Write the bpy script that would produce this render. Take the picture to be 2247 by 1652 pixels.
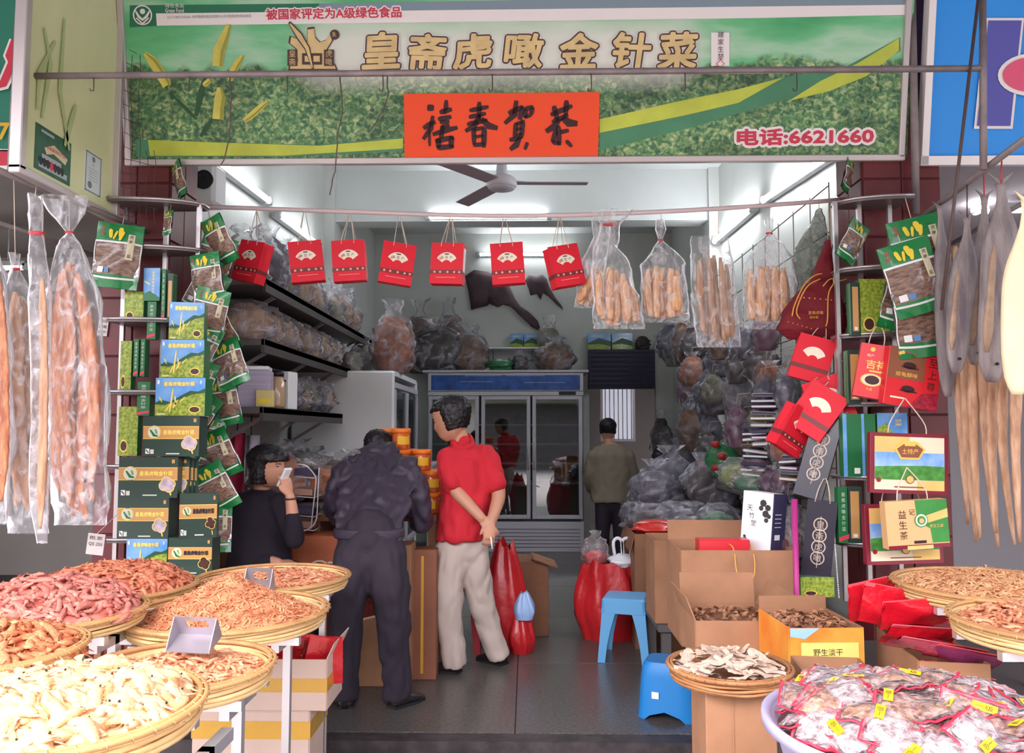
import bpy, bmesh, math, random
from mathutils import Vector, Matrix, Euler, noise
random.seed(7)
for o in list(bpy.data.objects):
    bpy.data.objects.remove(o)
SC = bpy.context.scene
COL = SC.collection
PI = math.pi
rad = math.radians
V3 = Vector

# ------------------------------------------------------------------ camera
F = 1748.0                       # focal length in pixels of the 2247 px wide frame
CAM = Vector((0, 0, 1.42))
cd = bpy.data.cameras.new('camera')
cd.sensor_width = 36.0
cd.lens = F / 2247 * 36.0
cd.clip_end = 200
cam = bpy.data.objects.new('camera', cd)
COL.objects.link(cam)
cam.location = CAM
cam.rotation_euler = (rad(93.9), 0, rad(1.1))
SC.camera = cam
CR = cam.rotation_euler.to_matrix()

# ------------------------------------------------------------------ world, sun, exposure
wd = bpy.data.worlds.new('sky')
SC.world = wd
wd.use_nodes = True
nt = wd.node_tree
bgn = nt.nodes['Background']
sky = nt.nodes.new('ShaderNodeTexSky')
sky.sky_type = 'NISHITA'
sky.sun_disc = False
sky.sun_elevation = rad(58)
sky.sun_rotation = rad(200)
sky.air_density = 1.0
sky.dust_density = 4.0
sky.ozone_density = 1.0
hs = nt.nodes.new('ShaderNodeHueSaturation')
hs.inputs['Saturation'].default_value = 0.35
nt.links.new(sky.outputs[0], hs.inputs['Color'])
tn = nt.nodes.new('ShaderNodeMix'); tn.data_type = 'RGBA'; tn.blend_type = 'MULTIPLY'; tn.inputs[0].default_value = 1
nt.links.new(hs.outputs[0], tn.inputs[6]); tn.inputs[7].default_value = (1.0, 0.945, 0.965, 1)
nt.links.new(tn.outputs[2], bgn.inputs[0])
bgn.inputs[1].default_value = 1.0
sl = bpy.data.lights.new('sun_offscreen', 'SUN')
sl.energy = 0.45
sl.angle = rad(1.2)
sl.color = (1.0, 0.95, 0.86)
sun = bpy.data.objects.new('sun_offscreen', sl)
COL.objects.link(sun)
sun.location = (-6, -8, 12)
sun.rotation_euler = (rad(33), 0, rad(-8))     # high, behind the photographer, a little from the left
vs = SC.view_settings
vs.view_transform = 'Standard'
vs.look = 'None'
vs.gamma = 1.0
vs.use_curve_mapping = False
vs.exposure = 0.8

# ------------------------------------------------------------------ pixels to places
def ray(px, py):
    return CR @ Vector(((px - 1123.5) / F, -(py - 826) / F, -1))
def W(px, py, Y):
    d = ray(px, py)
    return CAM + d * (Y / d.y)
def WX(px, py, X):
    d = ray(px, py)
    return CAM + d * (X / d.x)
def WZ(px, py, Z):
    d = ray(px, py)
    return CAM + d * ((Z - CAM.z) / d.z)
def L(px, Y):
    return px * Y / F
def uvof(mat, px, py):
    inv = mat.inverted()
    o = inv @ CAM
    d = inv.to_3x3() @ ray(px, py)
    t = -o.y / d.y
    p = o + d * t
    return (p.x, p.z)

# ------------------------------------------------------------------ materials
MT = {}
def lin(c):
    r = []
    for x in c[:3]:
        x = x / 255.0
        r.append(x / 12.92 if x <= 0.04045 else ((x + 0.055) / 1.055) ** 2.4)
    return (r[0], r[1], r[2], 1.0)
def mat(name, col, rough=0.55, metal=0.0, spec=0.4, var=None, bump=None, emit=None, rnd=0.0, col2=None, stretch=None, trans=0.0, alpha=None, coat=0.0):
    """var=(scale, amount) colour noise, bump=(scale, strength), rnd = per-object brightness, col2 = second colour of the noise, stretch = mapping scale"""
    if name in MT:
        return MT[name]
    m = bpy.data.materials.new(name)
    m.use_nodes = True
    n = m.node_tree
    b = n.nodes['Principled BSDF']
    c = lin(col)
    b.inputs['Base Color'].default_value = c
    b.inputs['Roughness'].default_value = rough
    b.inputs['Metallic'].default_value = metal
    b.inputs['Specular IOR Level'].default_value = spec
    if coat:
        b.inputs['Coat Weight'].default_value = coat
        b.inputs['Coat Roughness'].default_value = 0.12
    tc = None
    def coords():
        nonlocal tc
        if tc is None:
            t = n.nodes.new('ShaderNodeTexCoord')
            mp = n.nodes.new('ShaderNodeMapping')
            if stretch:
                mp.inputs['Scale'].default_value = stretch
            n.links.new(t.outputs['Object'], mp.inputs[0])
            tc = mp
        return tc.outputs[0]
    last = None
    if var:
        nz = n.nodes.new('ShaderNodeTexNoise')
        nz.inputs['Scale'].default_value = var[0]
        nz.inputs['Detail'].default_value = 4
        nz.inputs['Roughness'].default_value = 0.6
        n.links.new(coords(), nz.inputs['Vector'])
        rp = n.nodes.new('ShaderNodeValToRGB')
        a = var[1]
        c2 = lin(col2) if col2 else tuple(min(1, x * (1 + a)) for x in c[:3]) + (1,)
        c1 = c if col2 else tuple(x * (1 - a) for x in c[:3]) + (1,)
        rp.color_ramp.elements[0].color = c1
        rp.color_ramp.elements[1].color = c2
        rp.color_ramp.elements[0].position = 0.36
        rp.color_ramp.elements[1].position = 0.64
        n.links.new(nz.outputs[0], rp.inputs[0])
        last = rp.outputs[0]
    if rnd:
        oi = n.nodes.new('ShaderNodeObjectInfo')
        mr = n.nodes.new('ShaderNodeMapRange')
        mr.inputs[3].default_value = 1 - rnd
        mr.inputs[4].default_value = 1 + rnd
        n.links.new(oi.outputs['Random'], mr.inputs[0])
        mx = n.nodes.new('ShaderNodeMix')
        mx.data_type = 'RGBA'
        mx.blend_type = 'MULTIPLY'
        mx.inputs[0].default_value = 1
        if last:
            n.links.new(last, mx.inputs[6])
        else:
            mx.inputs[6].default_value = c
        n.links.new(mr.outputs[0], mx.inputs[7])
        last = mx.outputs[2]
    if last:
        n.links.new(last, b.inputs['Base Color'])
    if bump:
        nz = n.nodes.new('ShaderNodeTexNoise')
        nz.inputs['Scale'].default_value = bump[0]
        nz.inputs['Detail'].default_value = 3
        n.links.new(coords(), nz.inputs['Vector'])
        bp = n.nodes.new('ShaderNodeBump')
        bp.inputs['Strength'].default_value = bump[1]
        bp.inputs['Distance'].default_value = 0.02
        n.links.new(nz.outputs[0], bp.inputs['Height'])
        n.links.new(bp.outputs[0], b.inputs['Normal'])
    if emit:
        b.inputs['Emission Color'].default_value = lin(emit[0])
        b.inputs['Emission Strength'].default_value = emit[1]
    MT[name] = m
    return m
def film(name, tint=(245, 245, 250), base=0.10, wrinkle=0.30, scale=14, rough=0.2, stretch=None, clear=(255, 255, 255)):
    """thin clear plastic film: see-through with glossy, whitish creases"""
    if name in MT:
        return MT[name]
    m = bpy.data.materials.new(name)
    m.use_nodes = True
    n = m.node_tree
    b = n.nodes['Principled BSDF']
    b.inputs['Base Color'].default_value = lin(tint)
    b.inputs['Roughness'].default_value = rough
    b.inputs['Specular IOR Level'].default_value = 0.8
    tr = n.nodes.new('ShaderNodeBsdfTransparent')
    tr.inputs[0].default_value = lin(clear)
    mx = n.nodes.new('ShaderNodeMixShader')
    t = n.nodes.new('ShaderNodeTexCoord')
    mp = n.nodes.new('ShaderNodeMapping')
    if stretch:
        mp.inputs['Scale'].default_value = stretch
    n.links.new(t.outputs['Object'], mp.inputs[0])
    nz = n.nodes.new('ShaderNodeTexNoise')
    nz.inputs['Scale'].default_value = scale
    nz.inputs['Detail'].default_value = 3
    nz.inputs['Distortion'].default_value = 1.2
    n.links.new(mp.outputs[0], nz.inputs['Vector'])
    bp = n.nodes.new('ShaderNodeBump')
    bp.inputs['Strength'].default_value = 0.7
    bp.inputs['Distance'].default_value = 0.03
    n.links.new(nz.outputs[0], bp.inputs['Height'])
    n.links.new(bp.outputs[0], b.inputs['Normal'])
    rp = n.nodes.new('ShaderNodeMapRange')
    rp.inputs[1].default_value = 0.46
    rp.inputs[2].default_value = 0.70
    rp.inputs[3].default_value = base
    rp.inputs[4].default_value = base + wrinkle
    n.links.new(nz.outputs[0], rp.inputs[0])
    fr = n.nodes.new('ShaderNodeFresnel')
    fr.inputs[0].default_value = 1.18
    ad = n.nodes.new('ShaderNodeMath')
    ad.operation = 'ADD'
    ad.use_clamp = True
    n.links.new(rp.outputs[0], ad.inputs[0])
    n.links.new(fr.outputs[0], ad.inputs[1])
    n.links.new(ad.outputs[0], mx.inputs[0])
    n.links.new(tr.outputs[0], mx.inputs[1])
    n.links.new(b.outputs[0], mx.inputs[2])
    n.links.new(mx.outputs[0], n.nodes['Material Output'].inputs[0])
    MT[name] = m
    return m

# ------------------------------------------------------------------ mesh builder
TEXTCACHE = {}
def text_geo(s, offset=0.0):
    k = (s, offset)
    if k not in TEXTCACHE:
        c = bpy.data.curves.new('t', 'FONT')
        c.body = s
        c.size = 1.0
        c.offset = offset
        c.resolution_u = 2
        c.align_x = 'LEFT'
        o = bpy.data.objects.new('t', c)
        COL.objects.link(o)
        dg = bpy.context.evaluated_depsgraph_get()
        me = bpy.data.meshes.new_from_object(o.evaluated_get(dg))
        vs_ = [tuple(v.co) for v in me.vertices]
        fs_ = [tuple(p.vertices) for p in me.polygons]
        bpy.data.objects.remove(o)
        bpy.data.curves.remove(c)
        bpy.data.meshes.remove(me)
        TEXTCACHE[k] = (vs_, fs_)
    return TEXTCACHE[k]

class MB:
    def __init__(self):
        self.v = []; self.f = []; self.m = []; self.s = []
        self.T = Matrix.Identity(4)
        self.surf = None
        self.lay = 0.0008
    def add(self, vs, fs, mi=0, smooth=False):
        b = len(self.v)
        T = self.T
        self.v += [T @ Vector(p) for p in vs]
        for f in fs:
            self.f.append([i + b for i in f]); self.m.append(mi); self.s.append(smooth)
        return self
    def box(self, c, s, mi=0, rot=None, bev=0.0):
        x, y, z = (k / 2 for k in s)
        M = Matrix.Translation(c) @ (rot.to_matrix().to_4x4() if isinstance(rot, Euler) else (rot or Matrix.Identity(4)))
        if bev <= 0:
            vs = [M @ Vector(p) for p in ((-x,-y,-z),(x,-y,-z),(x,y,-z),(-x,y,-z),(-x,-y,z),(x,-y,z),(x,y,z),(-x,y,z))]
            fs = [(0,3,2,1),(4,5,6,7),(0,1,5,4),(1,2,6,5),(2,3,7,6),(3,0,4,7)]
            return self.add(vs, fs, mi)
        b = min(bev, x * .9, y * .9, z * .9)
        vs = []; fs = []
        # chamfered box: three quads per corner
        idx = {}
        for sx in (-1, 1):
            for sy in (-1, 1):
                for sz in (-1, 1):
                    for k, p in enumerate(((x, y - b, z - b), (x - b, y, z - b), (x - b, y - b, z))):
                        idx[(sx, sy, sz, k)] = len(vs)
                        vs.append(M @ Vector((p[0] * sx, p[1] * sy, p[2] * sz)))
        I = lambda a, b_, c_, k: idx[(a, b_, c_, k)]
        for s_ in (-1, 1):
            fs.append([I(s_, a, b_, 0) for a, b_ in ((-1,-1),(1,-1),(1,1),(-1,1))][::s_])
            fs.append([I(a, s_, b_, 1) for a, b_ in ((-1,-1),(1,-1),(1,1),(-1,1))][::-s_])
            fs.append([I(a, b_, s_, 2) for a, b_ in ((-1,-1),(1,-1),(1,1),(-1,1))][::s_])
        for a in (-1, 1):
            for b_ in (-1, 1):
                fs.append([I(a,b_,-1,0), I(a,b_,1,0), I(a,b_,1,1), I(a,b_,-1,1)][::a*b_])
                fs.append([I(a,-1,b_,0), I(a,-1,b_,2), I(a,1,b_,2), I(a,1,b_,0)][::a*b_])
                fs.append([I(-1,a,b_,1), I(1,a,b_,1), I(1,a,b_,2), I(-1,a,b_,2)][::a*b_])
                for c_ in (-1, 1):
                    fs.append([I(a,b_,c_,0), I(a,b_,c_,1), I(a,b_,c_,2)][::a*b_*c_])
        return self.add(vs, fs, mi)
    def bar(self, a, b, w, h=None, mi=0, up=(0, 0, 1)):
        """rectangular bar from a to b"""
        a = Vector(a); b = Vector(b); h = h or w
        d = (b - a); ln = d.length; d.normalize()
        u = Vector(up)
        if abs(d.dot(u)) > 0.98: u = Vector((0, 1, 0))
        s = d.cross(u).normalized(); t = s.cross(d)
        vs = []
        for p in (a, b):
            for (i, j) in ((-1,-1),(1,-1),(1,1),(-1,1)):
                vs.append(p + s * (i * w / 2) + t * (j * h / 2))
        return self.add(vs, [(3,2,1,0),(4,5,6,7),(0,1,5,4),(1,2,6,5),(2,3,7,6),(3,0,4,7)], mi)
    def tube(self, path, r, n=8, mi=0, smooth=True, closed=False, flat=1.0, caps=True, up=None):
        P = [Vector(p) for p in path]
        k = len(P)
        rs = r if isinstance(r, (list, tuple)) else [r] * k
        vs = []
        prev = None
        for i, p in enumerate(P):
            if closed:
                d = P[(i + 1) % k] - P[i - 1]
            else:
                d = P[min(i + 1, k - 1)] - P[max(i - 1, 0)]
            if d.length < 1e-9: d = Vector((0, 0, 1))
            d.normalize()
            if prev is None:
                u = Vector(up) if up else (Vector((0, 0, 1)) if abs(d.z) < 0.9 else Vector((0, 1, 0)))
            else:
                u = prev
            s = d.cross(u)
            if s.length < 1e-6: s = d.cross(Vector((1, 0.3, 0.2)))
            s.normalize()
            t = s.cross(d).normalized()
            prev = t
            for j in range(n):
                a = 2 * PI * j / n
                vs.append(p + s * math.cos(a) * rs[i] + t * math.sin(a) * rs[i] * flat)
        fs = []
        kk = k if closed else k - 1
        for i in range(kk):
            for j in range(n):
                i2 = (i + 1) % k
                fs.append((i*n+j, i*n+(j+1)%n, i2*n+(j+1)%n, i2*n+j))
        if caps and not closed:
            fs.append(list(range(n))[::-1]); fs.append([(k-1)*n+j for j in range(n)])
        return self.add(vs, fs, mi, smooth)
    def loft(self, rings, mi=0, smooth=True, caps=True, closed=True):
        """rings: equal-length lists of points"""
        n = len(rings[0]); vs = [p for r in rings for p in r]; fs = []
        for i in range(len(rings) - 1):
            for j in range(n if closed else n - 1):
                fs.append((i*n+j, i*n+(j+1)%n, (i+1)*n+(j+1)%n, (i+1)*n+j))
        if caps and closed:
            fs.append(list(range(n))[::-1]); fs.append([(len(rings)-1)*n+j for j in range(n)])
        return self.add(vs, fs, mi, smooth)
    def lathe(self, prof, n=24, mi=0, smooth=True, c=(0, 0, 0), caps=True, sx=1, sy=1):
        rings = [[(c[0] + r*math.cos(2*PI*j/n)*sx, c[1] + r*math.sin(2*PI*j/n)*sy, c[2] + z) for j in range(n)] for r, z in prof]
        return self.loft(rings, mi, smooth, caps)
    def grid(self, fn, nu, nv, mi=0, smooth=True, mfun=None):
        vs = [fn(i / nu, j / nv) for j in range(nv + 1) for i in range(nu + 1)]
        b = len(self.v)
        T = self.T
        self.v += [T @ Vector(p) for p in vs]
        for j in range(nv):
            for i in range(nu):
                a = j*(nu+1)+i
                self.f.append([b+a, b+a+1, b+a+nu+2, b+a+nu+1])
                self.m.append(mfun((i+.5)/nu, (j+.5)/nv) if mfun else mi); self.s.append(smooth)
        return self
    # ---- flat print on the local XZ plane, facing -Y
    def at(self, u, v, layer):
        if self.surf: return self.surf(u, v, layer * self.lay)
        return (u, -layer * self.lay, v)
    def poly(self, pts, mi=0, layer=1):
        a = 0
        for i in range(len(pts)):
            x0, y0 = pts[i-1]; x1, y1 = pts[i]
            a += x0*y1 - x1*y0
        if a < 0: pts = pts[::-1]
        return self.add([self.at(u, v, layer) for u, v in pts], [list(range(len(pts)))], mi)
    def rect(self, u0, v0, u1, v1, mi=0, layer=1):
        return self.poly([(u0,v0),(u1,v0),(u1,v1),(u0,v1)], mi, layer)
    def disc(self, u, v, r, mi=0, layer=1, n=16, ry=None, a0=0, a1=2*PI):
        ry = ry or r
        return self.poly([(u + r*math.cos(a0+(a1-a0)*k/n), v + ry*math.sin(a0+(a1-a0)*k/n)) for k in range(n)], mi, layer)
    def ring(self, u, v, r0, r1, mi=0, layer=1, n=20, ry=1.0):
        vs = []
        for k in range(n):
            a = 2*PI*k/n
            vs.append(self.at(u + r0*math.cos(a), v + r0*ry*math.sin(a), layer)); vs.append(self.at(u + r1*math.cos(a), v + r1*ry*math.sin(a), layer))
        return self.add(vs, [(2*k, 2*k+1, (2*k+3) % (2*n), (2*k+2) % (2*n)) for k in range(n)], mi)
    def stroke(self, pts, w, mi=0, layer=1, taper=0.5):
        """brush stroke: polyline with width w (number or list)"""
        k = len(pts)
        ws = w if isinstance(w, (list, tuple)) else [w * (taper if i in (0, k-1) else 1) for i in range(k)]
        if k == 2 and not isinstance(w, (list, tuple)):
            (x0, y0), (x1, y1) = pts
            pts = [(x0+(x1-x0)*t, y0+(y1-y0)*t) for t in (0, .2, .8, 1)]; ws = [w*taper, w, w*.9, w*taper]; k = 4
        vs = []
        for i, (x, y) in enumerate(pts):
            x0, y0 = pts[max(i-1, 0)]; x1, y1 = pts[min(i+1, k-1)]
            dx, dy = x1-x0, y1-y0; l = math.hypot(dx, dy) or 1
            nx, ny = -dy/l*ws[i]/2, dx/l*ws[i]/2
            vs.append(self.at(x-nx, y-ny, layer)); vs.append(self.at(x+nx, y+ny, layer))
        return self.add(vs, [(2*i, 2*i+2, 2*i+3, 2*i+1) for i in range(k-1)], mi)
    def text(self, s, u, v, h, mi=0, layer=1, off=0.0, w=None, rot=0.0, shear=0.0, fat=0.0, nf=10):
        """text centred on (u, v), height h, optional total width w; fat thickens every stroke by that radius"""
        if fat:
            for k in range(nf):
                a = 2*PI*k/nf
                self.text(s, u+fat*math.cos(a), v+fat*math.sin(a), h, mi, layer+k*0.02, off, w, rot, shear)
        vs, fs = text_geo(s, off)
        b, _ = text_geo(s, 0.0)
        if not vs: return self
        xs = [p[0] for p in b]; ys = [p[1] for p in b]
        cx = (min(xs)+max(xs))/2; cy = (min(ys)+max(ys))/2
        k = h / max(1e-6, max(ys)-min(ys))
        kx = (w / max(1e-6, max(xs)-min(xs))) if w else k
        c_, s_ = math.cos(rot), math.sin(rot)
        out = []
        for p in vs:
            x = (p[0]-cx)*kx + (p[1]-cy)*k*shear; y = (p[1]-cy)*k
            out.append(self.at(u + x*c_ - y*s_, v + x*s_ + y*c_, layer))
        return self.add(out, fs, mi)
    def mesh(self, name, mats):
        me = bpy.data.meshes.new(name)
        me.from_pydata([tuple(p) for p in self.v], [], self.f)
        for m in (mats if isinstance(mats, (list, tuple)) else [mats]):
            me.materials.append(m)
        me.polygons.foreach_set('material_index', self.m)
        me.polygons.foreach_set('use_smooth', self.s)
        me.update()
        return me
    def build(self, name, mats, parent=None, label=None, cat=None, group=None, kind=None, mw=None):
        o = bpy.data.objects.new(name, self.mesh(name, mats))
        COL.objects.link(o)
        if parent: o.parent = parent
        if mw is not None: o.matrix_basis = mw
        return tag(o, label, cat, group, kind)
def tag(o, label=None, cat=None, group=None, kind=None):
    if label: o['label'] = label
    if cat: o['category'] = cat
    if group: o['group'] = group
    if kind: o['kind'] = kind
    return o
def thing(name, label, cat, mw=None, group=None, loc=None, rz=0):
    o = bpy.data.objects.new(name, None)
    COL.objects.link(o)
    o.empty_display_size = 0.05
    if mw is None:
        mw = Matrix.Translation(loc or (0, 0, 0)) @ Matrix.Rotation(rz, 4, 'Z')
    o.matrix_basis = mw
    return tag(o, label, cat, group)
def inst(name, me, parent=None, mw=None, label=None, cat=None, group=None, kind=None):
    o = bpy.data.objects.new(name, me)
    COL.objects.link(o)
    if parent: o.parent = parent
    if mw is not None: o.matrix_basis = mw
    return tag(o, label, cat, group, kind)
def TR(loc, rz=0, rx=0, ry=0, s=1.0):
    return Matrix.Translation(loc) @ Euler((rx, ry, rz), 'ZYX').to_matrix().to_4x4() @ Matrix.Diagonal((s, s, s, 1))
def TRZ(loc, rx=0, ry=0, rz=0, s=1.0):
    return Matrix.Translation(loc) @ Euler((rx, ry, rz), 'XYZ').to_matrix().to_4x4() @ Matrix.Diagonal((s, s, s, 1))
def R_(a, b):
    return random.uniform(a, b)
def lerp(a, b, t):
    return a + (b - a) * t
def seg_pts(pts, n):
    """resample polyline to n points with catmull-rom"""
    P = [Vector(p) for p in pts]
    out = []
    m = len(P) - 1
    for i in range(n):
        t = i / (n - 1) * m
        k = min(int(t), m - 1); u = t - k
        p0 = P[max(k-1, 0)]; p1 = P[k]; p2 = P[k+1]; p3 = P[min(k+2, m)]
        out.append(0.5*((2*p1) + (p2-p0)*u + (2*p0-5*p1+4*p2-p3)*u*u + (3*p1-p0-3*p2+p3)*u**3))
    return out
# ------------------------------------------------------------------ the setting
XL, XR, YF, YB, ZC = -2.0, 1.88, 3.86, 10.3, 4.0
m_wall = mat('wall_paint', (205, 208, 204), 0.75, var=(1.3, 0.06))
m_ceil = mat('ceiling_paint', (206, 209, 208), 0.8, var=(0.8, 0.05))
m_floor = mat('terrazzo', (88, 84, 82), 0.28, var=(55, 0.35), spec=0.5)
m_joint = mat('floor_joint', (58, 52, 50), 0.8)
m_kerb = mat('worn_kerb', (62, 56, 58), 0.55, var=(9, 0.4), bump=(14, 0.4))
m_street = mat('street_paving', (120, 116, 112), 0.75, var=(3, 0.15), bump=(30, 0.2))
m_maroon = mat('maroon_tile', (98, 40, 44), 0.4, var=(3, 0.14))
m_grey = mat('neighbour_paint', (150, 142, 138), 0.85, var=(1, 0.08))
m_dark = mat('dark_crate', (62, 58, 62), 0.8)
m_steel = mat('stainless', (190, 182, 184), 0.32, metal=0.85, var=(6, 0.08))
m_pipe = mat('weathered_pipe', (138, 126, 128), 0.5, metal=0.35, var=(8, 0.18))
m_alu = mat('aluminium', (205, 196, 196), 0.4, metal=0.5)
m_white = mat('white_plastic', (232, 232, 234), 0.4)
m_black = mat('black_plastic', (28, 26, 30), 0.45)
m_wire = mat('dark_wire', (92, 76, 72), 0.6, metal=0.3)

def struct(name, boxes, m, parent=None, kind='structure'):
    b = MB()
    for x0, x1, y0, y1, z0, z1 in boxes:
        b.box(((x0+x1)/2, (y0+y1)/2, (z0+z1)/2), (x1-x0, y1-y0, z1-z0))
    o = b.build(name, m, parent, kind=kind if parent is None else None)
    return o
fl = struct('floor', [(-2.2, 2.2, YF, 10.4, -0.16, -0.006)], m_joint)
sx = [-2.2, -1.04, -0.06, 0.92, 2.2]
sy = [YF, 5.0, 6.2, 7.4, 8.6, 10.4]
for i in range(4):
    for j in range(5):
        b = MB()
        b.box(((sx[i]+sx[i+1])/2, (sy[j]+sy[j+1])/2, -0.013), (sx[i+1]-sx[i]-0.005, sy[j+1]-sy[j]-0.005, 0.026), bev=0.002)
        b.build('floor_slab', m_floor, fl)
struct('trim_1', [(-2.6, 2.6, YF-0.10, YF, -0.16, -0.004)], m_kerb)
struct('wall_left', [(XL-0.12, XL, 4.34, YB+0.1, 0, ZC), (XL, XL+0.10, 7.7, 7.95, 0, ZC)], m_wall)
struct('wall_right', [(XR, XR+0.12, 4.34, YB+0.1, 0, ZC), (XR-0.10, XR, 7.7, 7.95, 0, ZC)], m_wall)
DX0, DX1, DZ = 0.80, 1.66, 1.98
struct('wall_back', [(XL, DX0, YB, YB+0.12, 0, ZC), (DX1, XR, YB, YB+0.12, 0, ZC), (DX0, DX1, YB, YB+0.12, DZ, ZC)], m_wall)
struct('ceiling', [(XL, XR, 4.1, YB, ZC, ZC+0.1)], m_ceil)
struct('ceiling_beam', [(XL+0.1, XR-0.1, 7.75, 8.0, 3.49, ZC)], m_ceil)
struct('lintel', [(-2.3, 2.2, 4.12, 4.4, 3.02, 4.4)], m_ceil)
# dim room behind the doorway with a barred window
struct('wall_backroom', [(0.2, 2.6, 12.9, 13.0, 0, 1.25), (0.2, 1.18, 12.9, 13.0, 1.25, 2.2), (1.74, 2.6, 12.9, 13.0, 1.25, 2.2), (0.2, 2.6, 12.9, 13.0, 2.2, 3), (0.1, 0.2, 10.42, 13, 0, 3), (2.6, 2.7, 10.42, 13, 0, 3)], m_grey)
struct('ceiling_backroom', [(0.1, 2.7, 10.42, 13, 3, 3.08)], m_grey)
struct('floor_backroom', [(0.1, 2.7, 10.4, 13, -0.1, 0)], m_grey)
wn = struct('window_1', [(1.18, 1.74, 12.9, 12.94, 1.25, 1.29), (1.18, 1.74, 12.9, 12.94, 2.16, 2.2), (1.18, 1.22, 12.9, 12.94, 1.29, 2.16), (1.70, 1.74, 12.9, 12.94, 1.29, 2.16)], m_alu)
for k in range(7):
    b = MB(); b.tube([(1.26+k*0.07, 12.90, 1.28), (1.26+k*0.07, 12.90, 2.18)], 0.008, 6); b.build('window_bar', m_alu, wn)
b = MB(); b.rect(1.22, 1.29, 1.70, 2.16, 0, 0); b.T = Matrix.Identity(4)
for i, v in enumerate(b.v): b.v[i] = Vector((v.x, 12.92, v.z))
b.build('window_pane', mat('glowing_pane', (205, 205, 215), 0.6, emit=((205, 208, 222), 0.35)), wn)  # the pane's own glow stands in for light coming through it
# pillars faced with maroon tiles
def pillar(name, x0, x1):
    o = struct(name, [(x0, x1, 4.02, 4.34, -0.16, 4.4)], mat('pillar_grout', (80, 36, 38), 0.8))
    b = MB(); b.box((0, 0, 0), ((x1-x0)/2-0.006, 0.012, 0.292), bev=0.003); me = b.mesh('tile', [m_maroon])
    b = MB(); b.box((0, 0, 0), (0.012, 0.154, 0.292), bev=0.003); me2 = b.mesh('tile', [m_maroon])
    for k in range(10):
        z = 0.0 + 0.3*k + 0.15
        for i in (0.25, 0.75):
            inst('tile', me, o, Matrix.Translation((lerp(x0, x1, i), 4.018, z)))
        for i in (0.25, 0.75):
            inst('tile', me2, o, Matrix.Translation((x1+0.002 if x0 < 0 else x0-0.002, lerp(4.02, 4.34, i), z)))
    return o
pillar('pillar_left', -2.19, -1.85)
pillar('pillar_right', 1.71, 2.10)
# neighbouring shops seen past the pillars
struct('wall_neighbour_left', [(-6.5, -2.12, 8.0, 8.1, -0.1, 3.2), (-6.5, -6.4, 4, 8, -0.1, 3.2)], m_grey)
struct('ceiling_neighbour_left', [(-6.5, -2.12, 4.1, 8.1, 3.2, 3.3)], m_grey)
struct('floor_neighbour_left', [(-6.5, -2.12, 3.9, 8.1, -0.2, -0.02)], m_kerb)
struct('wall_neighbour_right', [(2.0, 6.5, 8.0, 8.1, -0.1, 3.2), (6.4, 6.5, 4, 8, -0.1, 3.2)], mat('neighbour_wall', (190, 184, 188), 0.7))
struct('ceiling_neighbour_right', [(2.0, 6.5, 4.1, 8.1, 3.2, 3.3)], mat('neighbour_ceiling', (176, 164, 168), 0.8))
struct('floor_neighbour_right', [(2.0, 6.5, 3.9, 8.1, -0.2, -0.02)], m_kerb)
struct('street', [(-20, 20, -16, YF-0.1, -0.25, -0.15)], m_street)
struct('awning_roof_unseen', [(-9, -0.35, -0.25, 4.12, 3.78, 3.83), (-0.35, 9, -1.6, 4.12, 3.78, 3.83)], mat('awning_sheet', (150, 150, 165), 0.7))  # out of view overhead; stepped front edge shaped to limit where sun falls
struct('building_opposite', [(-20, 20, -14, -13.5, -0.2, 6.5)], mat('opposite_wall', (196, 190, 176), 0.9, var=(0.6, 0.15)))
struct('awning_opposite', [(-20, 20, -13.5, -11.8, 2.7, 2.8)], mat('opposite_awning', (84, 140, 118), 0.8))
struct('shopfront_opposite', [(-20+6*k, -15+6*k, -13.5, -13.4, -0.15, 2.5) for k in range(7)], mat('opposite_shop', (70, 64, 62), 0.7))

# ------------------------------------------------------------------ awning frame in front of the sign
fr = thing('awning_frame', 'weathered steel pipe frame with hanging rails in front of the green banner', 'frame', loc=W(1100, 160, 3.23))
fi = fr.matrix_basis.inverted()
def fpart(name, m, fn):
    b = MB(); b.T = fi; fn(b); return b.build(name, m, fr)
fpart('rail', m_pipe, lambda b: b.tube([W(48, 167, 3.23), W(2160, 150, 3.23)], 0.0135, 10))
fpart('post', m_pipe, lambda b: b.bar(W(36, 385, 3.24), W(58, -60, 3.24), 0.05, 0.05))
fpart('post', m_pipe, lambda b: b.tube([W(2158, 372, 3.23), W(2156, -60, 3.23)], 0.014, 10))
fpart('post', m_pipe, lambda b: b.tube([W(2010, 470, 3.97), W(2000, -60, 3.88)], 0.019, 10))
fpart('side_rail', m_pipe, lambda b: b.tube([W(1985, 505, 3.95), W(2255, 300, 3.02)], 0.015, 10))
fpart('side_rail', m_pipe, lambda b: b.tube([W(2078, 541, 4.2), W(2255, 440, 3.6)], 0.012, 8))
fpart('side_rail', m_pipe, lambda b: b.tube([W(-30, 362, 3.12), W(332, 512, 4.04)], 0.014, 10))
fpart('side_rail', m_pipe, lambda b: b.tube([W(-40, 476, 3.6), W(206, 560, 4.2)], 0.012, 8))
fpart('brace_rod', m_wire, lambda b: b.tube([W(2150, -30, 3.2), W(2098, 409, 3.25), W(2066, 680, 3.3)], 0.007, 8))
for x in (205, 415, 630, 840, 1080, 1297, 1503, 1748):
    fpart('hook', m_wire, lambda b: b.tube([W(x, 160, 3.225), W(x+1, 190, 3.225), W(x, 199, 3.22), W(x-6, 199, 3.215), W(x-8, 194, 3.21)], 0.0025, 6))
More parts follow.
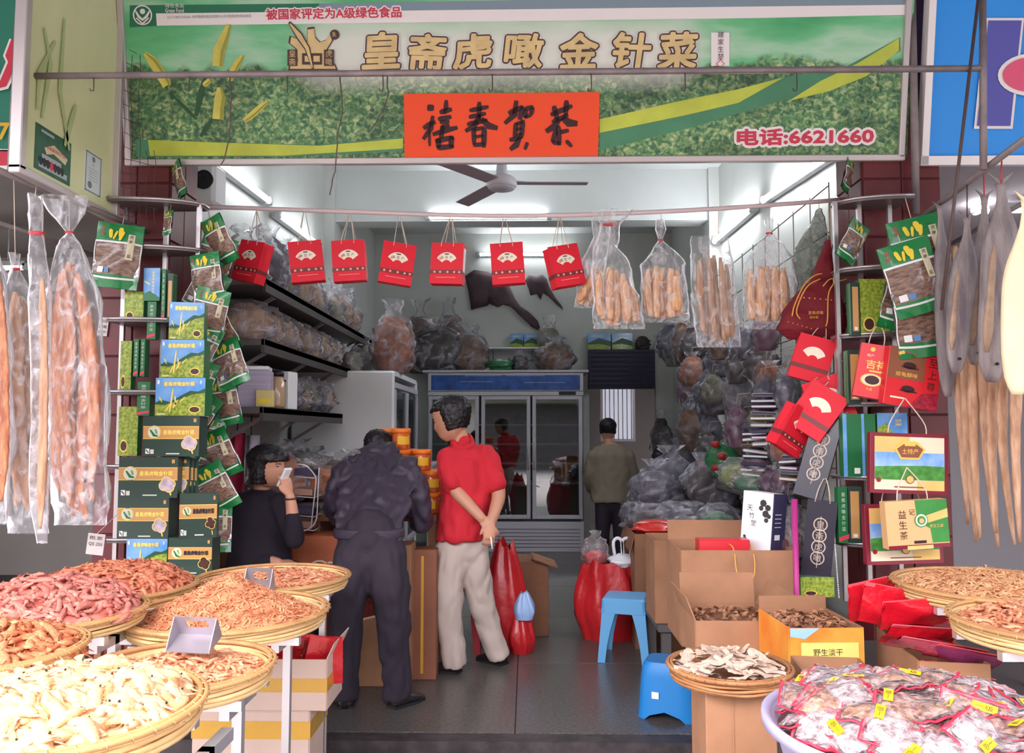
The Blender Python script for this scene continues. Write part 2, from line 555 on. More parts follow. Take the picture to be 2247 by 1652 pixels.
for pts in ([(505, 165), (508, 235), (503, 300), (487, 362)], [(745, 162), (752, 235), (741, 300), (738, 350), (729, 400), (722, 428)], [(850, 165), (851, 205), (838, 245), (815, 282)]):
    P = seg_pts([W(x, y, 3.25) for x, y in pts], 14)
    P = [p + V3((R_(-.004, .004), R_(-.004, .004), 0)) if i else p for i, p in enumerate(P)]
    fpart('dangling_wire', m_wire, lambda b: b.tube(P, 0.0028, 6))
# wire mesh at the left post
wm = thing('wire_mesh', 'loose square wire mesh hanging beside the green banner above the left rack', 'wire mesh', loc=W(270, 480, 3.9))
wmi = wm.matrix_basis.inverted()
for k in range(6):
    x = 252 + k*17
    y0, y1 = (0, 470 + k*4) if k < 3 else (330 if k > 3 else 60, 500)
    b = MB(); b.T = wmi
    b.tube(seg_pts([W(x + (6 if j % 2 else 0), lerp(y0, y1, j/5), 3.9 + 0.01*(j % 2)) for j in range(6)], 10), 0.0016, 5)
    b.build('vertical_wire', m_wire, wm)
for k in range(14):
    y = 70 + k*31
    b = MB(); b.T = wmi
    x1 = 300 if y < 330 else 342
    b.tube([W(248, y-6, 3.9), W((248+x1)/2, y+4, 3.905), W(x1, y+16, 3.9)], 0.0016, 5)
    b.build('cross_wire', m_wire, wm)

# ------------------------------------------------------------------ the shop banner
tilt = rad(10)
o_ = W(1128, 352, 4.0)
BMX = Matrix.Translation(o_) @ Matrix.Rotation(tilt, 4, 'X')
ban = thing('shop_banner', 'wide green shop banner with yellow buds, gold calligraphy and a phone number', 'banner', mw=BMX)
def bp(x, y): return uvof(BMX, x, y)
def bps(l): return [bp(x, y) for x, y in l]
def BL(n): return n * 3.93 / F            # pixel length on the banner
# printed field: hazy green sky, grass below, all as a flat print
def banner_mat():
    m = bpy.data.materials.new('banner_print'); m.use_nodes = True
    n = m.node_tree; b = n.nodes['Principled BSDF']; b.inputs['Roughness'].default_value = 0.45
    t = n.nodes.new('ShaderNodeTexCoord')
    def nz(scale, sc, dist=0.0, det=4):
        mp = n.nodes.new('ShaderNodeMapping'); mp.inputs['Scale'].default_value = sc
        n.links.new(t.outputs['Object'], mp.inputs[0])
        q = n.nodes.new('ShaderNodeTexNoise'); q.inputs['Scale'].default_value = scale; q.inputs['Detail'].default_value = det
        q.inputs['Distortion'].default_value = dist
        n.links.new(mp.outputs[0], q.inputs['Vector']); return q.outputs[0]
    def ramp(sock, els):
        r = n.nodes.new('ShaderNodeValToRGB'); e = r.color_ramp.elements
        while len(e) < len(els): e.new(0.5)
        for k, (p, c) in enumerate(els): e[k].position = p; e[k].color = lin(c)
        n.links.new(sock, r.inputs[0]); return r.outputs[0]
    haze = ramp(nz(1.6, (0.8, 1, 3)), [(0.30, (64, 164, 104)), (0.48, (110, 196, 138)), (0.62, (176, 216, 186)), (0.75, (120, 196, 140))])
    grass = ramp(nz(34, (1, 1, 1.1), 0.9, 3), [(0.32, (58, 96, 78)), (0.46, (88, 138, 92)), (0.58, (142, 176, 118)), (0.70, (206, 212, 158))])
    shade = nz(2.2, (1, 1, 1.6))
    mul = n.nodes.new('ShaderNodeMix'); mul.data_type = 'RGBA'; mul.blend_type = 'MULTIPLY'; mul.inputs[0].default_value = 0.75
    n.links.new(grass, mul.inputs[6])
    n.links.new(ramp(shade, [(0.35, (130, 130, 140)), (0.6, (255, 255, 255))]), mul.inputs[7])
    sp = n.nodes.new('ShaderNodeSeparateXYZ'); n.links.new(t.outputs['Object'], sp.inputs[0])
    ad = n.nodes.new('ShaderNodeMath'); ad.operation = 'MULTIPLY_ADD'
    n.links.new(nz(7, (1, 1, 1)), ad.inputs[0]); ad.inputs[1].default_value = 0.22; n.links.new(sp.outputs['Z'], ad.inputs[2])
    mr = n.nodes.new('ShaderNodeMapRange'); mr.inputs[1].default_value = 0.565; mr.inputs[2].default_value = 0.60
    n.links.new(ad.outputs[0], mr.inputs[0])
    mx = n.nodes.new('ShaderNodeMix'); mx.data_type = 'RGBA'
    n.links.new(mr.outputs[0], mx.inputs[0]); n.links.new(mul.outputs[2], mx.inputs[6]); n.links.new(haze, mx.inputs[7])
    # printed pale halo behind the title row
    vx = n.nodes.new('ShaderNodeVectorMath'); vx.operation = 'DISTANCE'
    cl = n.nodes.new('ShaderNodeClamp'); cl.inputs[1].default_value = -0.95; cl.inputs[2].default_value = 0.78
    n.links.new(sp.outputs['X'], cl.inputs[0])
    cb = n.nodes.new('ShaderNodeCombineXYZ'); n.links.new(cl.outputs[0], cb.inputs[0]); cb.inputs[2].default_value = 0.545
    n.links.new(t.outputs['Object'], vx.inputs[0]); n.links.new(cb.outputs[0], vx.inputs[1])
    m2 = n.nodes.new('ShaderNodeMapRange'); m2.inputs[1].default_value = 0.22; m2.inputs[2].default_value = 0.06; m2.inputs[3].default_value = 0; m2.inputs[4].default_value = 0.85
    n.links.new(vx.outputs['Value'], m2.inputs[0])
    m3 = n.nodes.new('ShaderNodeMix'); m3.data_type = 'RGBA'
    n.links.new(m2.outputs[0], m3.inputs[0]); n.links.new(mx.outputs[2], m3.inputs[6]); m3.inputs[7].default_value = lin((236, 234, 228))
    n.links.new(m3.outputs[2], b.inputs['Base Color'])
    return m
qx0, qx1 = bp(291, 350)[0], bp(1968, 346)[0]
bH = bp(1100, -30)[1]
b = MB(); b.rect(qx0-0.02, 0.0, qx1+0.05, bH, 0, 0)
for i, v in enumerate(b.v): b.v[i] = v
b.box(((qx0+qx1)/2, 0.02, bH/2), (qx1-qx0+0.02, 0.036, bH), 0)
b.build('printed_sheet', banner_mat(), ban)
b = MB()
b.box(((qx0+qx1)/2, 0.005, 0.0), (qx1-qx0+0.07, 0.05, 0.032), bev=0.004)
b.build('frame_bar', m_alu, ban)
for x in (qx0-0.018, qx1+0.018):
    b = MB(); b.box((x, 0.005, bH/2), (0.03, 0.05, bH), bev=0.004); b.build('frame_bar', m_alu, ban)
c_dg = mat('print_dark_green', (46, 120, 92), 0.5); c_slate = mat('print_slate', (132, 152, 166), 0.5)
c_wh = mat('print_white', (240, 234, 234), 0.5); c_red = mat('print_red', (208, 62, 84), 0.5)
c_yel = mat('print_yellow_green', (190, 202, 80), 0.5, var=(3, 0.14)); c_teal = mat('print_teal', (78, 138, 104), 0.5, var=(4, 0.1))
c_bud = mat('print_bud', (214, 204, 98), 0.5, var=(8, 0.12)); c_gold = mat('print_gold', (222, 196, 142), 0.5, var=(9, 0.12))
c_brn = mat('print_brown', (84, 64, 60), 0.5); c_gr = mat('print_grey', (140, 140, 140), 0.5); c_stem = mat('print_stem', (52, 92, 62), 0.5)
c_shade = mat('print_bud_edge', (160, 160, 74), 0.5)
b = MB(); b.lay = 0.002
pm = [c_dg, c_slate, c_wh, c_red, c_yel, c_teal, c_bud, c_gold, c_brn, c_gr, c_stem, c_shade]
b.poly(bps([(285, 60), (285, 12), (700, 8), (700, 26), (343, 30), (347, 57)]), 0, 1)
b.poly(bps([(700, 8), (1994, -14), (1994, 12), (700, 26)]), 1, 1)
b.poly(bps([(343, 30), (700, 26), (1992, 11), (1990, 33), (1675, 40), (345, 57)]), 2, 2)
b.text('绿色食品', *bp(384, 13), BL(9), 2, 3, w=BL(42)); b.text('Green Food', *bp(384, 24), BL(9), 2, 3, w=BL(42), off=0.01)
b.text('LB-15-0807110356A  经中国绿色食品发展中心许可使用绿色食品标志', *bp(460, 37), BL(7), 9, 3, w=BL(190), rot=0.008)
# round green-food mark
b.ring(*bp(314, 34), BL(19), BL(22), 2, 3); b.stroke(bps([(298, 24), (306, 38), (314, 44), (322, 38), (330, 24)]), BL(6), 2, 3)
b.disc(*bp(314, 26), BL(6), 2, 3); b.stroke(bps([(300, 40), (314, 53), (328, 40)]), BL(5), 2, 3)
# red certificate line with white edge
for ft, mi, la in ((4, 2, 3), (0.7, 3, 4)):
    b.text('被国家评定为A级绿色食品', *bp(733, 30), BL(23), mi, la, w=BL(304), rot=0.008, fat=BL(ft))
# sweeping bands
b.poly(bps([(300, 344), (298, 306), (470, 312), (700, 318), (885, 300), (885, 332), (640, 344)]), 5, 1)
b.poly(bps([(330, 342), (325, 307), (480, 313), (700, 320), (885, 304), (885, 326), (620, 342)]), 4, 2)
b.poly(bps([(1315, 330), (1315, 280), (1500, 235), (1700, 172), (1850, 150), (1975, 82), (1975, 112), (1850, 190), (1700, 225), (1500, 285)]), 5, 1)
b.poly(bps([(1315, 292), (1315, 262), (1500, 220), (1620, 196), (1720, 170), (1620, 226), (1500, 254)]), 4, 2)
b.poly(bps([(1730, 222), (1800, 178), (1880, 140), (1972, 84), (1972, 112), (1900, 168), (1820, 200)]), 4, 2)
# yellow buds and their stem
b.stroke(bps([(430, 255), (440, 210), (450, 170)]), BL(16), 10, 1); b.stroke(bps([(375, 205), (410, 240), (432, 262)]), BL(9), 10, 1)
b.stroke(bps([(470, 255), (450, 285), (440, 300)]), BL(12), 10, 1)
for pts, w in (([(503, 54), (494, 80), (481, 112), (478, 146)], [10, 20, 27, 24]), ([(318, 117), (333, 132), (352, 160), (368, 188)], [9, 22, 24, 22]),
               ([(533, 123), (524, 136), (512, 156), (505, 176)], [8, 16, 17, 12]), ([(482, 192), (484, 212), (480, 240), (479, 262)], [10, 25, 24, 26]),
               ([(589, 222), (572, 236), (552, 254), (536, 266)], [6, 14, 15, 10]), ([(461, 176), (452, 184), (447, 188)], [10, 12, 8])):
    b.stroke(bps(pts), [BL(q) for q in w], 6, 2)
    b.stroke(bps([(x+q*0.3, y) for (x, y), q in zip(pts, w)]), [BL(q*0.28) for q in w], 11, 3)
# trident-shaped mark with side name plates
lg = [(637, 152), (640, 138), (655, 135), (652, 108), (638, 96), (640, 82), (652, 86), (664, 96), (676, 92), (676, 66), (690, 64), (692, 84), (702, 94), (716, 90), (726, 76), (729, 90), (718, 108), (714, 135), (732, 138), (738, 152)]
b.poly(bps([(688 + (x-688)*1.09, 112 + (y-112)*1.10) for x, y in lg]), 8, 3); b.poly(bps(lg), 7, 4)
b.poly(bps([(664, 143), (664, 118), (708, 118), (708, 143)]), 8, 5); b.poly(bps([(670, 137), (670, 124), (684, 124), (684, 137)]), 7, 6); b.poly(bps([(689, 137), (689, 124), (703, 124), (703, 137)]), 7, 6)
b.stroke(bps([(636, 50), (658, 80), (676, 108), (688, 152)]), [BL(q) for q in (6, 17, 13, 5)], 8, 6); b.stroke(bps([(638, 54), (658, 80), (676, 108), (687, 150)]), [BL(q) for q in (3, 11, 8, 3)], 7, 7)
for x, s in ((643, '皇斋'), (723, '虎噉')):
    b.poly(bps([(x-11, 146), (x-11, 110), (x+11, 110), (x+11, 146)]), 8, 5)
    for k in range(2): b.text(s[k], *bp(x, 119+k*18), BL(15), 7, 6)
b.disc(*bp(735, 77), BL(11), 8, 4); b.text('R', *bp(735, 77), BL(10), 7, 5)
# the seven-character title, gold with a dark outline
for ch, x, y, h, rt in (('皇', 838, 112, 82, .03), ('斋', 938, 115, 80, -.04), ('虎', 1038, 114, 78, .03), ('噉', 1150, 112, 76, -.02), ('金', 1270, 113, 80, .03), ('针', 1385, 112, 80, -.03), ('菜', 1487, 113, 84, .02)):
    for ft, mi, la in ((8.4, 2, 3), (6.2, 8, 4), (2.6, 7, 5)):
        b.text(ch, *bp(x, y), BL(h)*0.92, mi, la, w=BL(82), rot=rt, shear=0.10, fat=BL(ft), nf=14)
for k, ch in enumerate('建家生楚'): b.text(ch, *bp(1581, 77+k*16), BL(13), 8, 4)
b.poly(bps([(1560, 145), (1560, 72), (1600, 72), (1600, 145)]), 2, 2)
b.ring(*bp(1580, 141), BL(8), BL(10), 3, 4, n=4)
for ft, mi, la in ((7, 2, 3), (1.2, 3, 4)):
    b.text('电话:6621660', *bp(1766, 300), BL(34), mi, la, off=0.012, w=BL(304), rot=0.008, fat=BL(ft))
b.build('print', pm, ban)
# orange-red spring greeting paper glued on the banner
PM_ = BMX @ Matrix.Translation((*bp(1100, 348)[:1], -0.012, 0.0))
pap = thing('greeting_sheet', 'orange red paper sheet with four brushed black characters glued on the green banner', 'sign', mw=PM_)
def pp(x, y): return uvof(PM_, x, y)
b = MB()
b.grid(lambda s, t: (lerp(lerp(pp(888, 348)[0], pp(886, 205)[0], t), lerp(pp(1312, 346)[0], pp(1316, 202)[0], t), s), 0.002*math.sin(s*9+t*3), lerp(pp(1100, 347)[1], pp(1100, 204)[1], t)), 8, 4)
b.build('paper', mat('orange_paper', (248, 84, 44), 0.6), pap)
b = MB(); b.lay = 0.003
ST = [ # brush strokes read from the photograph
 ([(1072,752),(1120,752)],34),([(1045,895),(1085,872),(1130,850)],30),([(1112,808),(1098,895),(1045,972)],28),([(1086,900),(1089,1020)],14),
 ([(1205,698),(1204,740),(1195,795)],26),([(1158,785),(1245,762)],27),([(1148,832),(1242,815)],26),([(1160,855),(1228,848)],20),([(1165,890),(1228,872)],22),([(1110,938),(1200,910),(1284,890)],30),([(1182,875),(1168,965)],26),([(1128,985),(1255,958)],28),([(1150,965),(1152,1032)],30),([(1242,950),(1238,1030)],30),([(1140,1032),(1258,1020)],28),
 ([(1436,710),(1432,860)],26),([(1366,772),(1500,745)],24),([(1362,818),(1482,792)],24),([(1350,868),(1492,838)],26),([(1438,800),(1400,880),(1338,916)],32),([(1450,828),(1500,878),(1564,895)],36),([(1396,895),(1400,1008)],26),([(1470,890),(1466,1030)],30),([(1392,905),(1472,890)],22),([(1400,956),(1466,946)],18),([(1392,1012),(1476,1005)],24),
 ([(1694,702),(1682,800),(1612,862)],32),([(1638,792),(1742,745)],28),([(1738,745),(1716,835)],28),([(1757,758),(1757,822)],24),([(1752,762),(1812,745)],24),([(1806,745),(1796,802)],24),([(1750,818),(1800,802)],20),([(1692,855),(1682,965)],26),([(1738,835),(1728,965)],28),([(1690,866),(1738,850)],20),([(1690,906),(1732,896)],16),([(1690,942),(1732,932)],16),([(1645,978),(1725,960)],24),([(1722,950),(1692,1012),(1650,1044)],34),([(1772,992),(1752,1044)],20),
 ([(1955,738),(1978,835)],28),([(2044,700),(2036,805)],28),([(1932,802),(2084,738)],28),([(1942,852),(2055,802)],25),([(1994,828),(1962,880),(1900,918)],36),([(2010,818),(2060,858),(2120,862)],42),([(1972,905),(1944,994)],26),([(1986,878),(1992,1014)],28),([(2000,922),(2060,910)],22),([(2040,980),(2080,1024)],20),([(1944,992),(2002,1002)],22)]
m_inkb = mat('ink_black', (66, 34, 40), 0.6)
for i0, i1 in ((0, 15), (15, 26), (26, 41), (41, 52)):
    b = MB(); b.lay = 0.003
    for pts, w in ST[i0:i1]:
        b.stroke([pp(600+x/3.177, y/3.177) for x, y in pts], BL(w/3.177)*1.4, 0, 1, 0.62)
    b.build('brushed_character', m_inkb, pap)

# ------------------------------------------------------------------ side signboard, posters, neighbours' signs
SM = Matrix.Translation(WX(140, 430, -2.07)) @ Matrix.Rotation(PI/2, 4, 'Z')     # local +x runs into the shop
sb = thing('side_signboard', 'pale yellow green side signboard in an aluminium frame under the awning', 'signboard', mw=SM)
def sp_(x, y): return uvof(SM, x, y)
x0 = sp_(44, 300)[0]; x1 = sp_(252, 300)[0]; z0 = sp_(140, 424)[1]; z1 = z0 + 1.35
b = MB(); b.box(((x0+x1)/2, 0.02, (z0+z1)/2), (x1-x0, 0.03, z1-z0))
b.build('panel', mat('signboard_print', (216, 222, 172), 0.45, var=(1.6, 0.0), col2=(234, 236, 190), stretch=(1, 1, 0.4)), sb)
for c, s in ((((x0+x1)/2, 0, z0), (x1-x0+0.06, 0.05, 0.035)), ((x0-0.01, 0, (z0+z1)/2), (0.04, 0.05, z1-z0)), ((x1+0.01, 0, (z0+z1)/2), (0.03, 0.05, z1-z0))):
    b = MB(); b.box(c, s, bev=0.004); b.build('frame_bar', m_alu, sb)
b = MB(); b.lay = 0.0006
for pts in ([(95, 60), (110, 140), (90, 260)], [(140, 40), (130, 200), (150, 330)], [(120, 90), (85, 160), (80, 240)], [(165, 230), (140, 320)]):
    b.stroke([sp_(x, y) for x, y in pts], 0.03, 0, 8)
b.build('faint_stems', mat('faint_green', (186, 204, 146), 0.5), sb)
def poster(name, label, cat, quad, fn, mats):
    c = [sp_(*q) for q in quad]
    u0, u1 = (c[0][0]+c[3][0])/2, (c[1][0]+c[2][0])/2; v1, v0 = (c[0][1]+c[1][1])/2, (c[2][1]+c[3][1])/2
    mw = SM @ Matrix.Translation((u0, 0.004, v0))
    t = thing(name, label, cat, mw=mw)
    w, h = u1-u0, v1-v0
    b = MB(); b.box((w/2, 0, h/2), (w, 0.004, h)); b.build('sheet', mats[0], t)
    b = MB(); b.lay = 0.001; fn(b, w, h); b.build('print', mats, t)
    return t
def fn1(b, w, h):
    b.poly([(w*.24, h*.55), (w*.5, h*.72), (w*.9, h*.58), (w*.84, h*.42), (w*.5, h*.52), (w*.3, h*.42)], 1, 3)
    b.text('百家最美农产品', w*.56, h*.6, h*.09, 3, 4, w=w*.52)
    b.rect(w*.1, h*.08, w*.9, h*.2, 2, 3); b.rect(w*.18, h*.3, w*.72, h*.4, 2, 3)
    for k in range(7): b.disc(w*(.15+.1*k), h*.22, w*.05, 4 if k != 3 else 3, 4, ry=h*.1)
    b.rect(w*.14, h*.86, w*.5, h*.92, 2, 3)
poster('poster', 'dark green photo poster with a curved title on the yellow signboard', 'poster', [(82, 272), (160, 314), (152, 404), (74, 370)], fn1,
       [mat('poster_green', (58, 104, 84), 0.4, var=(20, 0.2)), mat('poster_cream', (222, 208, 170), 0.5), mat('poster_pale', (176, 184, 190), 0.5), c_red, mat('poster_dark', (50, 50, 54), 0.5)])
def fn2(b, w, h):
    for k, (u0, v0, u1, v1) in enumerate(((0, 0, 1, .03), (0, .97, 1, 1), (0, 0, .05, 1), (.95, 0, 1, 1))): b.rect(w*u0, h*v0, w*u1, h*v1, 1, 3)
    b.disc(w*.5, h*.86, w*.1, 2, 3); b.text('证书', w*.5, h*.72, h*.06, 2, 3)
    for k in range(5): b.rect(w*.2, h*(.6-.07*k), w*.8, h*(.61-.07*k), 2, 3)
    b.disc(w*.3, h*.18, w*.13, 2, 3)
poster('certificate', 'small white certificate with a blue border on the yellow signboard', 'certificate', [(192, 333), (225, 347), (219, 430), (184, 416)], fn2,
       [mat('cert_paper', (216, 226, 226), 0.5), mat('cert_blue', (120, 150, 176), 0.5), mat('cert_ink', (120, 140, 130), 0.5)])
# neighbours' fascia signs
NM = Matrix.Translation(W(10, 365, 4.0))
ns = thing('neighbour_sign', 'dark green neighbour shop sign with red script and a yellow numeral', 'signboard', mw=NM)
def np_(x, y): return uvof(NM, x, y)
b = MB(); b.box((-1.2, 0.03, 0.45), (2.54, 0.05, 0.9)); b.build('panel', mat('sign_green', (52, 128, 108), 0.45), ns)
b = MB(); b.lay = 0.004
b.rect(-2.4, np_(10, 328)[1], 0.07, np_(10, 333)[1]-0.0, 1, 2); b.rect(-2.4, -0.01, 0.07, np_(10, 330)[1], 0, 2); b.rect(-2.4, -0.04, 0.07, 0.0, 1, 3)
for w, mi, la in ((0.075, 1, 2), (0.045, 0, 3)):
    b.stroke([np_(x, y) for x, y in ((36, 90), (24, 125), (30, 140), (10, 185), (-30, 195))], w, mi, la, 0.9)
b.text('2137', *np_(-28, 289), 0.085, 2, 2, off=0.03)
b.build('print', [c_red, c_wh, mat('print_amber', (222, 180, 60), 0.5)], ns)
RM = Matrix.Translation(W(2024, 350, 4.0)) @ Matrix.Rotation(tilt, 4, 'X')
rs = thing('neighbour_sign', 'sky blue neighbour shop sign with a violet letter stroke and a pink disc', 'signboard', mw=RM)
def rp_(x, y): return uvof(RM, x, y)
b = MB(); b.box((1.25, 0.03, 0.5), (2.5, 0.05, 1.06)); b.build('panel', mat('sign_blue', (52, 150, 238), 0.4), rs)
b = MB()
b.box((1.25, 0, -0.01), (2.54, 0.06, 0.045)); b.box((0.0, 0, 0.5), (0.035, 0.06, 1.06)); b.build('white_border', c_wh, rs)
b = MB(); b.lay = 0.004
for g, mi, la in ((6, 1, 1), (0, 0, 2)):
    b.poly([rp_(x+(g if x > 2190 else -g), y+(g if y > 150 else -g)) for x, y in ((2167, 46), (2240, 46), (2215, 277), (2142, 277))], mi, la)
b.disc(*rp_(2262, 165), BL(76), 1, 3, n=28, ry=BL(46)); b.disc(*rp_(2262, 165), BL(66), 2, 4, n=28, ry=BL(38))
b.build('print', [mat('print_violet', (92, 92, 176), 0.5), c_wh, mat('print_pink', (228, 92, 128), 0.5)], rs)

# ------------------------------------------------------------------ hanging rail with goods, lamps, fan, speaker
hr = thing('hanging_rod', 'long pinkish white rod across the shop opening carrying bags', 'rod', loc=W(1120, 470, 4.3))
b = MB(); b.T = hr.matrix_basis.inverted(); b.tube(seg_pts([W(410, 452, 4.3), W(760, 464, 4.3), W(1120, 474, 4.3), W(1500, 462, 4.3), W(1850, 438, 4.3)], 16), 0.0125, 8)
b.build('rod', mat('pinkish_rod', (226, 204, 208), 0.5), hr)
for x, y in ((412, 452), (1848, 438)):
    b = MB(); b.T = hr.matrix_basis.inverted(); p = W(x, y, 4.3); b.bar(p, V3((math.copysign(1.86, p.x) if p.x > 0 else -1.99, 4.33, p.z)), 0.02); b.build('bracket', m_steel, hr)
m_tube = mat('lit_tube', (255, 255, 255), 0.5, emit=((246, 250, 255), 19))
m_tubeb = mat('lit_tube_bright', (255, 255, 255), 0.5, emit=((246, 250, 255), 46))
m_fix = mat('lamp_housing', (196, 200, 204), 0.5)
def tube_lamp(a, c, label, down, side, strength=1.0, n=None, mt=None):
    a = V3(a); c = V3(c); mid = (a+c)/2
    t = thing('fluorescent_lamp', label, 'lamp', loc=mid)
    iv = t.matrix_basis.inverted()
    down = V3(down); side = V3(side)
    b = MB(); b.T = iv; b.bar(a - down*0.035, c - down*0.035, 0.05, 0.04); b.build('housing', m_fix, t)
    b = MB(); b.T = iv; b.tube([a + (c-a)*0.015, a + (c-a)*0.985], 0.019, 12); b.build('tube', mt or m_tube, t)
    if n:
        for e in (.15, .85):
            p = a + (c-a)*e; b = MB(); b.T = iv; b.tube([p, V3((p.x, p.y, n))], 0.006, 6); b.build('hanger_rod', m_fix, t)
    for e in (0.0, 1.0):
        p = a + (c-a)*e
        b = MB(); b.T = iv; b.box(p - down*0.01, (0.05, 0.05, 0.06), bev=0.006); b.build('end_cap', m_fix, t)
    return t
tube_lamp(W(938, 476, 7.72), W(1205, 474, 7.72), 'fluorescent tube lamp on the face of the ceiling beam', (0, -1, 0), (1, 0, 0))
tube_lamp(W(1050, 558, 10.24), W(1256, 558, 10.24), 'fluorescent tube lamp on the back wall above the dried fish', (0, -1, 0), (1, 0, 0))
tube_lamp(WX(478, 352, -1.93), WX(592, 441, -1.93), 'front fluorescent tube lamp on the left wall under the ceiling', (1, 0, 0), (0, 1, 0))
tube_lamp(WX(612, 470, -1.93), WX(704, 541, -1.93), 'rear fluorescent tube lamp on the left wall above the shelves', (1, 0, 0), (0, 1, 0))
tube_lamp(WX(1822, 338, 1.81), WX(1672, 440, 1.81), 'front fluorescent tube lamp on the right wall', (-1, 0, 0), (0, 1, 0), mt=m_tubeb)
tube_lamp(WX(1648, 458, 1.81), WX(1566, 530, 1.81), 'rear fluorescent tube lamp on the right wall', (-1, 0, 0), (0, 1, 0), mt=m_tubeb)
tube_lamp(W(2198, 462, 6.05), W(2198, 462, 6.05) + V3((1.2, 0, 0)), 'fluorescent tube lamp in the neighbour shop behind the hanging grey fish', (0, 0, -1), (1, 0, 0), n=3.2)
tube_lamp((-5.3, 6.6, 2.80), (-4.25, 6.6, 2.80), 'fluorescent tube lamp in the neighbour shop behind the long fish bags', (0, 0, -1), (1, 0, 0), n=3.2)
for k, x in enumerate((2141, 2160)):
    p = W(x, 458, 6.2)
    t = thing('light_bulb', 'round lit bulb on a cord in the neighbour shop beside the %s fish' % ('second grey', 'red string')[k], 'lamp', loc=p)
    b = MB(); b.lathe([(0, -.05), (.025, -.042), (.036, -.015), (.03, .015), (.016, .04), (.014, .05)], 14); b.build('bulb', m_tube, t)
    b = MB(); b.lathe([(.016, .045), (.018, .09), (0, .095)], 12); b.build('socket', m_black, t)
    b = MB(); b.tube([(0, 0, .09), (0, 0, 3.2-p.z)], .004, 5); b.build('cord', m_black, t)
# ceiling fan
fp = W(1101, 402, 5.5)
fan = thing('ceiling_fan', 'white three bladed ceiling fan with greyish blades hanging from the ceiling', 'fan', loc=(fp.x, fp.y, 4.0))
dz = fp.z - 4.0
m_fan = mat('fan_enamel', (196, 192, 198), 0.35); m_blade = mat('fan_blade', (158, 142, 150), 0.5)
b = MB(); b.tube([(0, 0, 0), (0, 0, dz+0.05)], 0.012, 10); b.build('down_rod', m_fan, fan)
b = MB(); b.lathe([(0.0, 0.02), (0.06, 0.02), (0.05, -0.05), (0.02, -0.06)], 16, c=(0, 0, 0)); b.build('ceiling_cup', m_fan, fan)
b = MB(); b.lathe([(0.012, 0.16), (0.035, 0.15), (0.04, 0.06), (0.04, 0.045), (0.085, 0.04), (0.108, 0.02), (0.108, -0.012), (0.10, -0.03), (0.09, -0.036)], 28, c=(0, 0, dz)); b.build('motor', m_fan, fan)
b = MB(); b.lathe([(0.0, -0.036), (0.09, -0.037), (0.088, -0.042), (0.0, -0.043)], 28, c=(0, 0, dz)); b.build('bottom_plate', m_fan, fan)
for a in (2, 122, 232):
    b = MB(); b.T = Matrix.Translation((0, 0, dz)) @ Matrix.Rotation(rad(a), 4, 'Z') @ Matrix.Rotation(rad(9), 4, 'X')
    b.box((0.355, 0, 0.0), (0.50, 0.115, 0.006), bev=0.002); bl = b.build('blade', m_blade, fan)
    b = MB(); b.T = Matrix.Translation((0, 0, dz)) @ Matrix.Rotation(rad(a), 4, 'Z'); b.box((0.12, 0, 0.006), (0.08, 0.04, 0.01)); b.build('blade_iron', m_fan, fan)
# speaker above the left rack
sp0 = W(446, 402, 4.62)
spk = thing('loudspeaker', 'white box loudspeaker with a round black cone mounted high on the left wall', 'speaker', loc=sp0, rz=rad(-6))
b = MB(); b.box((0, 0.08, 0), (0.14, 0.16, 0.25), bev=0.02); b.build('cabinet', m_white, spk)
b = MB(); b.T = Matrix.Rotation(PI/2, 4, 'X'); b.lathe([(0.0, 0.0), (0.03, 0.008), (0.05, 0.004), (0.058, 0.012), (0.055, -0.01)], 24, c=(0.005, 0.02, 0.0)); b.build('cone', m_black, spk)
b = MB(); b.box((-0.045, -0.006, 0.02), (0.06, 0.016, 0.05), bev=0.004); b.build('bar', m_black, spk)
b = MB(); b.bar((-0.05, 0.1, 0), (-0.115, 0.11, 0), 0.03); b.build('bracket', m_steel, spk)
# ------------------------------------------------------------------ goods: makers
m_card = mat('cardboard', (160, 116, 86), 0.8, var=(5, 0.10), bump=(60, 0.08))
m_card2 = mat('cardboard_dark', (132, 92, 68), 0.8, var=(5, 0.12))
m_film = film('clear_film', base=0.07, wrinkle=0.38, scale=13, stretch=(1.8, 1.8, 0.8))
m_film2 = film('hazy_film', tint=(226, 222, 226), base=0.10, wrinkle=0.35, scale=13)
m_filmd = film('dusky_film', tint=(196, 192, 204), base=0.08, wrinkle=0.45, scale=9)
m_maw = mat('dried_fish_maw', (196, 136, 92), 0.45, var=(26, 0.0), col2=(238, 192, 150), stretch=(2, 2, 0.5), bump=(30, .5))
m_eel = mat('dried_eel', (158, 90, 62), 0.5, var=(20, 0.0), col2=(204, 142, 102), stretch=(3, 3, 0.6))
m_eel2 = mat('dried_eel_pale', (160, 116, 88), 0.5, var=(16, 0.0), col2=(200, 160, 128), stretch=(3, 3, 0.5))
m_cord = mat('pale_cord', (214, 196, 180), 0.7)
m_redtie = mat('red_tie', (206, 50, 60), 0.6)
p_green = mat('packet_green', (26, 122, 62), 0.35, coat=0.5, bump=(25, 0.3))
p_cont = mat('packet_contents', (92, 66, 56), 0.3, coat=0.6, var=(60, 0.0), col2=(150, 118, 100), bump=(30, 0.6), stretch=(0.6, 1, 1.8))
p_edge = mat('packet_white_edge', (226, 226, 226), 0.35)
p_tan = mat('packet_label', (206, 196, 164), 0.5)
p_ink = mat('print_ink', (52, 46, 44), 0.6)
p_yel = mat('bud_yellow', (232, 204, 60), 0.5)
p_silver = mat('packet_foil', (170, 165, 168), 0.22, metal=0.6, bump=(22, 0.8))

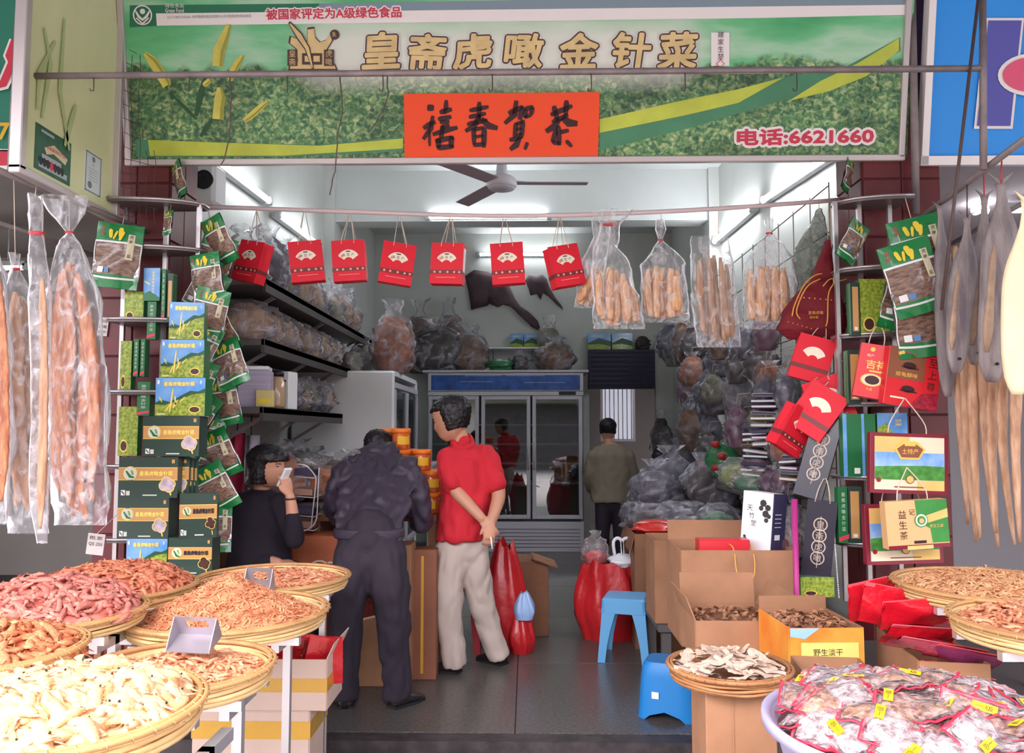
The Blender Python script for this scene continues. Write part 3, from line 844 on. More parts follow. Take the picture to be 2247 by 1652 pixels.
PK_W, PK_H = 0.185, 0.27
def packet_meshes(seed):
    random.seed(seed)
    ph = R_(0, 6); amp = 0.008
    def sf(u, v, d):           # u in -.5...5 * W, v 0..-H ; d = extra offset
        s = u / PK_W + 0.5; t = -v / PK_H
        bulge = 0.024 * (max(0, 1 - abs(2*s-1)**2.5)) * (max(0, math.sin(PI*min(1, max(0, t)))) ** 0.7)
        rip = amp*math.sin(s*7+ph+t*3) + 0.5*amp*math.sin(t*15+ph+s*5)
        return (u, -bulge - rip*(0.35+t) - d - 0.001, v)
    b = MB(); N, K = 7, 10
    def zone(s, t):
        if t < 0.30: return 0
        if t < 0.84: return 1
        return 0
    b.grid(lambda s, t: sf((s-.5)*PK_W, -(1-t)*PK_H, 0), N, K, mfun=lambda s, t: zone(s, 1-t))
    b.grid(lambda s, t: (lambda p: (p[0], -p[1]*0.5+0.001, p[2]))(sf((.5-s)*PK_W, -(1-t)*PK_H, 0)), N, K, mfun=lambda s, t: 0 if zone(s, 1-t) == 0 else 2)
    body = b.mesh('pouch', [p_green, p_cont, p_silver])
    b = MB(); b.surf = sf; b.lay = 0.0012
    e = []
    for tt in (0.30, 0.84):
        for k in range(7):
            s0, s1 = (k/7-.5)*PK_W, ((k+1)/7-.5)*PK_W
            vv = -PK_H*(tt + (0.02*math.sin(k*.5) if tt > .5 else 0)); v2 = -PK_H*(tt + (0.02*math.sin((k+1)*.5) if tt > .5 else 0))
            b.poly([(s0, vv-0.004), (s1, v2-0.004), (s1, v2+0.004), (s0, vv+0.004)], 0, 2)
    for x in (-.49, .49):
        for k in range(6): 
            y0, y1 = -PK_H*(.3+.09*k), -PK_H*(.39+.09*k)
            b.poly([(PK_W*x-0.002, y0), (PK_W*x+0.002, y0), (PK_W*x+0.002, y1), (PK_W*x-0.002, y1)], 0, 2)
    for (x0, y0, x1, y1, w) in ((-.2, -.10, -.16, -.24, .016), (.02, -.06, .05, -.22, .02), (.10, -.12, .04, -.27, .014), (-.05, -.12, -.10, -.26, .01)):
        b.stroke([(PK_W*x0, PK_H*y0), (PK_W*x1, PK_H*y1)], w, 1, 3)
    b.text('皇', -PK_W*.36, -PK_H*.10, 0.016, 2, 3); b.text('斋', -PK_W*.36, -PK_H*.18, 0.016, 2, 3)
    b.poly([(PK_W*.22, -PK_H*.16), (PK_W*.36, -PK_H*.16), (PK_W*.36, -PK_H*.56), (PK_W*.22, -PK_H*.56)], 3, 3)
    for k, c in enumerate('虎噉金针菜'): b.text(c, PK_W*.29, -PK_H*(.20+.075*k), 0.015, 4, 4)
    b.rect(-PK_W*.38, -PK_H*.78, -PK_W*.24, -PK_H*.69, 0, 3); b.rect(-PK_W*.21, -PK_H*.78, -PK_W*.10, -PK_H*.70, 5, 3)
    pr = b.mesh('print', [p_edge, p_yel, c_red, p_tan, p_ink, mat('quality_blue', (90, 130, 180), 0.5)])
    return body, pr
PKM = [packet_meshes(s) for s in (3, 8, 15, 21)]
def packet(px, py, Y, wpx, roll=0, yaw=0, pitch=0, label='', group=None, var=0, hang=0):
    s = L(wpx, Y) / PK_W
    mw = TR(W(px, py, Y), rz=rad(yaw), ry=rad(roll), rx=rad(pitch), s=s)
    t = thing('daylily_packet', label, 'packet', mw=mw, group=group)
    bd, pr = PKM[var % 4]
    inst('pouch', bd, t); inst('print', pr, t)
    if hang:
        b = MB(); b.tube([(0, 0.004, -0.012), (0, 0.012, hang/s)], 0.0015, 5); b.build('string', m_cord, t)
    return t

# --- printed cartons
bx_green = mat('carton_green', (34, 110, 62), 0.4, coat=0.3); bx_dk = mat('carton_dark_green', (44, 66, 58), 0.4, coat=0.25, var=(4, 0.08))
bx_sky = mat('carton_sky', (52, 128, 206), 0.35, coat=0.4, var=(3, 0.0), col2=(150, 196, 232)); bx_hill = mat('carton_hill', (34, 84, 52), 0.4)
bx_mead = mat('carton_meadow', (96, 122, 36), 0.4, var=(70, 0.0), col2=(168, 180, 64), coat=0.3); bx_tan = mat('carton_band', (200, 150, 92), 0.35, coat=0.3)
bx_gold = mat('carton_gold', (246, 214, 110), 0.35, metal=0.2); bx_bean = mat('carton_dark_oval', (70, 40, 34), 0.4, var=(90, .2)); bx_pale = mat('carton_pale', (206, 212, 196), 0.45)
bx_plum = mat('carton_window', (190, 172, 180), 0.4, var=(30, 0.25)); bx_black = mat('carton_ink', (40, 34, 30), 0.5)
BXM = [bx_green, bx_dk, bx_sky, bx_hill, bx_mead, bx_tan, bx_gold, bx_bean, bx_pale, bx_plum, c_wh, c_red, bx_black]
def front_blue(b, w, h, la=1):
    b.rect(0, 0, w, h, 2, la)
    b.poly([(0, h*.34), (w*.12, h*.42), (w*.3, h*.36), (w*.5, h*.52), (w*.7, h*.66), (w*.86, h*.64), (w, h*.72), (w, h*.2), (0, h*.1)], 3, la+1)
    b.poly([(0, 0), (0, h*.30), (w*.2, h*.28), (w*.45, h*.40), (w*.75, h*.56), (w, h*.60), (w, 0)], 4, la+2)
    for x0, y0, x1, y1, q in ((.30, .10, .36, .72, .035), (.42, .25, .40, .52, .03), (.36, .2, .46, .42, .03), (.08, .5, .14, .36, .025), (.5, .36, .6, .5, .02), (.22, .12, .30, .3, .025)):
        b.stroke([(w*x0, h*y0), (w*x1, h*y1)], w*q, 6, la+3)
    b.disc(w*.80, h*.16, w*.12, 6, la+3, ry=h*.10); b.disc(w*.80, h*.16, w*.10, 7, la+4, ry=h*.075)
    b.text('皇斋虎噉金针菜', w*.48, h*.84, h*.11, 6, la+3, w=w*.62, fat=h*.006, nf=5)
    b.rect(w*.04, h*.84, w*.08, h*.94, 10, la+3); b.rect(w*.9, h*.84, w*.93, h*.93, 8, la+3)
    b.rect(w*.04, h*.03, w*.2, h*.06, 8, la+3)
def spine_green(b, w, h, la=1):
    b.rect(0, 0, w, h, 0, la)
    for k, c in enumerate('皇斋虎噉金针菜'): b.text(c, w*.5, h*(.88-.105*k), h*.075, 8, la+1, w=w*.4)
    b.poly([(0, h*.02), (w, h*.08), (w, h*.16), (0, h*.10)], 11, la+2)
def front_dark(b, w, h, la=1, ink=6):
    b.rect(0, 0, w, h, 1, la)
    b.rect(0, h*.44, w, h*.74, 5, la+1); b.rect(0, h*.43, w, h*.445, 6, la+2); b.rect(0, h*.735, w, h*.75, 6, la+2)
    b.disc(w*.20, h*.60, w*.12, 6, la+2); b.disc(w*.20, h*.60, w*.108, 8, la+3)
    b.stroke([(w*.13, h*.66), (w*.20, h*.52), (w*.27, h*.5)], w*.05, 0, la+4); b.stroke([(w*.22, h*.68), (w*.25, h*.56)], w*.035, 4, la+4)
    b.text('皇斋虎噉金针菜', w*.64, h*.60, h*.11, ink, la+3, w=w*.56, fat=h*.006, nf=5)
    for i, (x, y, r) in enumerate(((.82, .40, .09), (.90, .34, .08), (.78, .30, .09), (.87, .26, .09))): b.disc(w*x, h*y, w*r, 6, la+4+.2*i)
    for i, (x, y, r) in enumerate(((.82, .40, .075), (.90, .34, .066), (.78, .30, .075), (.87, .26, .075), (.84, .33, .07))): b.disc(w*x, h*y, w*r, 7 if ink == 12 else 9, la+5+.2*i)
    b.stroke([(w*.88, h*.16), (w*.9, h*.06)], w*.025, 6, la+4)
    b.rect(w*.05, h*.06, w*.12, h*.19, 10, la+2); b.rect(w*.135, h*.06, w*.20, h*.17, 8, la+2); b.stroke([(w*.06, h*.17), (w*.11, h*.08)], w*.02, 1, la+3)
    b.rect(w*.42, h*.05, w*.66, h*.08, 8, la+2); b.rect(w*.9, h*.85, w*.95, h*.94, 5, la+2)
def carton(name, label, cat, mw, w, h, d, front, spine=None, body=None, group=None, cord=None, ink=None):
    """carton with its front's lower left corner at the local origin, front facing -Y"""
    t = thing(name, label, cat, mw=mw, group=group)
    b = MB(); b.box((w/2, d/2, h/2), (w, d, h), bev=min(0.003, d*.1)); b.build('carton', body or bx_green, t)
    b = MB(); b.T = Matrix.Translation((0, -0.0002, 0)); b.lay = 0.0009
    if front is front_dark and ink is not None: front(b, w, h, 1, ink)
    else: front(b, w, h)
    if spine:
        b.T = Matrix.Translation((-0.0002, d, 0)) @ Matrix.Rotation(-PI/2, 4, 'Z'); spine(b, d, h)
    b.build('print', BXM, t)
    if cord:
        b = MB(); b.tube(seg_pts(cord, 12), 0.003, 6); b.build('handle_cord', m_cord, t)
    return t
def carton_px(label, x0, y0, x1, y1, Y, d, front, yaw=0, spine=None, body=None, group=None, name='gift_box', ink=None, roll=0):
    p = W(x0, y1, Y); q = W(x1, y0, Y)
    return carton(name, label, 'box', TR(p, rz=rad(yaw), ry=rad(roll)), (q.x-p.x)/max(.5, math.cos(rad(yaw))), q.z-p.z, d, front, spine, body, group, ink=ink)

# --- red paper gift bag
gb_red = mat('bag_red', (222, 36, 54), 0.5, spec=.25); gb_dk = gb_red; gb_cream = mat('bag_cream', (240, 230, 206), 0.5)
gb_band = mat('bag_brown_band', (120, 44, 44), 0.45); gb_pale = mat('bag_pale_pink', (238, 150, 140), 0.5); gb_in = mat('bag_inside', (214, 196, 196), 0.7)
GBW, GBH, GBD = 0.178, 0.225, 0.075
def gift_bag_parts():
    w, h, d = GBW, GBH, GBD
    b = MB(); g = 0.016
    v = lambda x, y, z: (x, y, z)
    # front, back, gusseted sides, bottom (origin = top centre, z down)
    b.add([v(-w/2, -d/2, 0), v(w/2, -d/2, 0), v(w/2, -d/2, -h), v(-w/2, -d/2, -h)], [(0, 3, 2, 1)], 0)
    b.add([v(-w/2, d/2, 0), v(w/2, d/2, 0), v(w/2, d/2, -h), v(-w/2, d/2, -h)], [(0, 1, 2, 3)], 0)
    for s in (-1, 1):
        b.add([v(s*w/2, -d/2, 0), v(s*(w/2-g), 0, 0), v(s*w/2, d/2, 0), v(s*w/2, -d/2, -h*.8), v(s*w/2, 0, -h*.82), v(s*w/2, d/2, -h*.8), v(s*w/2, -d/2, -h), v(s*w/2, d/2, -h)],
              [f[::s] for f in ((0, 3, 4, 1), (1, 4, 5, 2), (3, 6, 7, 5, 4))], 1)
    b.add([v(-w/2, -d/2, -h), v(w/2, -d/2, -h), v(w/2, d/2, -h), v(-w/2, d/2, -h)], [(0, 3, 2, 1)], 1)
    b.add([v(-w/2+.002, -d/2+.003, -.002), v(w/2-.002, -d/2+.003, -.002), v(w/2-.002, -d/2+.003, -h+.003), v(-w/2+.002, -d/2+.003, -h+.003)], [(0, 1, 2, 3)], 2)
    bag = b.mesh('bag', [gb_red, gb_dk, gb_in])
    b = MB(); b.T = Matrix.Translation((0, -d/2, 0)); b.lay = 0.0008
    fan_ = [(0.062*math.cos(a)*1.0, -0.115+0.062*math.sin(a)) for a in [rad(28+k*(124/12)) for k in range(13)]] + [(0.026*math.cos(a), -0.115+0.026*math.sin(a)-0.006) for a in [rad(152-k*(124/6)) for k in range(7)]]
    b.poly([(x, y*1) for x, y in fan_], 0, 1)
    b.rect(-0.012, -0.066, 0.012, -0.060, 3, 2)
    for k, c in enumerate('海百产'): b.text(c, -0.026+0.025*k, -0.082, 0.016, 3, 2)
    b.disc(-0.035, -0.088, 0.008, 2, 2)
    b.rect(-w/2, -0.172, w/2, -0.150, 1, 1)
    for x in (-.36, -.18, .05, .26, .42): b.disc(w*x, -0.161, 0.0065, 2, 2, n=10)
    b.rect(-0.055, -0.192, 0.055, -0.189, 2, 1)
    b.T = Matrix.Translation((w/2+.0005, 0, 0)) @ Matrix.Rotation(PI/2, 4, 'Z'); b.rect(-d/2, -0.172, d/2, -0.150, 1, 1)
    b.T = Matrix.Translation((-w/2-.0005, 0, 0)) @ Matrix.Rotation(-PI/2, 4, 'Z'); b.rect(-d/2, -0.172, d/2, -0.150, 1, 1)
    b.T = Matrix.Translation((0, d/2, 0)) @ Matrix.Rotation(PI, 4, 'Z'); b.rect(-w/2, -0.172, w/2, -0.150, 1, 1); b.poly(fan_, 0, 1)
    pr = b.mesh('print', [gb_cream, gb_band, gb_pale, p_ink])
    return bag, pr
GBM = gift_bag_parts()
def gift_bag(px, py, Y, roll=0, yaw=0, pitch=0, s=1.0, cord_to=None, label='', group=None, spread=0.034):
    mw = TR(W(px, py, Y), rz=rad(yaw), ry=rad(roll), rx=rad(pitch), s=s)
    t = thing('gift_bag', label, 'gift bag', mw=mw, group=group)
    inst('bag', GBM[0], t); inst('print', GBM[1], t)
    if cord_to is not None:
        top = mw.inverted() @ V3(cord_to)
        for y in (-GBD/2+0.002, GBD/2-0.002):
            b = MB()
            b.tube([(-spread, y-0.002, -0.02), (-spread, y-0.002, 0.0), (top.x-.003, top.y, top.z), (top.x+.003, top.y, top.z), (spread, y-0.002, 0.0), (spread, y-0.002, -0.02)], 0.0022, 5)
            b.build('handle_cord', m_cord, t)
    return t

# --- plastic film bags and long dried strips
def film_bag(name, label, cat, prof, Y, thick=0.07, m=None, group=None, tie=None, seed=0, n=18, string=None, crump=0.02, yaw=0):
    """prof: list of (px centre, py, half width px, thickness factor) from top to bottom"""
    x0, y0 = prof[0][0], prof[0][1]
    top = W(x0, y0, Y)
    t = thing(name, label, cat, loc=top, group=group)
    pts = [(x, y, hw, th) for x, y, hw, th in prof]
    rows = []
    K = max(10, len(pts)*4)
    for i in range(K+1):
        q = i/K*(len(pts)-1); k = min(int(q), len(pts)-2); u = q-k; u = u*u*(3-2*u)
        a, c = pts[k], pts[k+1]
        rows.append([lerp(a[j], c[j], u) for j in range(4)])
    rings = []
    for i, (x, y, hw, th) in enumerate(rows):
        c = W(x, y, Y) - top
        hx = L(hw, Y); hy = thick*th
        r = []
        for j in range(n):
            a = 2*PI*j/n
            nn = noise.noise(V3((math.cos(a)*1.7+seed*7.3, math.sin(a)*1.7, i*0.45+seed)))
            kx = 1 + crump*6*nn
            hy2 = hy*(1+nn*0.6)
            r.append((c.x + hx*kx*math.copysign(abs(math.cos(a))**0.8, math.cos(a)), c.y + hy2*math.sin(a), c.z + 0.004*nn))
        rings.append(r)
    b = MB(); b.loft(rings, caps=False)
    b.build('film', m or m_film, t)
    if tie:
        x, y, hw = tie
        c = W(x, y, Y) - top
        b = MB(); b.lathe([(L(hw, Y)*1.05+0.002, -0.005), (L(hw, Y)*1.05+0.005, 0), (L(hw, Y)*1.05+0.002, 0.005)], 12, c=c, sy=0.7); b.build('tie', m_redtie, t)
    if string:
        b = MB(); b.T = t.matrix_basis.inverted(); b.tube([W(q[0], q[1], q[2] if len(q) > 2 else Y) for q in string], 0.002, 5); b.build('string', m_cord, t)
    return t
def strip(name, label, cat, path, w, m, group=None, flat=0.45, seed=0, n=8, K=16, up=(0, 1, 0), ribs=0.0, wprof=None):
    """long dried strip along world points"""
    P = seg_pts(path, K)
    ws = []
    for i in range(K):
        t = i/(K-1)
        if wprof:
            q = t*(len(wprof)-1); k = min(int(q), len(wprof)-2); f = lerp(wprof[k], wprof[k+1], q-k)
        else:
            f = min(1, 0.35+3*t, 0.25+4*(1-t))
        ws.append(w*f*(1+0.18*noise.noise(V3((t*5, seed*3.1, 0))) + (ribs if i % 2 else -ribs)))
    o = P[0].copy()
    b = MB(); b.T = Matrix.Translation(-o)
    b.tube(P, ws, n, flat=flat, up=up)
    return b.build(name, m, None, label, cat, group, mw=Matrix.Translation(o))
# ------------------------------------------------------------------ left side: rack, boxes, packets, long bags
random.seed(11)
def shelf_rack(name, label, x_in, x_out, ys, Y, posts, flip):
    """corner rack with curved steel shelves; x_in / x_out pixel columns of the shelf ends"""
    t = thing(name, label, 'rack', loc=V3((W(x_out, 1000, Y).x, Y, 0)))
    iv = t.matrix_basis.inverted()
    for (px, y0, y1) in posts:
        b = MB(); b.T = iv; p = W(px, 800, Y); b.bar((p.x, p.y+0.02, W(px, y1, Y).z), (p.x, p.y+0.02, W(px, y0, Y).z), 0.02, 0.02); b.build('post', m_steel, t)
    for y in ys:
        a = W(x_out, y, Y); c = W(x_in, y, Y); z = a.z
        n = 10; top = []
        for k in range(n+1):
            q = k/n*PI/2
            # front outline bends back towards the shop side
            top.append((lerp(a.x, c.x, math.sin(q)), Y - 0.10 + 0.14*(1-math.cos(q)), z))
        out = top + [(c.x, Y+0.10, z), (a.x, Y+0.10, z)]
        b = MB(); b.T = iv
        lo = [(x, yy, zz-0.012) for x, yy, zz in out]
        m_ = len(out)
        b.add(out+lo, [list(range(m_))[::-1 if flip else 1], [m_+i for i in range(m_)][::1 if flip else -1]] + [(i, (i+1) % m_, m_+(i+1) % m_, m_+i) for i in range(m_)])
        b.build('shelf_board', mat('rack_shelf', (108, 98, 100), 0.4, metal=0.3), t)
        b = MB(); b.T = iv; b.tube([(x, yy, zz+0.004) for x, yy, zz in top] + [(c.x, Y+0.10, z+0.004)], 0.008, 6); b.build('shelf_rim', m_steel, t)
    return t
rackL = shelf_rack('corner_rack', 'stainless corner rack with curved shelves against the left maroon pillar', 440, 258, (448, 549, 706, 862, 1022, 1180), 3.92, ((262, 445, 1400), (352, 445, 1400), (425, 445, 1400)), True)

# folding stand under the stacked cartons (hidden below the trays)
zst = W(320, 1262, 3.70).z
st = thing('low_table', 'low wooden table under the stacked daylily cartons', 'table', loc=(W(350, 1262, 3.68).x, 3.70, -0.15))
b = MB(); b.box((0, 0, zst+0.15-0.012), (0.52, 0.24, 0.022), bev=0.003); b.build('table_top', m_card2, st)
for sx_ in (-1, 1):
    for sy_ in (-1, 1):
        b = MB(); b.box((sx_*0.23, sy_*0.09, (zst+0.13)/2), (0.03, 0.03, zst+0.13)); b.build('leg', m_card2, st)
GDK = 'dark green daylily cartons stacked at the left rack'
GBL = 'blue sky daylily cartons stacked at the left rack'
Yb = 3.66
carton_px('bottom dark green carton with a tan band under the turned carton', 368, 1180, 466, 1262, Yb, 0.10, front_dark, group=GDK, body=bx_dk, ink=12)
carton_px('blue carton with white title at the foot of the left carton stack', 276, 1182, 368, 1262, Yb, 0.10, front_blue, group=GBL)
carton_px('dark green carton standing on the lowest blue carton', 256, 1092, 371, 1182, Yb, 0.10, front_dark, group=GDK, body=bx_dk)
carton_px('dark green carton turned to show its spine beside the phone seller', 392, 1083, 470, 1181, Yb-0.01, 0.075, front_dark, yaw=14, group=GDK, body=bx_dk, ink=12, spine=lambda b, w, h: (b.rect(0, 0, w, h, 1, 1), [b.text(c, w*.5, h*(.86-.1*k), h*.07, 5, 2, w=w*.3) for k, c in enumerate('皇斋虎噉金针菜')]))
carton_px('dark green carton with bright gold title in front of three more', 259, 1003, 391, 1092, Yb, 0.05, front_dark, group=GDK, body=bx_dk)
for k, (dx, lb) in enumerate(((25, 'dark green carton just behind the one with the bright gold title'), (34, 'middle carton of the row behind the bright gold title carton'), (42, 'hindmost dark green carton of the row with one edge showing'))):
    carton_px(lb, 300+dx-25, 1003+k*2, 391+dx, 1089, Yb+0.055+0.022*k, 0.02, front_dark, group=GDK, body=bx_dk)
carton_px('top dark green carton carrying the three blue cartons', 313, 913, 438, 1001, Yb, 0.10, front_dark, group=GDK, body=bx_dk)
spn = lambda b, w, h: spine_green(b, w, h)
carton_px('lowest of the three stacked blue cartons with bright meadow print', 340, 829, 451, 912, Yb, 0.09, front_blue, spine=spn, group=GBL)
carton_px('middle blue carton of the three stacked ones', 352, 745, 446, 828, Yb, 0.09, front_blue, spine=spn, yaw=4, group=GBL)
carton_px('topmost blue carton of the three stacked ones', 370, 662, 443, 744, Yb, 0.09, front_blue, spine=spn, yaw=12, group=GBL)
# cartons standing in the rack, spines outwards
def front_spine(b, w, h): spine_green(b, w, h)
def front_mead(b, w, h):
    b.rect(0, 0, w, h, 4, 1); b.disc(w*.3, h*.2, w*.2, 6, 2, ry=h*.13); b.disc(w*.3, h*.2, w*.16, 7, 3, ry=h*.1)
def front_vblue(b, w, h):
    b.rect(0, 0, w, h, 2, 1); b.poly([(0, 0), (w, 0), (w, h*.1), (w*.4, h*.3), (0, h*.2)], 0, 2)
    for k, c in enumerate('皇斋虎噉金针菜'): b.text(c, w*.6, h*(.86-.1*k), h*.08, 6, 2)
    b.stroke([(w*.05, h*.6), (w*.4, h*.5)], h*.04, 6, 2)
def front_orange(b, w, h):
    b.rect(0, 0, w, h, 1, 1); b.rect(w*.15, h*.1, w*.85, h*.85, 5, 2)
RK = 'cartons standing in the left rack'
for lb, x0, y0, x1, y1, fn in (('upright blue carton with a gold title down its front in the left rack', 314, 588, 352, 660, front_vblue), ('narrow green spine beside the upright blue carton', 353, 590, 364, 706, front_spine),
                               ('tan panelled dark carton beside the green spine under the hanging foil packet', 366, 600, 380, 706, front_orange), ('yellow green meadow carton under the hanging daylily packet', 272, 640, 316, 705, front_mead),
                               ('meadow printed carton at the outer edge of the shelf below the fish tag', 262, 748, 290, 860, front_mead), ('green spined carton nearest the meadow printed one', 292, 744, 305, 826, front_spine),
                               ('second green spined carton in the rack row', 307, 744, 319, 826, front_spine), ('meadow carton on the rack shelf beside the top dark green carton', 258, 892, 304, 1000, front_mead), ('dark spined carton behind the lowest blue carton', 300, 838, 330, 912, front_spine),
                               ('green spined carton left of the topmost blue carton', 322, 662, 343, 744, front_spine)):
    carton_px(lb, x0, y0, x1, y1, 3.85, 0.05, fn, group=RK)
# hanging packets
packet(268, 492, 3.80, 100, roll=6, yaw=8, label='single large green daylily packet hanging on the left maroon pillar', var=0, hang=0.05)
packet(384, 356, 3.98, 56, roll=-14, yaw=-48, label='green and silver packet leaning on the top shelf of the left rack below the banner', var=1)
packet(372, 462, 3.80, 38, roll=4, yaw=-40, label='narrow green packet hanging under the top shelf of the left rack', var=2, hang=0.03)
cl = thing('strip_line', 'thin line carrying the cluster of green packets beside the left rack', 'line', loc=W(470, 470, 4.02))
b = MB(); b.T = cl.matrix_basis.inverted(); b.tube(seg_pts([W(452, 457, 4.29), W(460, 480, 4.10), W(470, 700, 4.05), W(470, 1150, 4.05)], 10), 0.003, 6); b.build('line', m_cord, cl)
GP = 'green daylily packets strung beside the left rack'
for k in range(17):
    y = 478 + k*39
    x = 470 + 14*math.sin(k*2.1) + (6 if k % 2 else -10)
    packet(x, y, 3.92+0.11*(k % 2)+R_(-.02, .02), 74, roll=[-22, 18, -8, 30, 10, -28, 22][k % 7]+R_(-6, 6), yaw=[-30, 26, -12, 34, 6][k % 5], pitch=R_(-12, 14), label='green daylily packet in the strung cluster beside the left rack', group=GP, var=k)
# small price tags
for lb, x, y, w, h in (('small printed card tag taped on the left pillar beside the eel bag', 224, 715, 22, 42), ('second small card tag at the foot of the left rack post', 207, 1192, 38, 46)):
    p = W(x-w/2, y+h/2, 4.003 if y < 900 else 3.62)
    Yq = 4.003 if y < 900 else 3.62
    t = thing('card_tag', lb, 'tag', mw=TR(p, rz=0, ry=rad(6)))
    b = MB(); b.box((L(w, Yq)/2, 0, L(h, Yq)/2), (L(w, Yq), 0.003, L(h, Yq))); b.build('card', mat('tag_card', (196, 186, 184), 0.7), t)
    b = MB(); b.lay = 0.001
    for k, s in enumerate(('金针菜', '虎噉', '特产') if y < 900 else ('批发', 'QS 250')): b.text(s, L(w, Yq)*.5, L(h, Yq)*(.8-.3*k), L(h, Yq)*.18, 0, 3, w=L(w, Yq)*.8)
    b.build('print', p_ink, t)
    if y > 900:
        b = MB(); b.tube([(L(w, Yq)/2, 0, L(h, Yq)), (L(w, Yq)/2, 0.32, L(h, Yq)+0.14)], 0.0015, 5); b.build('string', m_cord, t)
# long bags of dried eel hanging from the left side rail
EE = 'dried eels in the tall clear bags'
def eels(label, spec, Y, m, grp, wpx=16, flat=0.5):
    for k, (xs, y0, y1) in enumerate(spec):
        n = len(xs)
        P = [W(xs[i], lerp(y0, y1, i/(n-1)), Y + 0.028*((k % 3)-1)) for i in range(n)]
        strip('dried_eel', label, 'dried fish', P, L(wpx, Y), m, grp, flat=flat*R_(.5, 1), seed=k, K=36, ribs=0.06)
film_bag('eel_bag', 'tall clear bag with a flared top holding reddish dried eels', 'bag', [(140, 432, 56, .35), (148, 470, 38, .3), (152, 510, 6, .12), (154, 540, 26, .5), (160, 640, 54, .95), (166, 800, 66, 1), (172, 1000, 62, 1), (178, 1100, 58, .8), (176, 1152, 60, .12)], 3.25, 0.085, tie=(152, 510, 7), seed=1, string=[(152, 508), (152, 436, 3.52)])
eels('reddish brown dried eel in the tall bag with the flared top', [((140, 124, 120, 128), 590, 1080), ((150, 146, 150, 176), 575, 1120), ((160, 168, 172, 170), 580, 1090), ((170, 196, 206, 200), 600, 1060), ((148, 140, 150, 190), 640, 1140), ((158, 182, 192, 186), 585, 1100), ((134, 130, 140, 152), 600, 1110), ((166, 186, 180, 160), 610, 1130), ((152, 160, 164, 204), 600, 1100), ((144, 152, 134, 140), 620, 1090)], 3.25, m_eel, EE)
film_bag('eel_bag', 'narrow clear tube bag tied with a red band in front of the flared bag', 'bag', [(76, 428, 15, .5), (78, 470, 15, .55), (80, 512, 14, .4), (82, 560, 18, .6), (88, 640, 22, .7), (92, 900, 20, .7), (86, 1100, 18, .6), (92, 1192, 12, .15)], 3.12, 0.05, m=m_film2, tie=(80, 512, 15), seed=2, string=[(77, 430), (80, 405, 3.36)])
eels('pale dried eel in the narrow tube bag with the red band', [((92, 96, 94, 88), 610, 1160)], 3.12, m_eel2, EE, 11)
film_bag('eel_bag', 'wide clear bag of tan eels half hidden behind the narrow tube bag', 'bag', [(32, 556, 10, .3), (34, 590, 7, .2), (40, 660, 34, .8), (50, 800, 44, 1), (56, 1000, 46, 1), (60, 1130, 44, .6), (62, 1170, 46, .1)], 3.3, 0.08, tie=(34, 590, 8), seed=3, string=[(34, 590), (30, 388, 3.25)])
eels('tan dried eel in the wide bag behind the narrow tube bag', [((34, 26, 30, 44), 640, 1100), ((44, 46, 58, 70), 650, 1060), ((54, 70, 80, 84), 660, 1110), ((38, 36, 44, 60), 650, 1120), ((48, 58, 50, 36), 660, 1110)], 3.3, m_eel2, EE, 17)
film_bag('eel_bag', 'clear bag of orange eels at the outer end of the left side rail', 'bag', [(-18, 540, 12, .3), (-18, 600, 24, .8), (-16, 800, 34, 1), (-14, 1000, 32, 1), (-14, 1150, 30, .2)], 3.15, 0.08, seed=4, string=[(-18, 545), (-20, 366, 3.14)])
eels('orange dried eel in the bag at the outer end of the rail', [((-8, 4, 6, 2), 600, 1100), ((-24, -16, -10, -14), 620, 1090)], 3.15, m_eel, EE, 15)
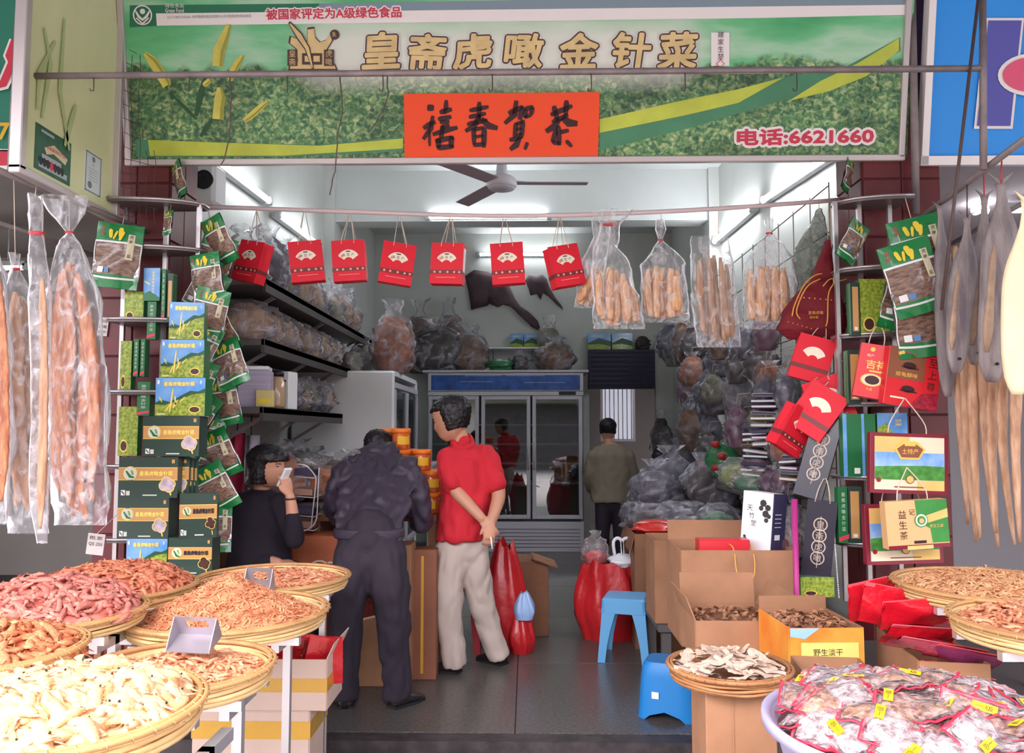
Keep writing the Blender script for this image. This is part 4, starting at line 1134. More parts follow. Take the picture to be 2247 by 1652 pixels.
# ------------------------------------------------------------------ bamboo trays with dried shrimp
random.seed(23)
m_bam = mat('bamboo_band', (206, 164, 108), 0.5, var=(9, 0.0), col2=(228, 196, 142), stretch=(1, 1, 8))
m_bam2 = mat('bamboo_weave', (196, 158, 108), 0.6, var=(40, 0.2))
m_bam3 = mat('bamboo_rim', (190, 142, 92), 0.5, var=(12, 0.18))
m_bamd = mat('aged_bamboo_band', (150, 100, 62), 0.5, var=(9, 0.0), col2=(182, 130, 84), stretch=(1, 1, 8))
m_bamd2 = mat('aged_bamboo_weave', (140, 94, 60), 0.6, var=(40, 0.2))
def tray(cx, cy, Y, rpx, label, depth=0.05, dark=False):
    c = W(cx, cy, Y); r = L(rpx, Y)
    t = thing('bamboo_tray', label, 'tray', loc=(c.x, c.y, c.z-depth))
    b = MB(); N = 48
    b.lathe([(0, 0.004), (r*.6, 0.002), (r*.955, 0.003), (r*.955, -0.002), (r*.6, -0.004), (0, -0.003)], N); b.build('woven_base', m_bamd2 if dark else m_bam2, t)
    k = 4
    for i in range(k):
        z0 = depth*(i/k)*0.9; z1 = depth*((i+1)/k)*0.9 - 0.0012
        q = r*(0.955+0.04*(i/k)) + 0.0025*math.sin(i*2.3)
        ph = i*1.7
        ring = lambda rr, z: [(rr*(1+0.006*math.sin(3*a+ph))*math.cos(a), rr*(1+0.006*math.sin(3*a+ph))*math.sin(a), z+0.0016*math.sin(5*a+ph)) for a in [2*PI*j/N for j in range(N)]]
        b = MB(); b.loft([ring(q-0.006, z0), ring(q+0.001, z0), ring(q+0.004, (z0+z1)/2), ring(q+0.002, z1), ring(q-0.005, z1), ring(q-0.006, z0)], caps=False)
        b.build('bamboo_band', m_bamd if dark else m_bam, t)
    for dr, dz_ in ((0.003, depth*.93), (-0.008, depth*.96)):
        b = MB(); P = [((r+dr)*math.cos(a), (r+dr)*math.sin(a), dz_) for a in [2*PI*j/N for j in range(N)]]
        b.tube(P, 0.0058, 6, closed=True, flat=1.25); b.build('rim_hoop', m_bamd if dark else m_bam3, t)
    b = MB()
    for j in range(40):
        a = 2*PI*j/40
        b.tube([((r-.014)*math.cos(a), (r-.014)*math.sin(a), depth*.9), ((r-.005)*math.cos(a+.01), (r-.005)*math.sin(a+.01), depth*1.09), ((r+.0105)*math.cos(a+.02), (r+.0105)*math.sin(a+.02), depth*.93), ((r+.008)*math.cos(a+.025), (r+.008)*math.sin(a+.025), depth*.80)], 0.0015, 4)
    b.build('rim_lashing', m_bamd2 if dark else m_bam2, t, kind='stuff')
    return V3((c.x, c.y, c.z-depth)), r
def shrimp_mesh(name, m, nr=10, ns=7, bend=1.9, fat=0.125, seed=0, eye=True):
    """curled dried shrimp of unit length lying on its side in the XY plane"""
    b = MB(); R = 1.0/bend
    P = []; rs = []
    for i in range(nr):
        t = i/(nr-1)
        a = -bend/2 + bend*t
        P.append((R*math.sin(a), R*math.cos(a)-R*math.cos(bend/2)*0.5-0.25, 0.03*math.sin(t*5+seed)))
        f = (0.45 + 1.6*t if t < 0.35 else 1.0) if t < 0.75 else 1.0-(t-0.75)*2.2
        rs.append(fat*max(0.16, f)*(1.0 if i % 2 else 0.86))
    b.tube(P, rs, ns, flat=0.72, up=(0, 0, 1))
    # tail fan and rostrum
    p = Vector(P[0]); d = (Vector(P[0])-Vector(P[1])).normalized(); s = Vector((-d.y, d.x, 0))
    b.add([p-s*.03, p+s*.03, p+d*.16+s*.11, p+d*.19, p+d*.15-s*.10], [(0, 1, 2, 3), (0, 3, 4)])
    p = Vector(P[-1]); d = (Vector(P[-1])-Vector(P[-2])).normalized(); s = Vector((-d.y, d.x, 0))
    b.tube([p, p+d*.14+s*.02, p+d*.26+s*.06], [.03, .02, .006], 4)
    if nr > 7:
        for k in range(4):
            q = Vector(P[4+k]); b.tube([q-Vector((0, fat*.6, 0)), q-Vector((.04, fat*1.5, .02)), q-Vector((.09, fat*1.8, 0))], [.016, .012, .004], 3)
    mats = [m]
    if eye:
        q = Vector(P[-1]) + Vector((0, 0.03, fat*.3)); b.tube([q, q+Vector((0.02, 0, .03))], [.028, .02], 5, mi=1); mats.append(mat('shrimp_eye', (30, 22, 20), 0.3))
    return b.mesh(name, mats)
def heap_fn(c, r, top, kind, off=(0, 0)):
    def h(x, y):
        q = math.hypot(x-off[0]*r, y-off[1]*r)/r
        if kind == 'cone': v = max(0, 1-q*1.03)**1.0*0.92 + 0.08*max(0, 1-q)
        elif kind == 'dome': v = max(0, 1-q*q*0.98)**0.75
        else: v = max(0, 1-q**3)**0.8
        return 0.014 + top*v + 0.008*noise.noise(V3((x*14, y*14, r*9)))
    return h
def orient(h, x, y, spin, tip):
    e = 0.01
    n = V3((-(h(x+e, y)-h(x-e, y))/(2*e), -(h(x, y+e)-h(x, y-e))/(2*e), 1)).normalized()
    q = V3((0, 0, 1)).rotation_difference(n)
    return q.to_matrix().to_4x4() @ Euler((tip[0], tip[1], spin), 'ZYX').to_matrix().to_4x4() if False else q.to_matrix().to_4x4() @ Matrix.Rotation(spin, 4, 'Z') @ Matrix.Rotation(tip[0], 4, 'X') @ Matrix.Rotation(tip[1], 4, 'Y')
def heap(c, r, top, kind, size, n_stuff, n_ind, m, m_base, label_stuff, label_ind, group, off=(0, 0), lay=0.5, jit=0.5, cat='dried shrimp', mk=shrimp_mesh, rmax=.93, front=False, name='shrimp', fat=0.165):
    h = heap_fn(c, r, top, kind, off)
    b = MB(); N = 40; K = 12
    rings = []
    for k in range(K+1):
        q = r*0.945*k/K
        rings.append([(q*math.cos(a), q*math.sin(a), max(0.005, h(q*math.cos(a), q*math.sin(a))-size*0.16)) for a in [2*PI*j/N for j in range(N)]])
    b.loft(rings, caps=False)
    small = [mk('s', m, nr=6, ns=5, bend=bd, seed=i, eye=False, fat=fat*.95) for i, bd in enumerate((1.2, 1.9, 2.6))]
    geo = [([v.co.copy() for v in me.vertices], [tuple(p.vertices) for p in me.polygons]) for me in small]
    def place():
        while True:
            a = R_(0, 2*PI); q = r*rmax*math.sqrt(random.random())
            x, y = q*math.cos(a), q*math.sin(a)
            return x, y
    for i in range(n_stuff):
        x, y = place()
        s = size*R_(.75, 1.2)
        M = Matrix.Translation((x, y, h(x, y)-size*0.04)) @ orient(h, x, y, R_(0, 6.28), (R_(-jit, jit), R_(-jit, jit))) @ Matrix.Diagonal((s, s, s, 1))
        vs, fs = geo[i % 3]
        b.T = M; b.add(vs, fs, 1, True)
    b.T = Matrix.Identity(4)
    b.build(name + '_heap', [m_base or m, m], None, label_stuff, cat, None, 'stuff', mw=Matrix.Translation(c))
    if n_ind:
        big = [mk('dried_shrimp', m, nr=10, ns=7, bend=bd, seed=i, fat=fat) for i, bd in enumerate((0.7, 1.3, 2.0, 2.6))]
        pts = []
        tries = 0
        while len(pts) < n_ind and tries < 6000:
            tries += 1
            x, y = place()
            if front and (c + V3((x, y, 0))).x < W(-60, 1500, c.y+y).x: continue
            if min([9]+[math.hypot(x-a, y-b_) for a, b_ in pts]) < size*lay: continue
            pts.append((x, y))
        for i, (x, y) in enumerate(pts):
            s = size*R_(.85, 1.2)
            M = Matrix.Translation(c + V3((x, y, h(x, y)+size*0.03))) @ orient(h, x, y, R_(0, 6.28), (R_(-jit, jit)*.7, R_(-jit, jit)*.7)) @ Matrix.Diagonal((s, s, s, 1))
            inst('dried_shrimp', big[i % 4], None, M, label_ind, 'dried shrimp', group)
def shm(name, a, b_): return mat(name, a, 0.55, var=(22, 0.0), col2=b_, rnd=0.10)
s_cream = shm('shrimp_cream', (212, 148, 102), (242, 208, 164)); s_or = shm('shrimp_orange', (192, 112, 78), (228, 172, 132)); s_tan = shm('shrimp_tan', (190, 112, 74), (222, 160, 118))
s_pink = shm('shrimp_pink', (176, 90, 78), (214, 142, 126)); s_rust = shm('shrimp_rust', (176, 88, 62), (206, 136, 102)); s_amber = shm('shrimp_amber', (192, 102, 64), (222, 154, 110))
m_bs = None          # the bed of a heap is made of the same shrimp
IG = 'large dried shrimp on the bamboo trays'
trays = {}
for key, cx, cy, Y, rp, lb in ((1, 125, 1545, 1.62, 300, 'bamboo tray heaped with pale cream shrimp beside the tray with the scoop'), (2, 392, 1457, 2.15, 198, 'bamboo tray of mixed shrimp holding the upright metal scoop'),
                               (3, 501, 1337, 2.85, 211, 'bamboo tray with a tall cone of tiny orange shrimp'), (4, 600, 1263, 3.52, 162, 'bamboo tray of whitish shrimp in front of the bending man'),
                               (5, 255, 1283, 3.20, 166, 'bamboo tray of rust red shrimp below the dark green cartons'), (6, 108, 1337, 2.58, 197, 'bamboo tray of big pink shrimp below the eel bags'),
                               (7, -50, 1420, 2.05, 215, 'bamboo tray of amber shrimp between the pink and cream shrimp trays')):
    trays[key] = tray(cx, cy, Y, rp, lb, 0.055 if key < 4 else 0.05)
heap(*trays[1], 0.075, 'flat', 0.088, 300, 118, s_cream, m_bs, 'lower layers of pale cream shrimp in the tray beside the scoop tray', 'large pale cream dried shrimp on the tray beside the scoop tray', IG, lay=0.36, front=True, fat=.2, rmax=.86)
heap(*trays[2], 0.045, 'dome', 0.040, 420, 60, s_or, m_bs, 'mixed orange and white shrimp around the metal scoop', 'dried shrimp lying on top around the upright metal scoop', IG, lay=0.6, rmax=.86)
heap(*trays[3], 0.165, 'cone', 0.026, 2600, 0, s_tan, m_bs, 'tall cone of tiny orange dried shrimp on a bamboo tray', '', IG, jit=.7)
heap(*trays[4], 0.045, 'dome', 0.042, 620, 0, s_or, m_bs, 'whitish dried shrimp spread on the tray in front of the bending man', '', IG, rmax=.86)
heap(*trays[5], 0.115, 'flat', 0.062, 520, 0, s_rust, m_bs, 'thick heap of rust red dried shrimp below the dark green cartons', '', IG)
heap(*trays[6], 0.135, 'dome', 0.070, 330, 80, s_pink, m_bs, 'lower layers of the big pink shrimp heap below the eel bags', 'big pink dried shrimp on the heap below the eel bags', IG, lay=0.42, front=True)
heap(*trays[7], 0.085, 'dome', 0.072, 220, 40, s_amber, m_bs, 'lower layers of amber shrimp between the pink and cream heaps', 'amber dried shrimp on the tray between the pink and cream heaps', IG, lay=0.42, front=True)
# steel stand that carries the left trays
std = thing('display_stand', 'square steel tube stand under the shrimp trays at the left', 'stand', loc=(-1.2, 2.5, -0.15))
si = std.matrix_basis.inverted()
m_leg = mat('bright_steel', (214, 210, 214), 0.28, metal=0.7)
def sbar(name, a, c, w=0.026):
    b = MB(); b.T = si; b.bar(a, c, w, w); b.build(name, m_leg, std)
for key, legs in ((1, (455,)), (2, (525,)), (3, (630,)), (4, (706,)), (5, ()), (6, (246,)), (7, ())):
    c, r = trays[key]
    zt = c.z - 0.004
    for dy in (-0.4, 0.4):
        sbar('cross_bar', (c.x-r*.98, c.y+dy*r, zt-0.013), (c.x+r*.86, c.y+dy*r, zt-0.013))
    for px in legs:
        x = W(px, 1500, c.y).x
        sbar('cross_bar', (x, c.y-r*.42, zt-0.039), (x, c.y+r*.42, zt-0.039))
        sbar('leg', (x, c.y, -0.15), (x, c.y, zt-0.026))
    x = c.x - r*.75
    sbar('cross_bar', (x, c.y-r*.5, zt-0.039), (x, c.y+r*.5, zt-0.039)); sbar('leg', (x, c.y, -0.15), (x, c.y, zt-0.026))
    if not legs: sbar('leg', (c.x+r*.4, c.y+.4*r, -0.15), (c.x+r*.4, c.y+.4*r, zt-0.026))
# metal scoops
m_scoop = mat('scoop_metal', (168, 160, 168), 0.35, metal=0.55)
def scoop(mw, label, w=0.115, h=0.052, d=0.085):
    t = thing('metal_scoop', label, 'scoop', mw=mw)
    th = 0.002
    b = MB()
    # back plate with a slot for the hand
    x0, x1 = -w/2, w/2; sx0, sx1 = -w*.26, w*.26; z0, z1 = h*.42, h*.82
    for (a0, a1, c0, c1) in ((x0, x1, 0, z0), (x0, sx0, z0, z1), (sx1, x1, z0, z1), (x0, x1, z1, h)):
        b.box(((a0+a1)/2, 0, (c0+c1)/2), (a1-a0, th, c1-c0))
    b.build('back_plate', m_scoop, t)
    b = MB(); b.box((0, -d/2, 0), (w, d, th)); b.build('pan', m_scoop, t)
    for s in (-1, 1):
        b = MB(); b.add([(s*w/2, 0, 0), (s*w/2, -d, 0), (s*w/2, -d*.9, h*.15), (s*w/2, 0, h)] + [(s*(w/2-th), 0, 0), (s*(w/2-th), -d, 0), (s*(w/2-th), -d*.9, h*.15), (s*(w/2-th), 0, h)],
                       [(0, 1, 2, 3), (7, 6, 5, 4), (0, 4, 5, 1), (1, 5, 6, 2), (2, 6, 7, 3), (3, 7, 4, 0)]); b.build('side_plate', m_scoop, t)
    return t
scoop(TRZ(W(440, 1392, 2.22), rx=rad(28), rz=rad(-9)), 'grey metal scoop with a hand slot standing in the mixed shrimp tray', w=0.128, h=0.06, d=0.07)
scoop(TRZ(W(575, 1290, 3.22), rx=rad(14), rz=rad(-12)), 'grey metal scoop stuck behind the cone of tiny shrimp', w=0.118, h=0.085, d=0.05)

# ------------------------------------------------------------------ taped cartons under the left trays
def open_carton(name, label, mw, w, d, h, m, th=0.006, flaps=None, tapes=(), group=None, inner=None):
    """open cardboard box, origin at bottom centre; flaps: {side: (length, angle outwards)}"""
    t = thing(name, label, 'box', mw=mw, group=group)
    b = MB(); b.box((0, 0, th/2), (w, d, th)); b.build('bottom', m, t)
    for nm, c, s in (('front_panel', (0, -d/2, h/2), (w, th, h)), ('back_panel', (0, d/2, h/2), (w, th, h)), ('side_panel', (-w/2, 0, h/2), (th, d-th, h)), ('side_panel', (w/2, 0, h/2), (th, d-th, h))):
        b = MB(); b.box(c, s); b.build(nm, (inner if inner and nm == 'back_panel' else m), t)
    for side, (ln, ang) in (flaps or {}).items():
        a = rad(ang)
        b = MB()
        if side in 'fb':
            sg = -1 if side == 'f' else 1
            b.T = Matrix.Translation((0, sg*d/2, h)) @ Matrix.Rotation(-sg*a, 4, 'X'); b.box((0, 0, ln/2), (w*.98, th*.8, ln))
        else:
            sg = -1 if side == 'l' else 1
            b.T = Matrix.Translation((sg*w/2, 0, h)) @ Matrix.Rotation(sg*a, 4, 'Y'); b.box((0, 0, ln/2), (th*.8, d*.98, ln))
        b.build('flap', m, t)
    for (z, hh, mt) in tapes:
        b = MB(); b.box((0, 0, z), (w+th+0.003, d+th+0.003, hh)); b.build('tape', mt, t)
    return t
m_tape = mat('amber_tape', (206, 158, 62), 0.25, coat=0.6, bump=(16, 0.3)); m_wcard = mat('white_card', (204, 178, 164), 0.6, var=(4, 0.06))
Yc = 3.30
c0 = W(566, 1620, Yc)
zb = -0.15
zmid = W(566, 1560, Yc).z
wb = L(255, Yc)
lo = thing('taped_carton', 'taped brown carton at the bottom below the shrimp trays', 'box', loc=(W(575, 1600, Yc+.14).x, Yc+0.14, zb))
hlo = zmid - zb
b = MB(); b.box((0, 0, hlo/2), (wb, 0.28, hlo), bev=0.006); b.build('carton', m_wcard, lo)
b = MB(); b.box((0, 0, hlo-0.075), (wb+0.004, 0.284, 0.07)); b.build('tape', m_tape, lo)
b = MB(); b.box((0, 0, hlo*.3), (wb+0.003, 0.283, 0.05)); b.build('tape', mat('clear_tape', (196, 170, 160), 0.2, coat=0.5), lo)
open_carton('taped_carton', 'open white carton with yellow tape holding red packets below the shrimp trays', Matrix.Translation((W(600, 1600, Yc+.14).x, Yc+0.14, zmid+0.002)), L(270, Yc), 0.27, W(600, 1448, Yc).z-zmid, m_wcard, tapes=((0.10, 0.055, m_tape),), flaps={'r': (0.07, 25)})
random.seed(5)
for k in range(9):
    p = W(590+k*17, 1400+R_(-6, 6), Yc+0.07+0.022*(k % 7))
    t = thing('red_packet', 'glossy red packet standing in the open carton below the shrimp trays', 'packet', mw=TR((p.x, p.y, p.z), rx=rad(R_(-8, 8)), ry=rad(R_(-14, 14)), rz=rad(R_(-15, 15))), group='red packets in the open carton')
    b = MB(); b.grid(lambda s, q: ((s-.5)*.10, -.008*math.sin(PI*s)-.003*math.sin(q*9+k), -q*.2), 5, 6); b.grid(lambda s, q: ((.5-s)*.10, .008*math.sin(PI*s), -q*.2), 5, 6); b.build('pouch', mat('red_foil', (206, 30, 40), 0.28, coat=0.6, bump=(20, .5)), t)
    b = MB(); b.box((0, -0.001, -0.006), (.10, .004, .012)); b.build('seal', mat('red_seal', (226, 60, 60), 0.35), t)
# ------------------------------------------------------------------ inside the shop: glass door cooler
m_fr = mat('cooler_enamel', (188, 184, 192), 0.35); m_fr2 = mat('cooler_grey', (130, 126, 136), 0.4); m_blue = mat('cooler_blue_header', (38, 78, 150), 0.35, var=(9, 0.35))
m_int = mat('cooler_inside', (176, 172, 178), 0.6)
def glass(name, fac=0.16, tint=(210, 220, 222)):
    if name in MT: return MT[name]
    m = bpy.data.materials.new(name); m.use_nodes = True; n = m.node_tree
    n.nodes.remove(n.nodes['Principled BSDF'])
    tr = n.nodes.new('ShaderNodeBsdfTransparent'); tr.inputs[0].default_value = lin(tint)
    gl = n.nodes.new('ShaderNodeBsdfGlossy'); gl.inputs['Roughness'].default_value = 0.02
    mx = n.nodes.new('ShaderNodeMixShader'); mx.inputs[0].default_value = fac
    n.links.new(tr.outputs[0], mx.inputs[1]); n.links.new(gl.outputs[0], mx.inputs[2]); n.links.new(mx.outputs[0], n.nodes['Material Output'].inputs[0])
    MT[name] = m; return m
m_pane = glass('cooler_glass', 0.20)
m_shelfw = mat('cooler_shelf', (206, 202, 210), .4)
c0 = W(1110, 1206, 9.5)
FM = Matrix.Translation((c0.x, 9.5, 0))
fg = thing('display_cooler', 'three door glass display cooler with a blue header against the back wall', 'fridge', mw=FM)
def fx(x): return uvof(FM, x, 1000)[0]
def fz(y): return uvof(FM, 1110, y)[1]
X0, X1, ZT = fx(938), fx(1281), fz(812)
def fpar(name, c, s, m, bev=0.006, parent=None):
    b = MB(); b.box(c, s, bev=bev); return b.build(name, m, parent or fg)
D_ = 0.62
fpar('side_wall', (X0+0.02, D_/2+0.03, ZT/2), (0.04, D_, ZT), m_fr2); fpar('side_wall', (X1-0.02, D_/2+0.03, ZT/2), (0.04, D_, ZT), m_fr2)
fpar('back_wall', ((X0+X1)/2, D_+0.02, ZT/2), (X1-X0, 0.03, ZT), m_int); fpar('base', ((X0+X1)/2, D_/2+0.02, fz(1144)/2), (X1-X0-.08, D_, fz(1144)), m_fr2)
fpar('top', ((X0+X1)/2, D_/2, ZT-0.015), (fx(1292)-fx(925), D_+0.06, 0.03), m_fr)
fpar('header', ((X0+X1)/2, 0.06, (fz(858)+fz(818))/2), (X1-X0, 0.14, fz(818)-fz(858)), m_fr)
b = MB(); b.lay = 0.002; b.T = Matrix.Translation((0, -0.012, 0)); b.rect(X0+.04, fz(856), X1-.04, fz(823), 0, 1)
for x0, x1, y in ((1020, 1100, 824), (1110, 1195, 824), (1010, 1080, 837), (1150, 1240, 839)): b.rect(fx(x0), fz(y+1), fx(x1), fz(y), 1, 2)
b.build('header_print', [m_blue, mat('header_pale', (150, 176, 214), 0.4)], fg)
fpar('trim', ((X0+X1)/2, 0.01, (fz(859)+fz(868))/2), (X1-X0, 0.06, fz(859)-fz(868)), m_fr)
fpar('thermometer_badge', ((fx(1227)+fx(1264))/2, -0.024, fz(863)), (fx(1264)-fx(1227), 0.01, 0.038), m_black, 0.003)
fpar('grille', ((X0+X1)/2, 0.0, fz(1144)/2), (X1-X0, 0.05, fz(1144)), m_fr)
for k in range(6):
    fpar('louvre', ((fx(948)+fx(1272))/2, -0.028, fz(1160)-k*0.042), (fx(1272)-fx(948), 0.008, 0.012), m_fr2, 0.002)
for y in (932, 975, 1018, 1062): fpar('shelf', ((X0+X1)/2, 0.34, fz(y)), (X1-X0-.1, 0.46, 0.022), m_shelfw, 0.003)
fpar('inner_liner', ((X0+X1)/2, D_-0.01, (fz(868)+fz(1138))/2), (X1-X0-.1, 0.012, fz(868)-fz(1138)), m_int)
for a, c in ((940, 1051), (1056, 1164), (1168, 1278)):
    xa, xc = fx(a), fx(c); z0, z1 = fz(1138), fz(869); w = 0.045
    dr = thing('door', None, None); dr.parent = fg
    for cc, ss in (((xa+w/2, -0.015, (z0+z1)/2), (w, 0.04, z1-z0)), ((xc-w/2, -0.015, (z0+z1)/2), (w, 0.04, z1-z0)), (((xa+xc)/2, -0.015, z0+w/2), (xc-xa-2*w, 0.04, w)), (((xa+xc)/2, -0.015, z1-w/2), (xc-xa-2*w, 0.04, w))):
        b = MB(); b.box(cc, ss, bev=0.005); b.build('door_frame', m_fr, dr)
    b = MB(); b.box(((xa+xc)/2, -0.008, (z0+z1)/2), (xc-xa-2*w+.01, 0.004, z1-z0-2*w+.01)); b.build('pane', m_pane, dr)
    b = MB(); h0 = (xa+0.022) if a > 1160 else (xc-0.022); b.tube([(h0, -0.036, fz(1030)), (h0, -0.06, fz(1025)), (h0, -0.06, fz(985)), (h0, -0.036, fz(980))], 0.008, 6); b.build('handle', m_alu, dr)
# goods standing in the cooler
random.seed(31)
def lump(name, label, cat, mw, w, h, d, m_in, m_out=None, group=None, seed=0, knot=False, fill=0.8, n=18):
    """soft plastic bag of goods, origin bottom centre"""
    t = thing(name, label, cat, mw=mw, group=group)
    def rings(k, sc, top):
        rs = []
        K = 14
        for i in range(K+1):
            q = i/K
            f = (math.sin(PI*(0.14+0.80*min(1, q/top)))**0.55) if q <= top else 0.16+1.6*(q-top)
            rs.append([(w/2*sc*f*math.cos(a)*(1+0.22*noise.noise(V3((math.cos(a)*2+seed*5.1, math.sin(a)*2, q*4+k)))), d/2*sc*f*math.sin(a)*(1+0.22*noise.noise(V3((math.cos(a)*2+seed*5.1, math.sin(a)*2+9, q*4+k)))), h*q*(1 if k else sc*fill/0.95)) for a in [2*PI*j/n for j in range(n)]])
        return rs
    def crease(P, a):
        out = []
        for r in P:
            q = []
            for (x, y, z) in r:
                v = V3((x/w*5+seed*3.7, y/d*5, z/h*5))
                e = a*(abs(noise.noise(v))*1.6-0.4 + 0.6*noise.noise(v*2.3))
                l = math.hypot(x, y) or 1
                q.append((x+x/l*e*w*.5, y+y/l*e*d*.5, z + e*h*.05))
            out.append(q)
        return out
    b = MB(); b.loft(crease(rings(0, 0.9, 1.0), 0.22)); b.build('contents', m_in, t)
    if m_out:
        b = MB(); b.loft(crease(rings(1, 1.06, 0.80 if knot else 1.0), 0.30), caps=False); b.build('film', m_out, t)
    return t
m_bro = mat('brown_goods', (112, 80, 60), 0.6, var=(18, 0.35), bump=(20, 0.5)); m_redb = mat('reddish_goods', (146, 88, 62), 0.55, var=(16, 0.3), bump=(20, 0.5))
m_dkb = mat('dark_goods', (58, 48, 46), 0.5, var=(14, 0.4), bump=(16, 0.5)); m_grb = mat('grey_green_goods', (112, 110, 92), 0.6, var=(14, 0.3), bump=(18, 0.5))
m_org = mat('orange_goods', (186, 104, 52), 0.55, var=(12, 0.3), bump=(18, 0.5)); m_grn = mat('green_goods', (42, 110, 66), 0.4, coat=.4, var=(10, 0.25), bump=(14, .6)); m_slate = mat('slate_goods', (84, 80, 96), 0.4, var=(10, 0.3), bump=(14, .6))
m_pur = mat('purple_goods', (108, 66, 92), 0.4, var=(10, 0.3), bump=(14, .6)); m_paleg = mat('pale_goods', (176, 168, 170), 0.4, var=(12, 0.2), bump=(14, .6)); m_strips = mat('dried_strips', (134, 108, 88), 0.6, var=(16, 0.0), col2=(176, 148, 124), stretch=(4, 4, 0.6), bump=(20, .5))
for si_, y in enumerate((932, 975, 1018, 1062)):
    for k in range(6):
        mi = [m_dkb, m_redb, m_bro][(k+si_) % 3]
        lump('cooler_pack', 'dark pack of chilled goods on a cooler shelf behind the glass', 'pack', FM @ Matrix.Translation((lerp(X0+.2, X1-.2, k/5), 0.36, fz(y)+0.008)), 0.24, 0.15, 0.25, mi, None, 'packs inside the glass cooler', seed=k+si_*7)

# white upright cooler seen from its side at the left wall
uz = W(800, 813, 6.6).z
ux1 = W(868, 813, 6.6).x
uc = thing('side_cooler', 'white upright cooler standing sideways at the left wall beyond the shelves', 'fridge', loc=((-1.98+ux1)/2, 7.3, 0))
uw = ux1+1.98
b = MB(); b.box((0, -0.68, uz/2), (uw-.02, 0.04, uz), bev=0.02); b.build('side_panel', m_white, uc)
b = MB(); b.box((0, 0.68, uz/2), (uw-.02, 0.04, uz), bev=0.02); b.build('side_panel', m_white, uc)
b = MB(); b.box((-uw/2+.04, 0, uz/2), (0.04, 1.36, uz-.02)); b.build('back_panel', m_white, uc)
b = MB(); b.box((0, 0, uz-0.02), (uw-.03, 1.32, 0.04)); b.build('top_panel', m_white, uc)
b = MB(); b.box((0, 0, 0.2), (uw-.05, 1.32, 0.4)); b.build('base', m_fr2, uc)
for z in (0.8, 1.2, 1.6):
    b = MB(); b.box((0, 0, z), (uw-.12, 1.3, 0.014)); b.build('shelf', m_fr2, uc)
for y in (-0.34, 0.34):
    dr = thing('door', None, None); dr.parent = uc
    for cc, ss in (((uw/2-.02, y, 0.42), (0.04, 0.66, 0.05)), ((uw/2-.02, y, uz-.12), (0.04, 0.66, 0.05)), ((uw/2-.02, y-.31, uz/2+.12), (0.04, 0.05, uz-.55)), ((uw/2-.02, y+.31, uz/2+.12), (0.04, 0.05, uz-.55))):
        b = MB(); b.box(cc, ss, bev=0.005); b.build('door_frame', m_fr, dr)
    b = MB(); b.box((uw/2-.02, y, uz/2+.12), (0.004, 0.6, uz-.56)); b.build('pane', m_pane, dr)

# ------------------------------------------------------------------ bags and boxes on the coolers, things on the back wall
def lpx(name, label, cat, px, pyb, wpx, hpx, Y, m_in, m_out=None, d=0.3, seed=0, knot=False, group=None, dz=0.0, fill=.8, tilt_=0, z=None):
    p = W(px, pyb, Y)
    if z is not None: p.z = z
    return lump(name, label, cat, TR((p.x, p.y, p.z+dz), ry=rad(tilt_)), L(wpx, Y), L(hpx, Y), d, m_in, m_out, group, seed, knot, fill)
BG = 'plastic bags of dried goods on the coolers'
lpx('goods_bag', 'tall clear bag of reddish goods standing on the white upright cooler', 'bag', 862, 812, 92, 165, 6.95, m_redb, m_filmd, 0.3, 1, True, BG, z=uz)
lpx('goods_bag', 'grey green bag beside the tall reddish bag on the white upright cooler', 'bag', 800, 812, 70, 90, 7.3, m_grb, m_filmd, 0.3, 2, True, BG, z=uz)
lpx('goods_bag', 'low olive bag on the end of the white upright cooler beside the shelf', 'bag', 770, 812, 60, 60, 6.85, m_grb, m_filmd, 0.25, 3, False, BG, z=uz)
lpx('goods_bag', 'big dark brown bag on the left end of the glass cooler', 'bag', 965, 812, 130, 120, 9.75, m_dkb, m_filmd, 0.4, 4, True, BG, z=ZT)
lpx('goods_bag', 'dark clear bag between the big brown bag and the green bag on the cooler', 'bag', 1032, 812, 80, 105, 9.7, m_bro, m_filmd, 0.35, 5, True, BG, z=ZT)
lpx('goods_bag', 'smaller brown bag perched behind the big dark bag on the cooler', 'bag', 920, 812, 70, 165, 10.0, m_bro, m_filmd, 0.3, 6, True, BG, z=ZT)
lpx('goods_bag', 'upper brown bag leaning against the back wall over the cooler', 'bag', 985, 812, 64, 170, 10.02, m_bro, m_filmd, 0.25, 7, True, BG, z=ZT)
lpx('goods_bag', 'dark green bag in the middle of the glass cooler top', 'bag', 1098, 812, 66, 34, 9.6, m_grn, None, 0.25, 8, False, BG, z=ZT)
lpx('goods_bag', 'dark green bag beside the brown bag under the glass shelf', 'bag', 1140, 812, 40, 46, 9.65, m_dkb, m_filmd, 0.2, 9, False, BG, z=ZT)
lpx('goods_bag', 'clear bag of brown goods on the right end of the glass cooler', 'bag', 1218, 812, 88, 78, 9.7, m_bro, m_filmd, 0.35, 10, True, BG, z=ZT)
lpx('goods_bag', 'clear crumpled bag standing behind the brown bag on the cooler', 'bag', 1205, 812, 56, 130, 9.98, m_grb, m_film2, 0.2, 11, True, BG, z=ZT)
sh = thing('goods_shelf', 'thin pale shelf on the back wall over the glass cooler', 'shelf', loc=W(1125, 766, 10.15))
b = MB(); b.box((0, 0, 0), (L(122, 10.1), 0.28, 0.018), bev=0.004); b.build('shelf_board', m_white, sh)
for s in (-1, 1):
    b = MB(); b.bar((s*.25, -0.1, -0.01), (s*.25, 0.14, -0.14), 0.015); b.build('bracket', m_steel, sh)
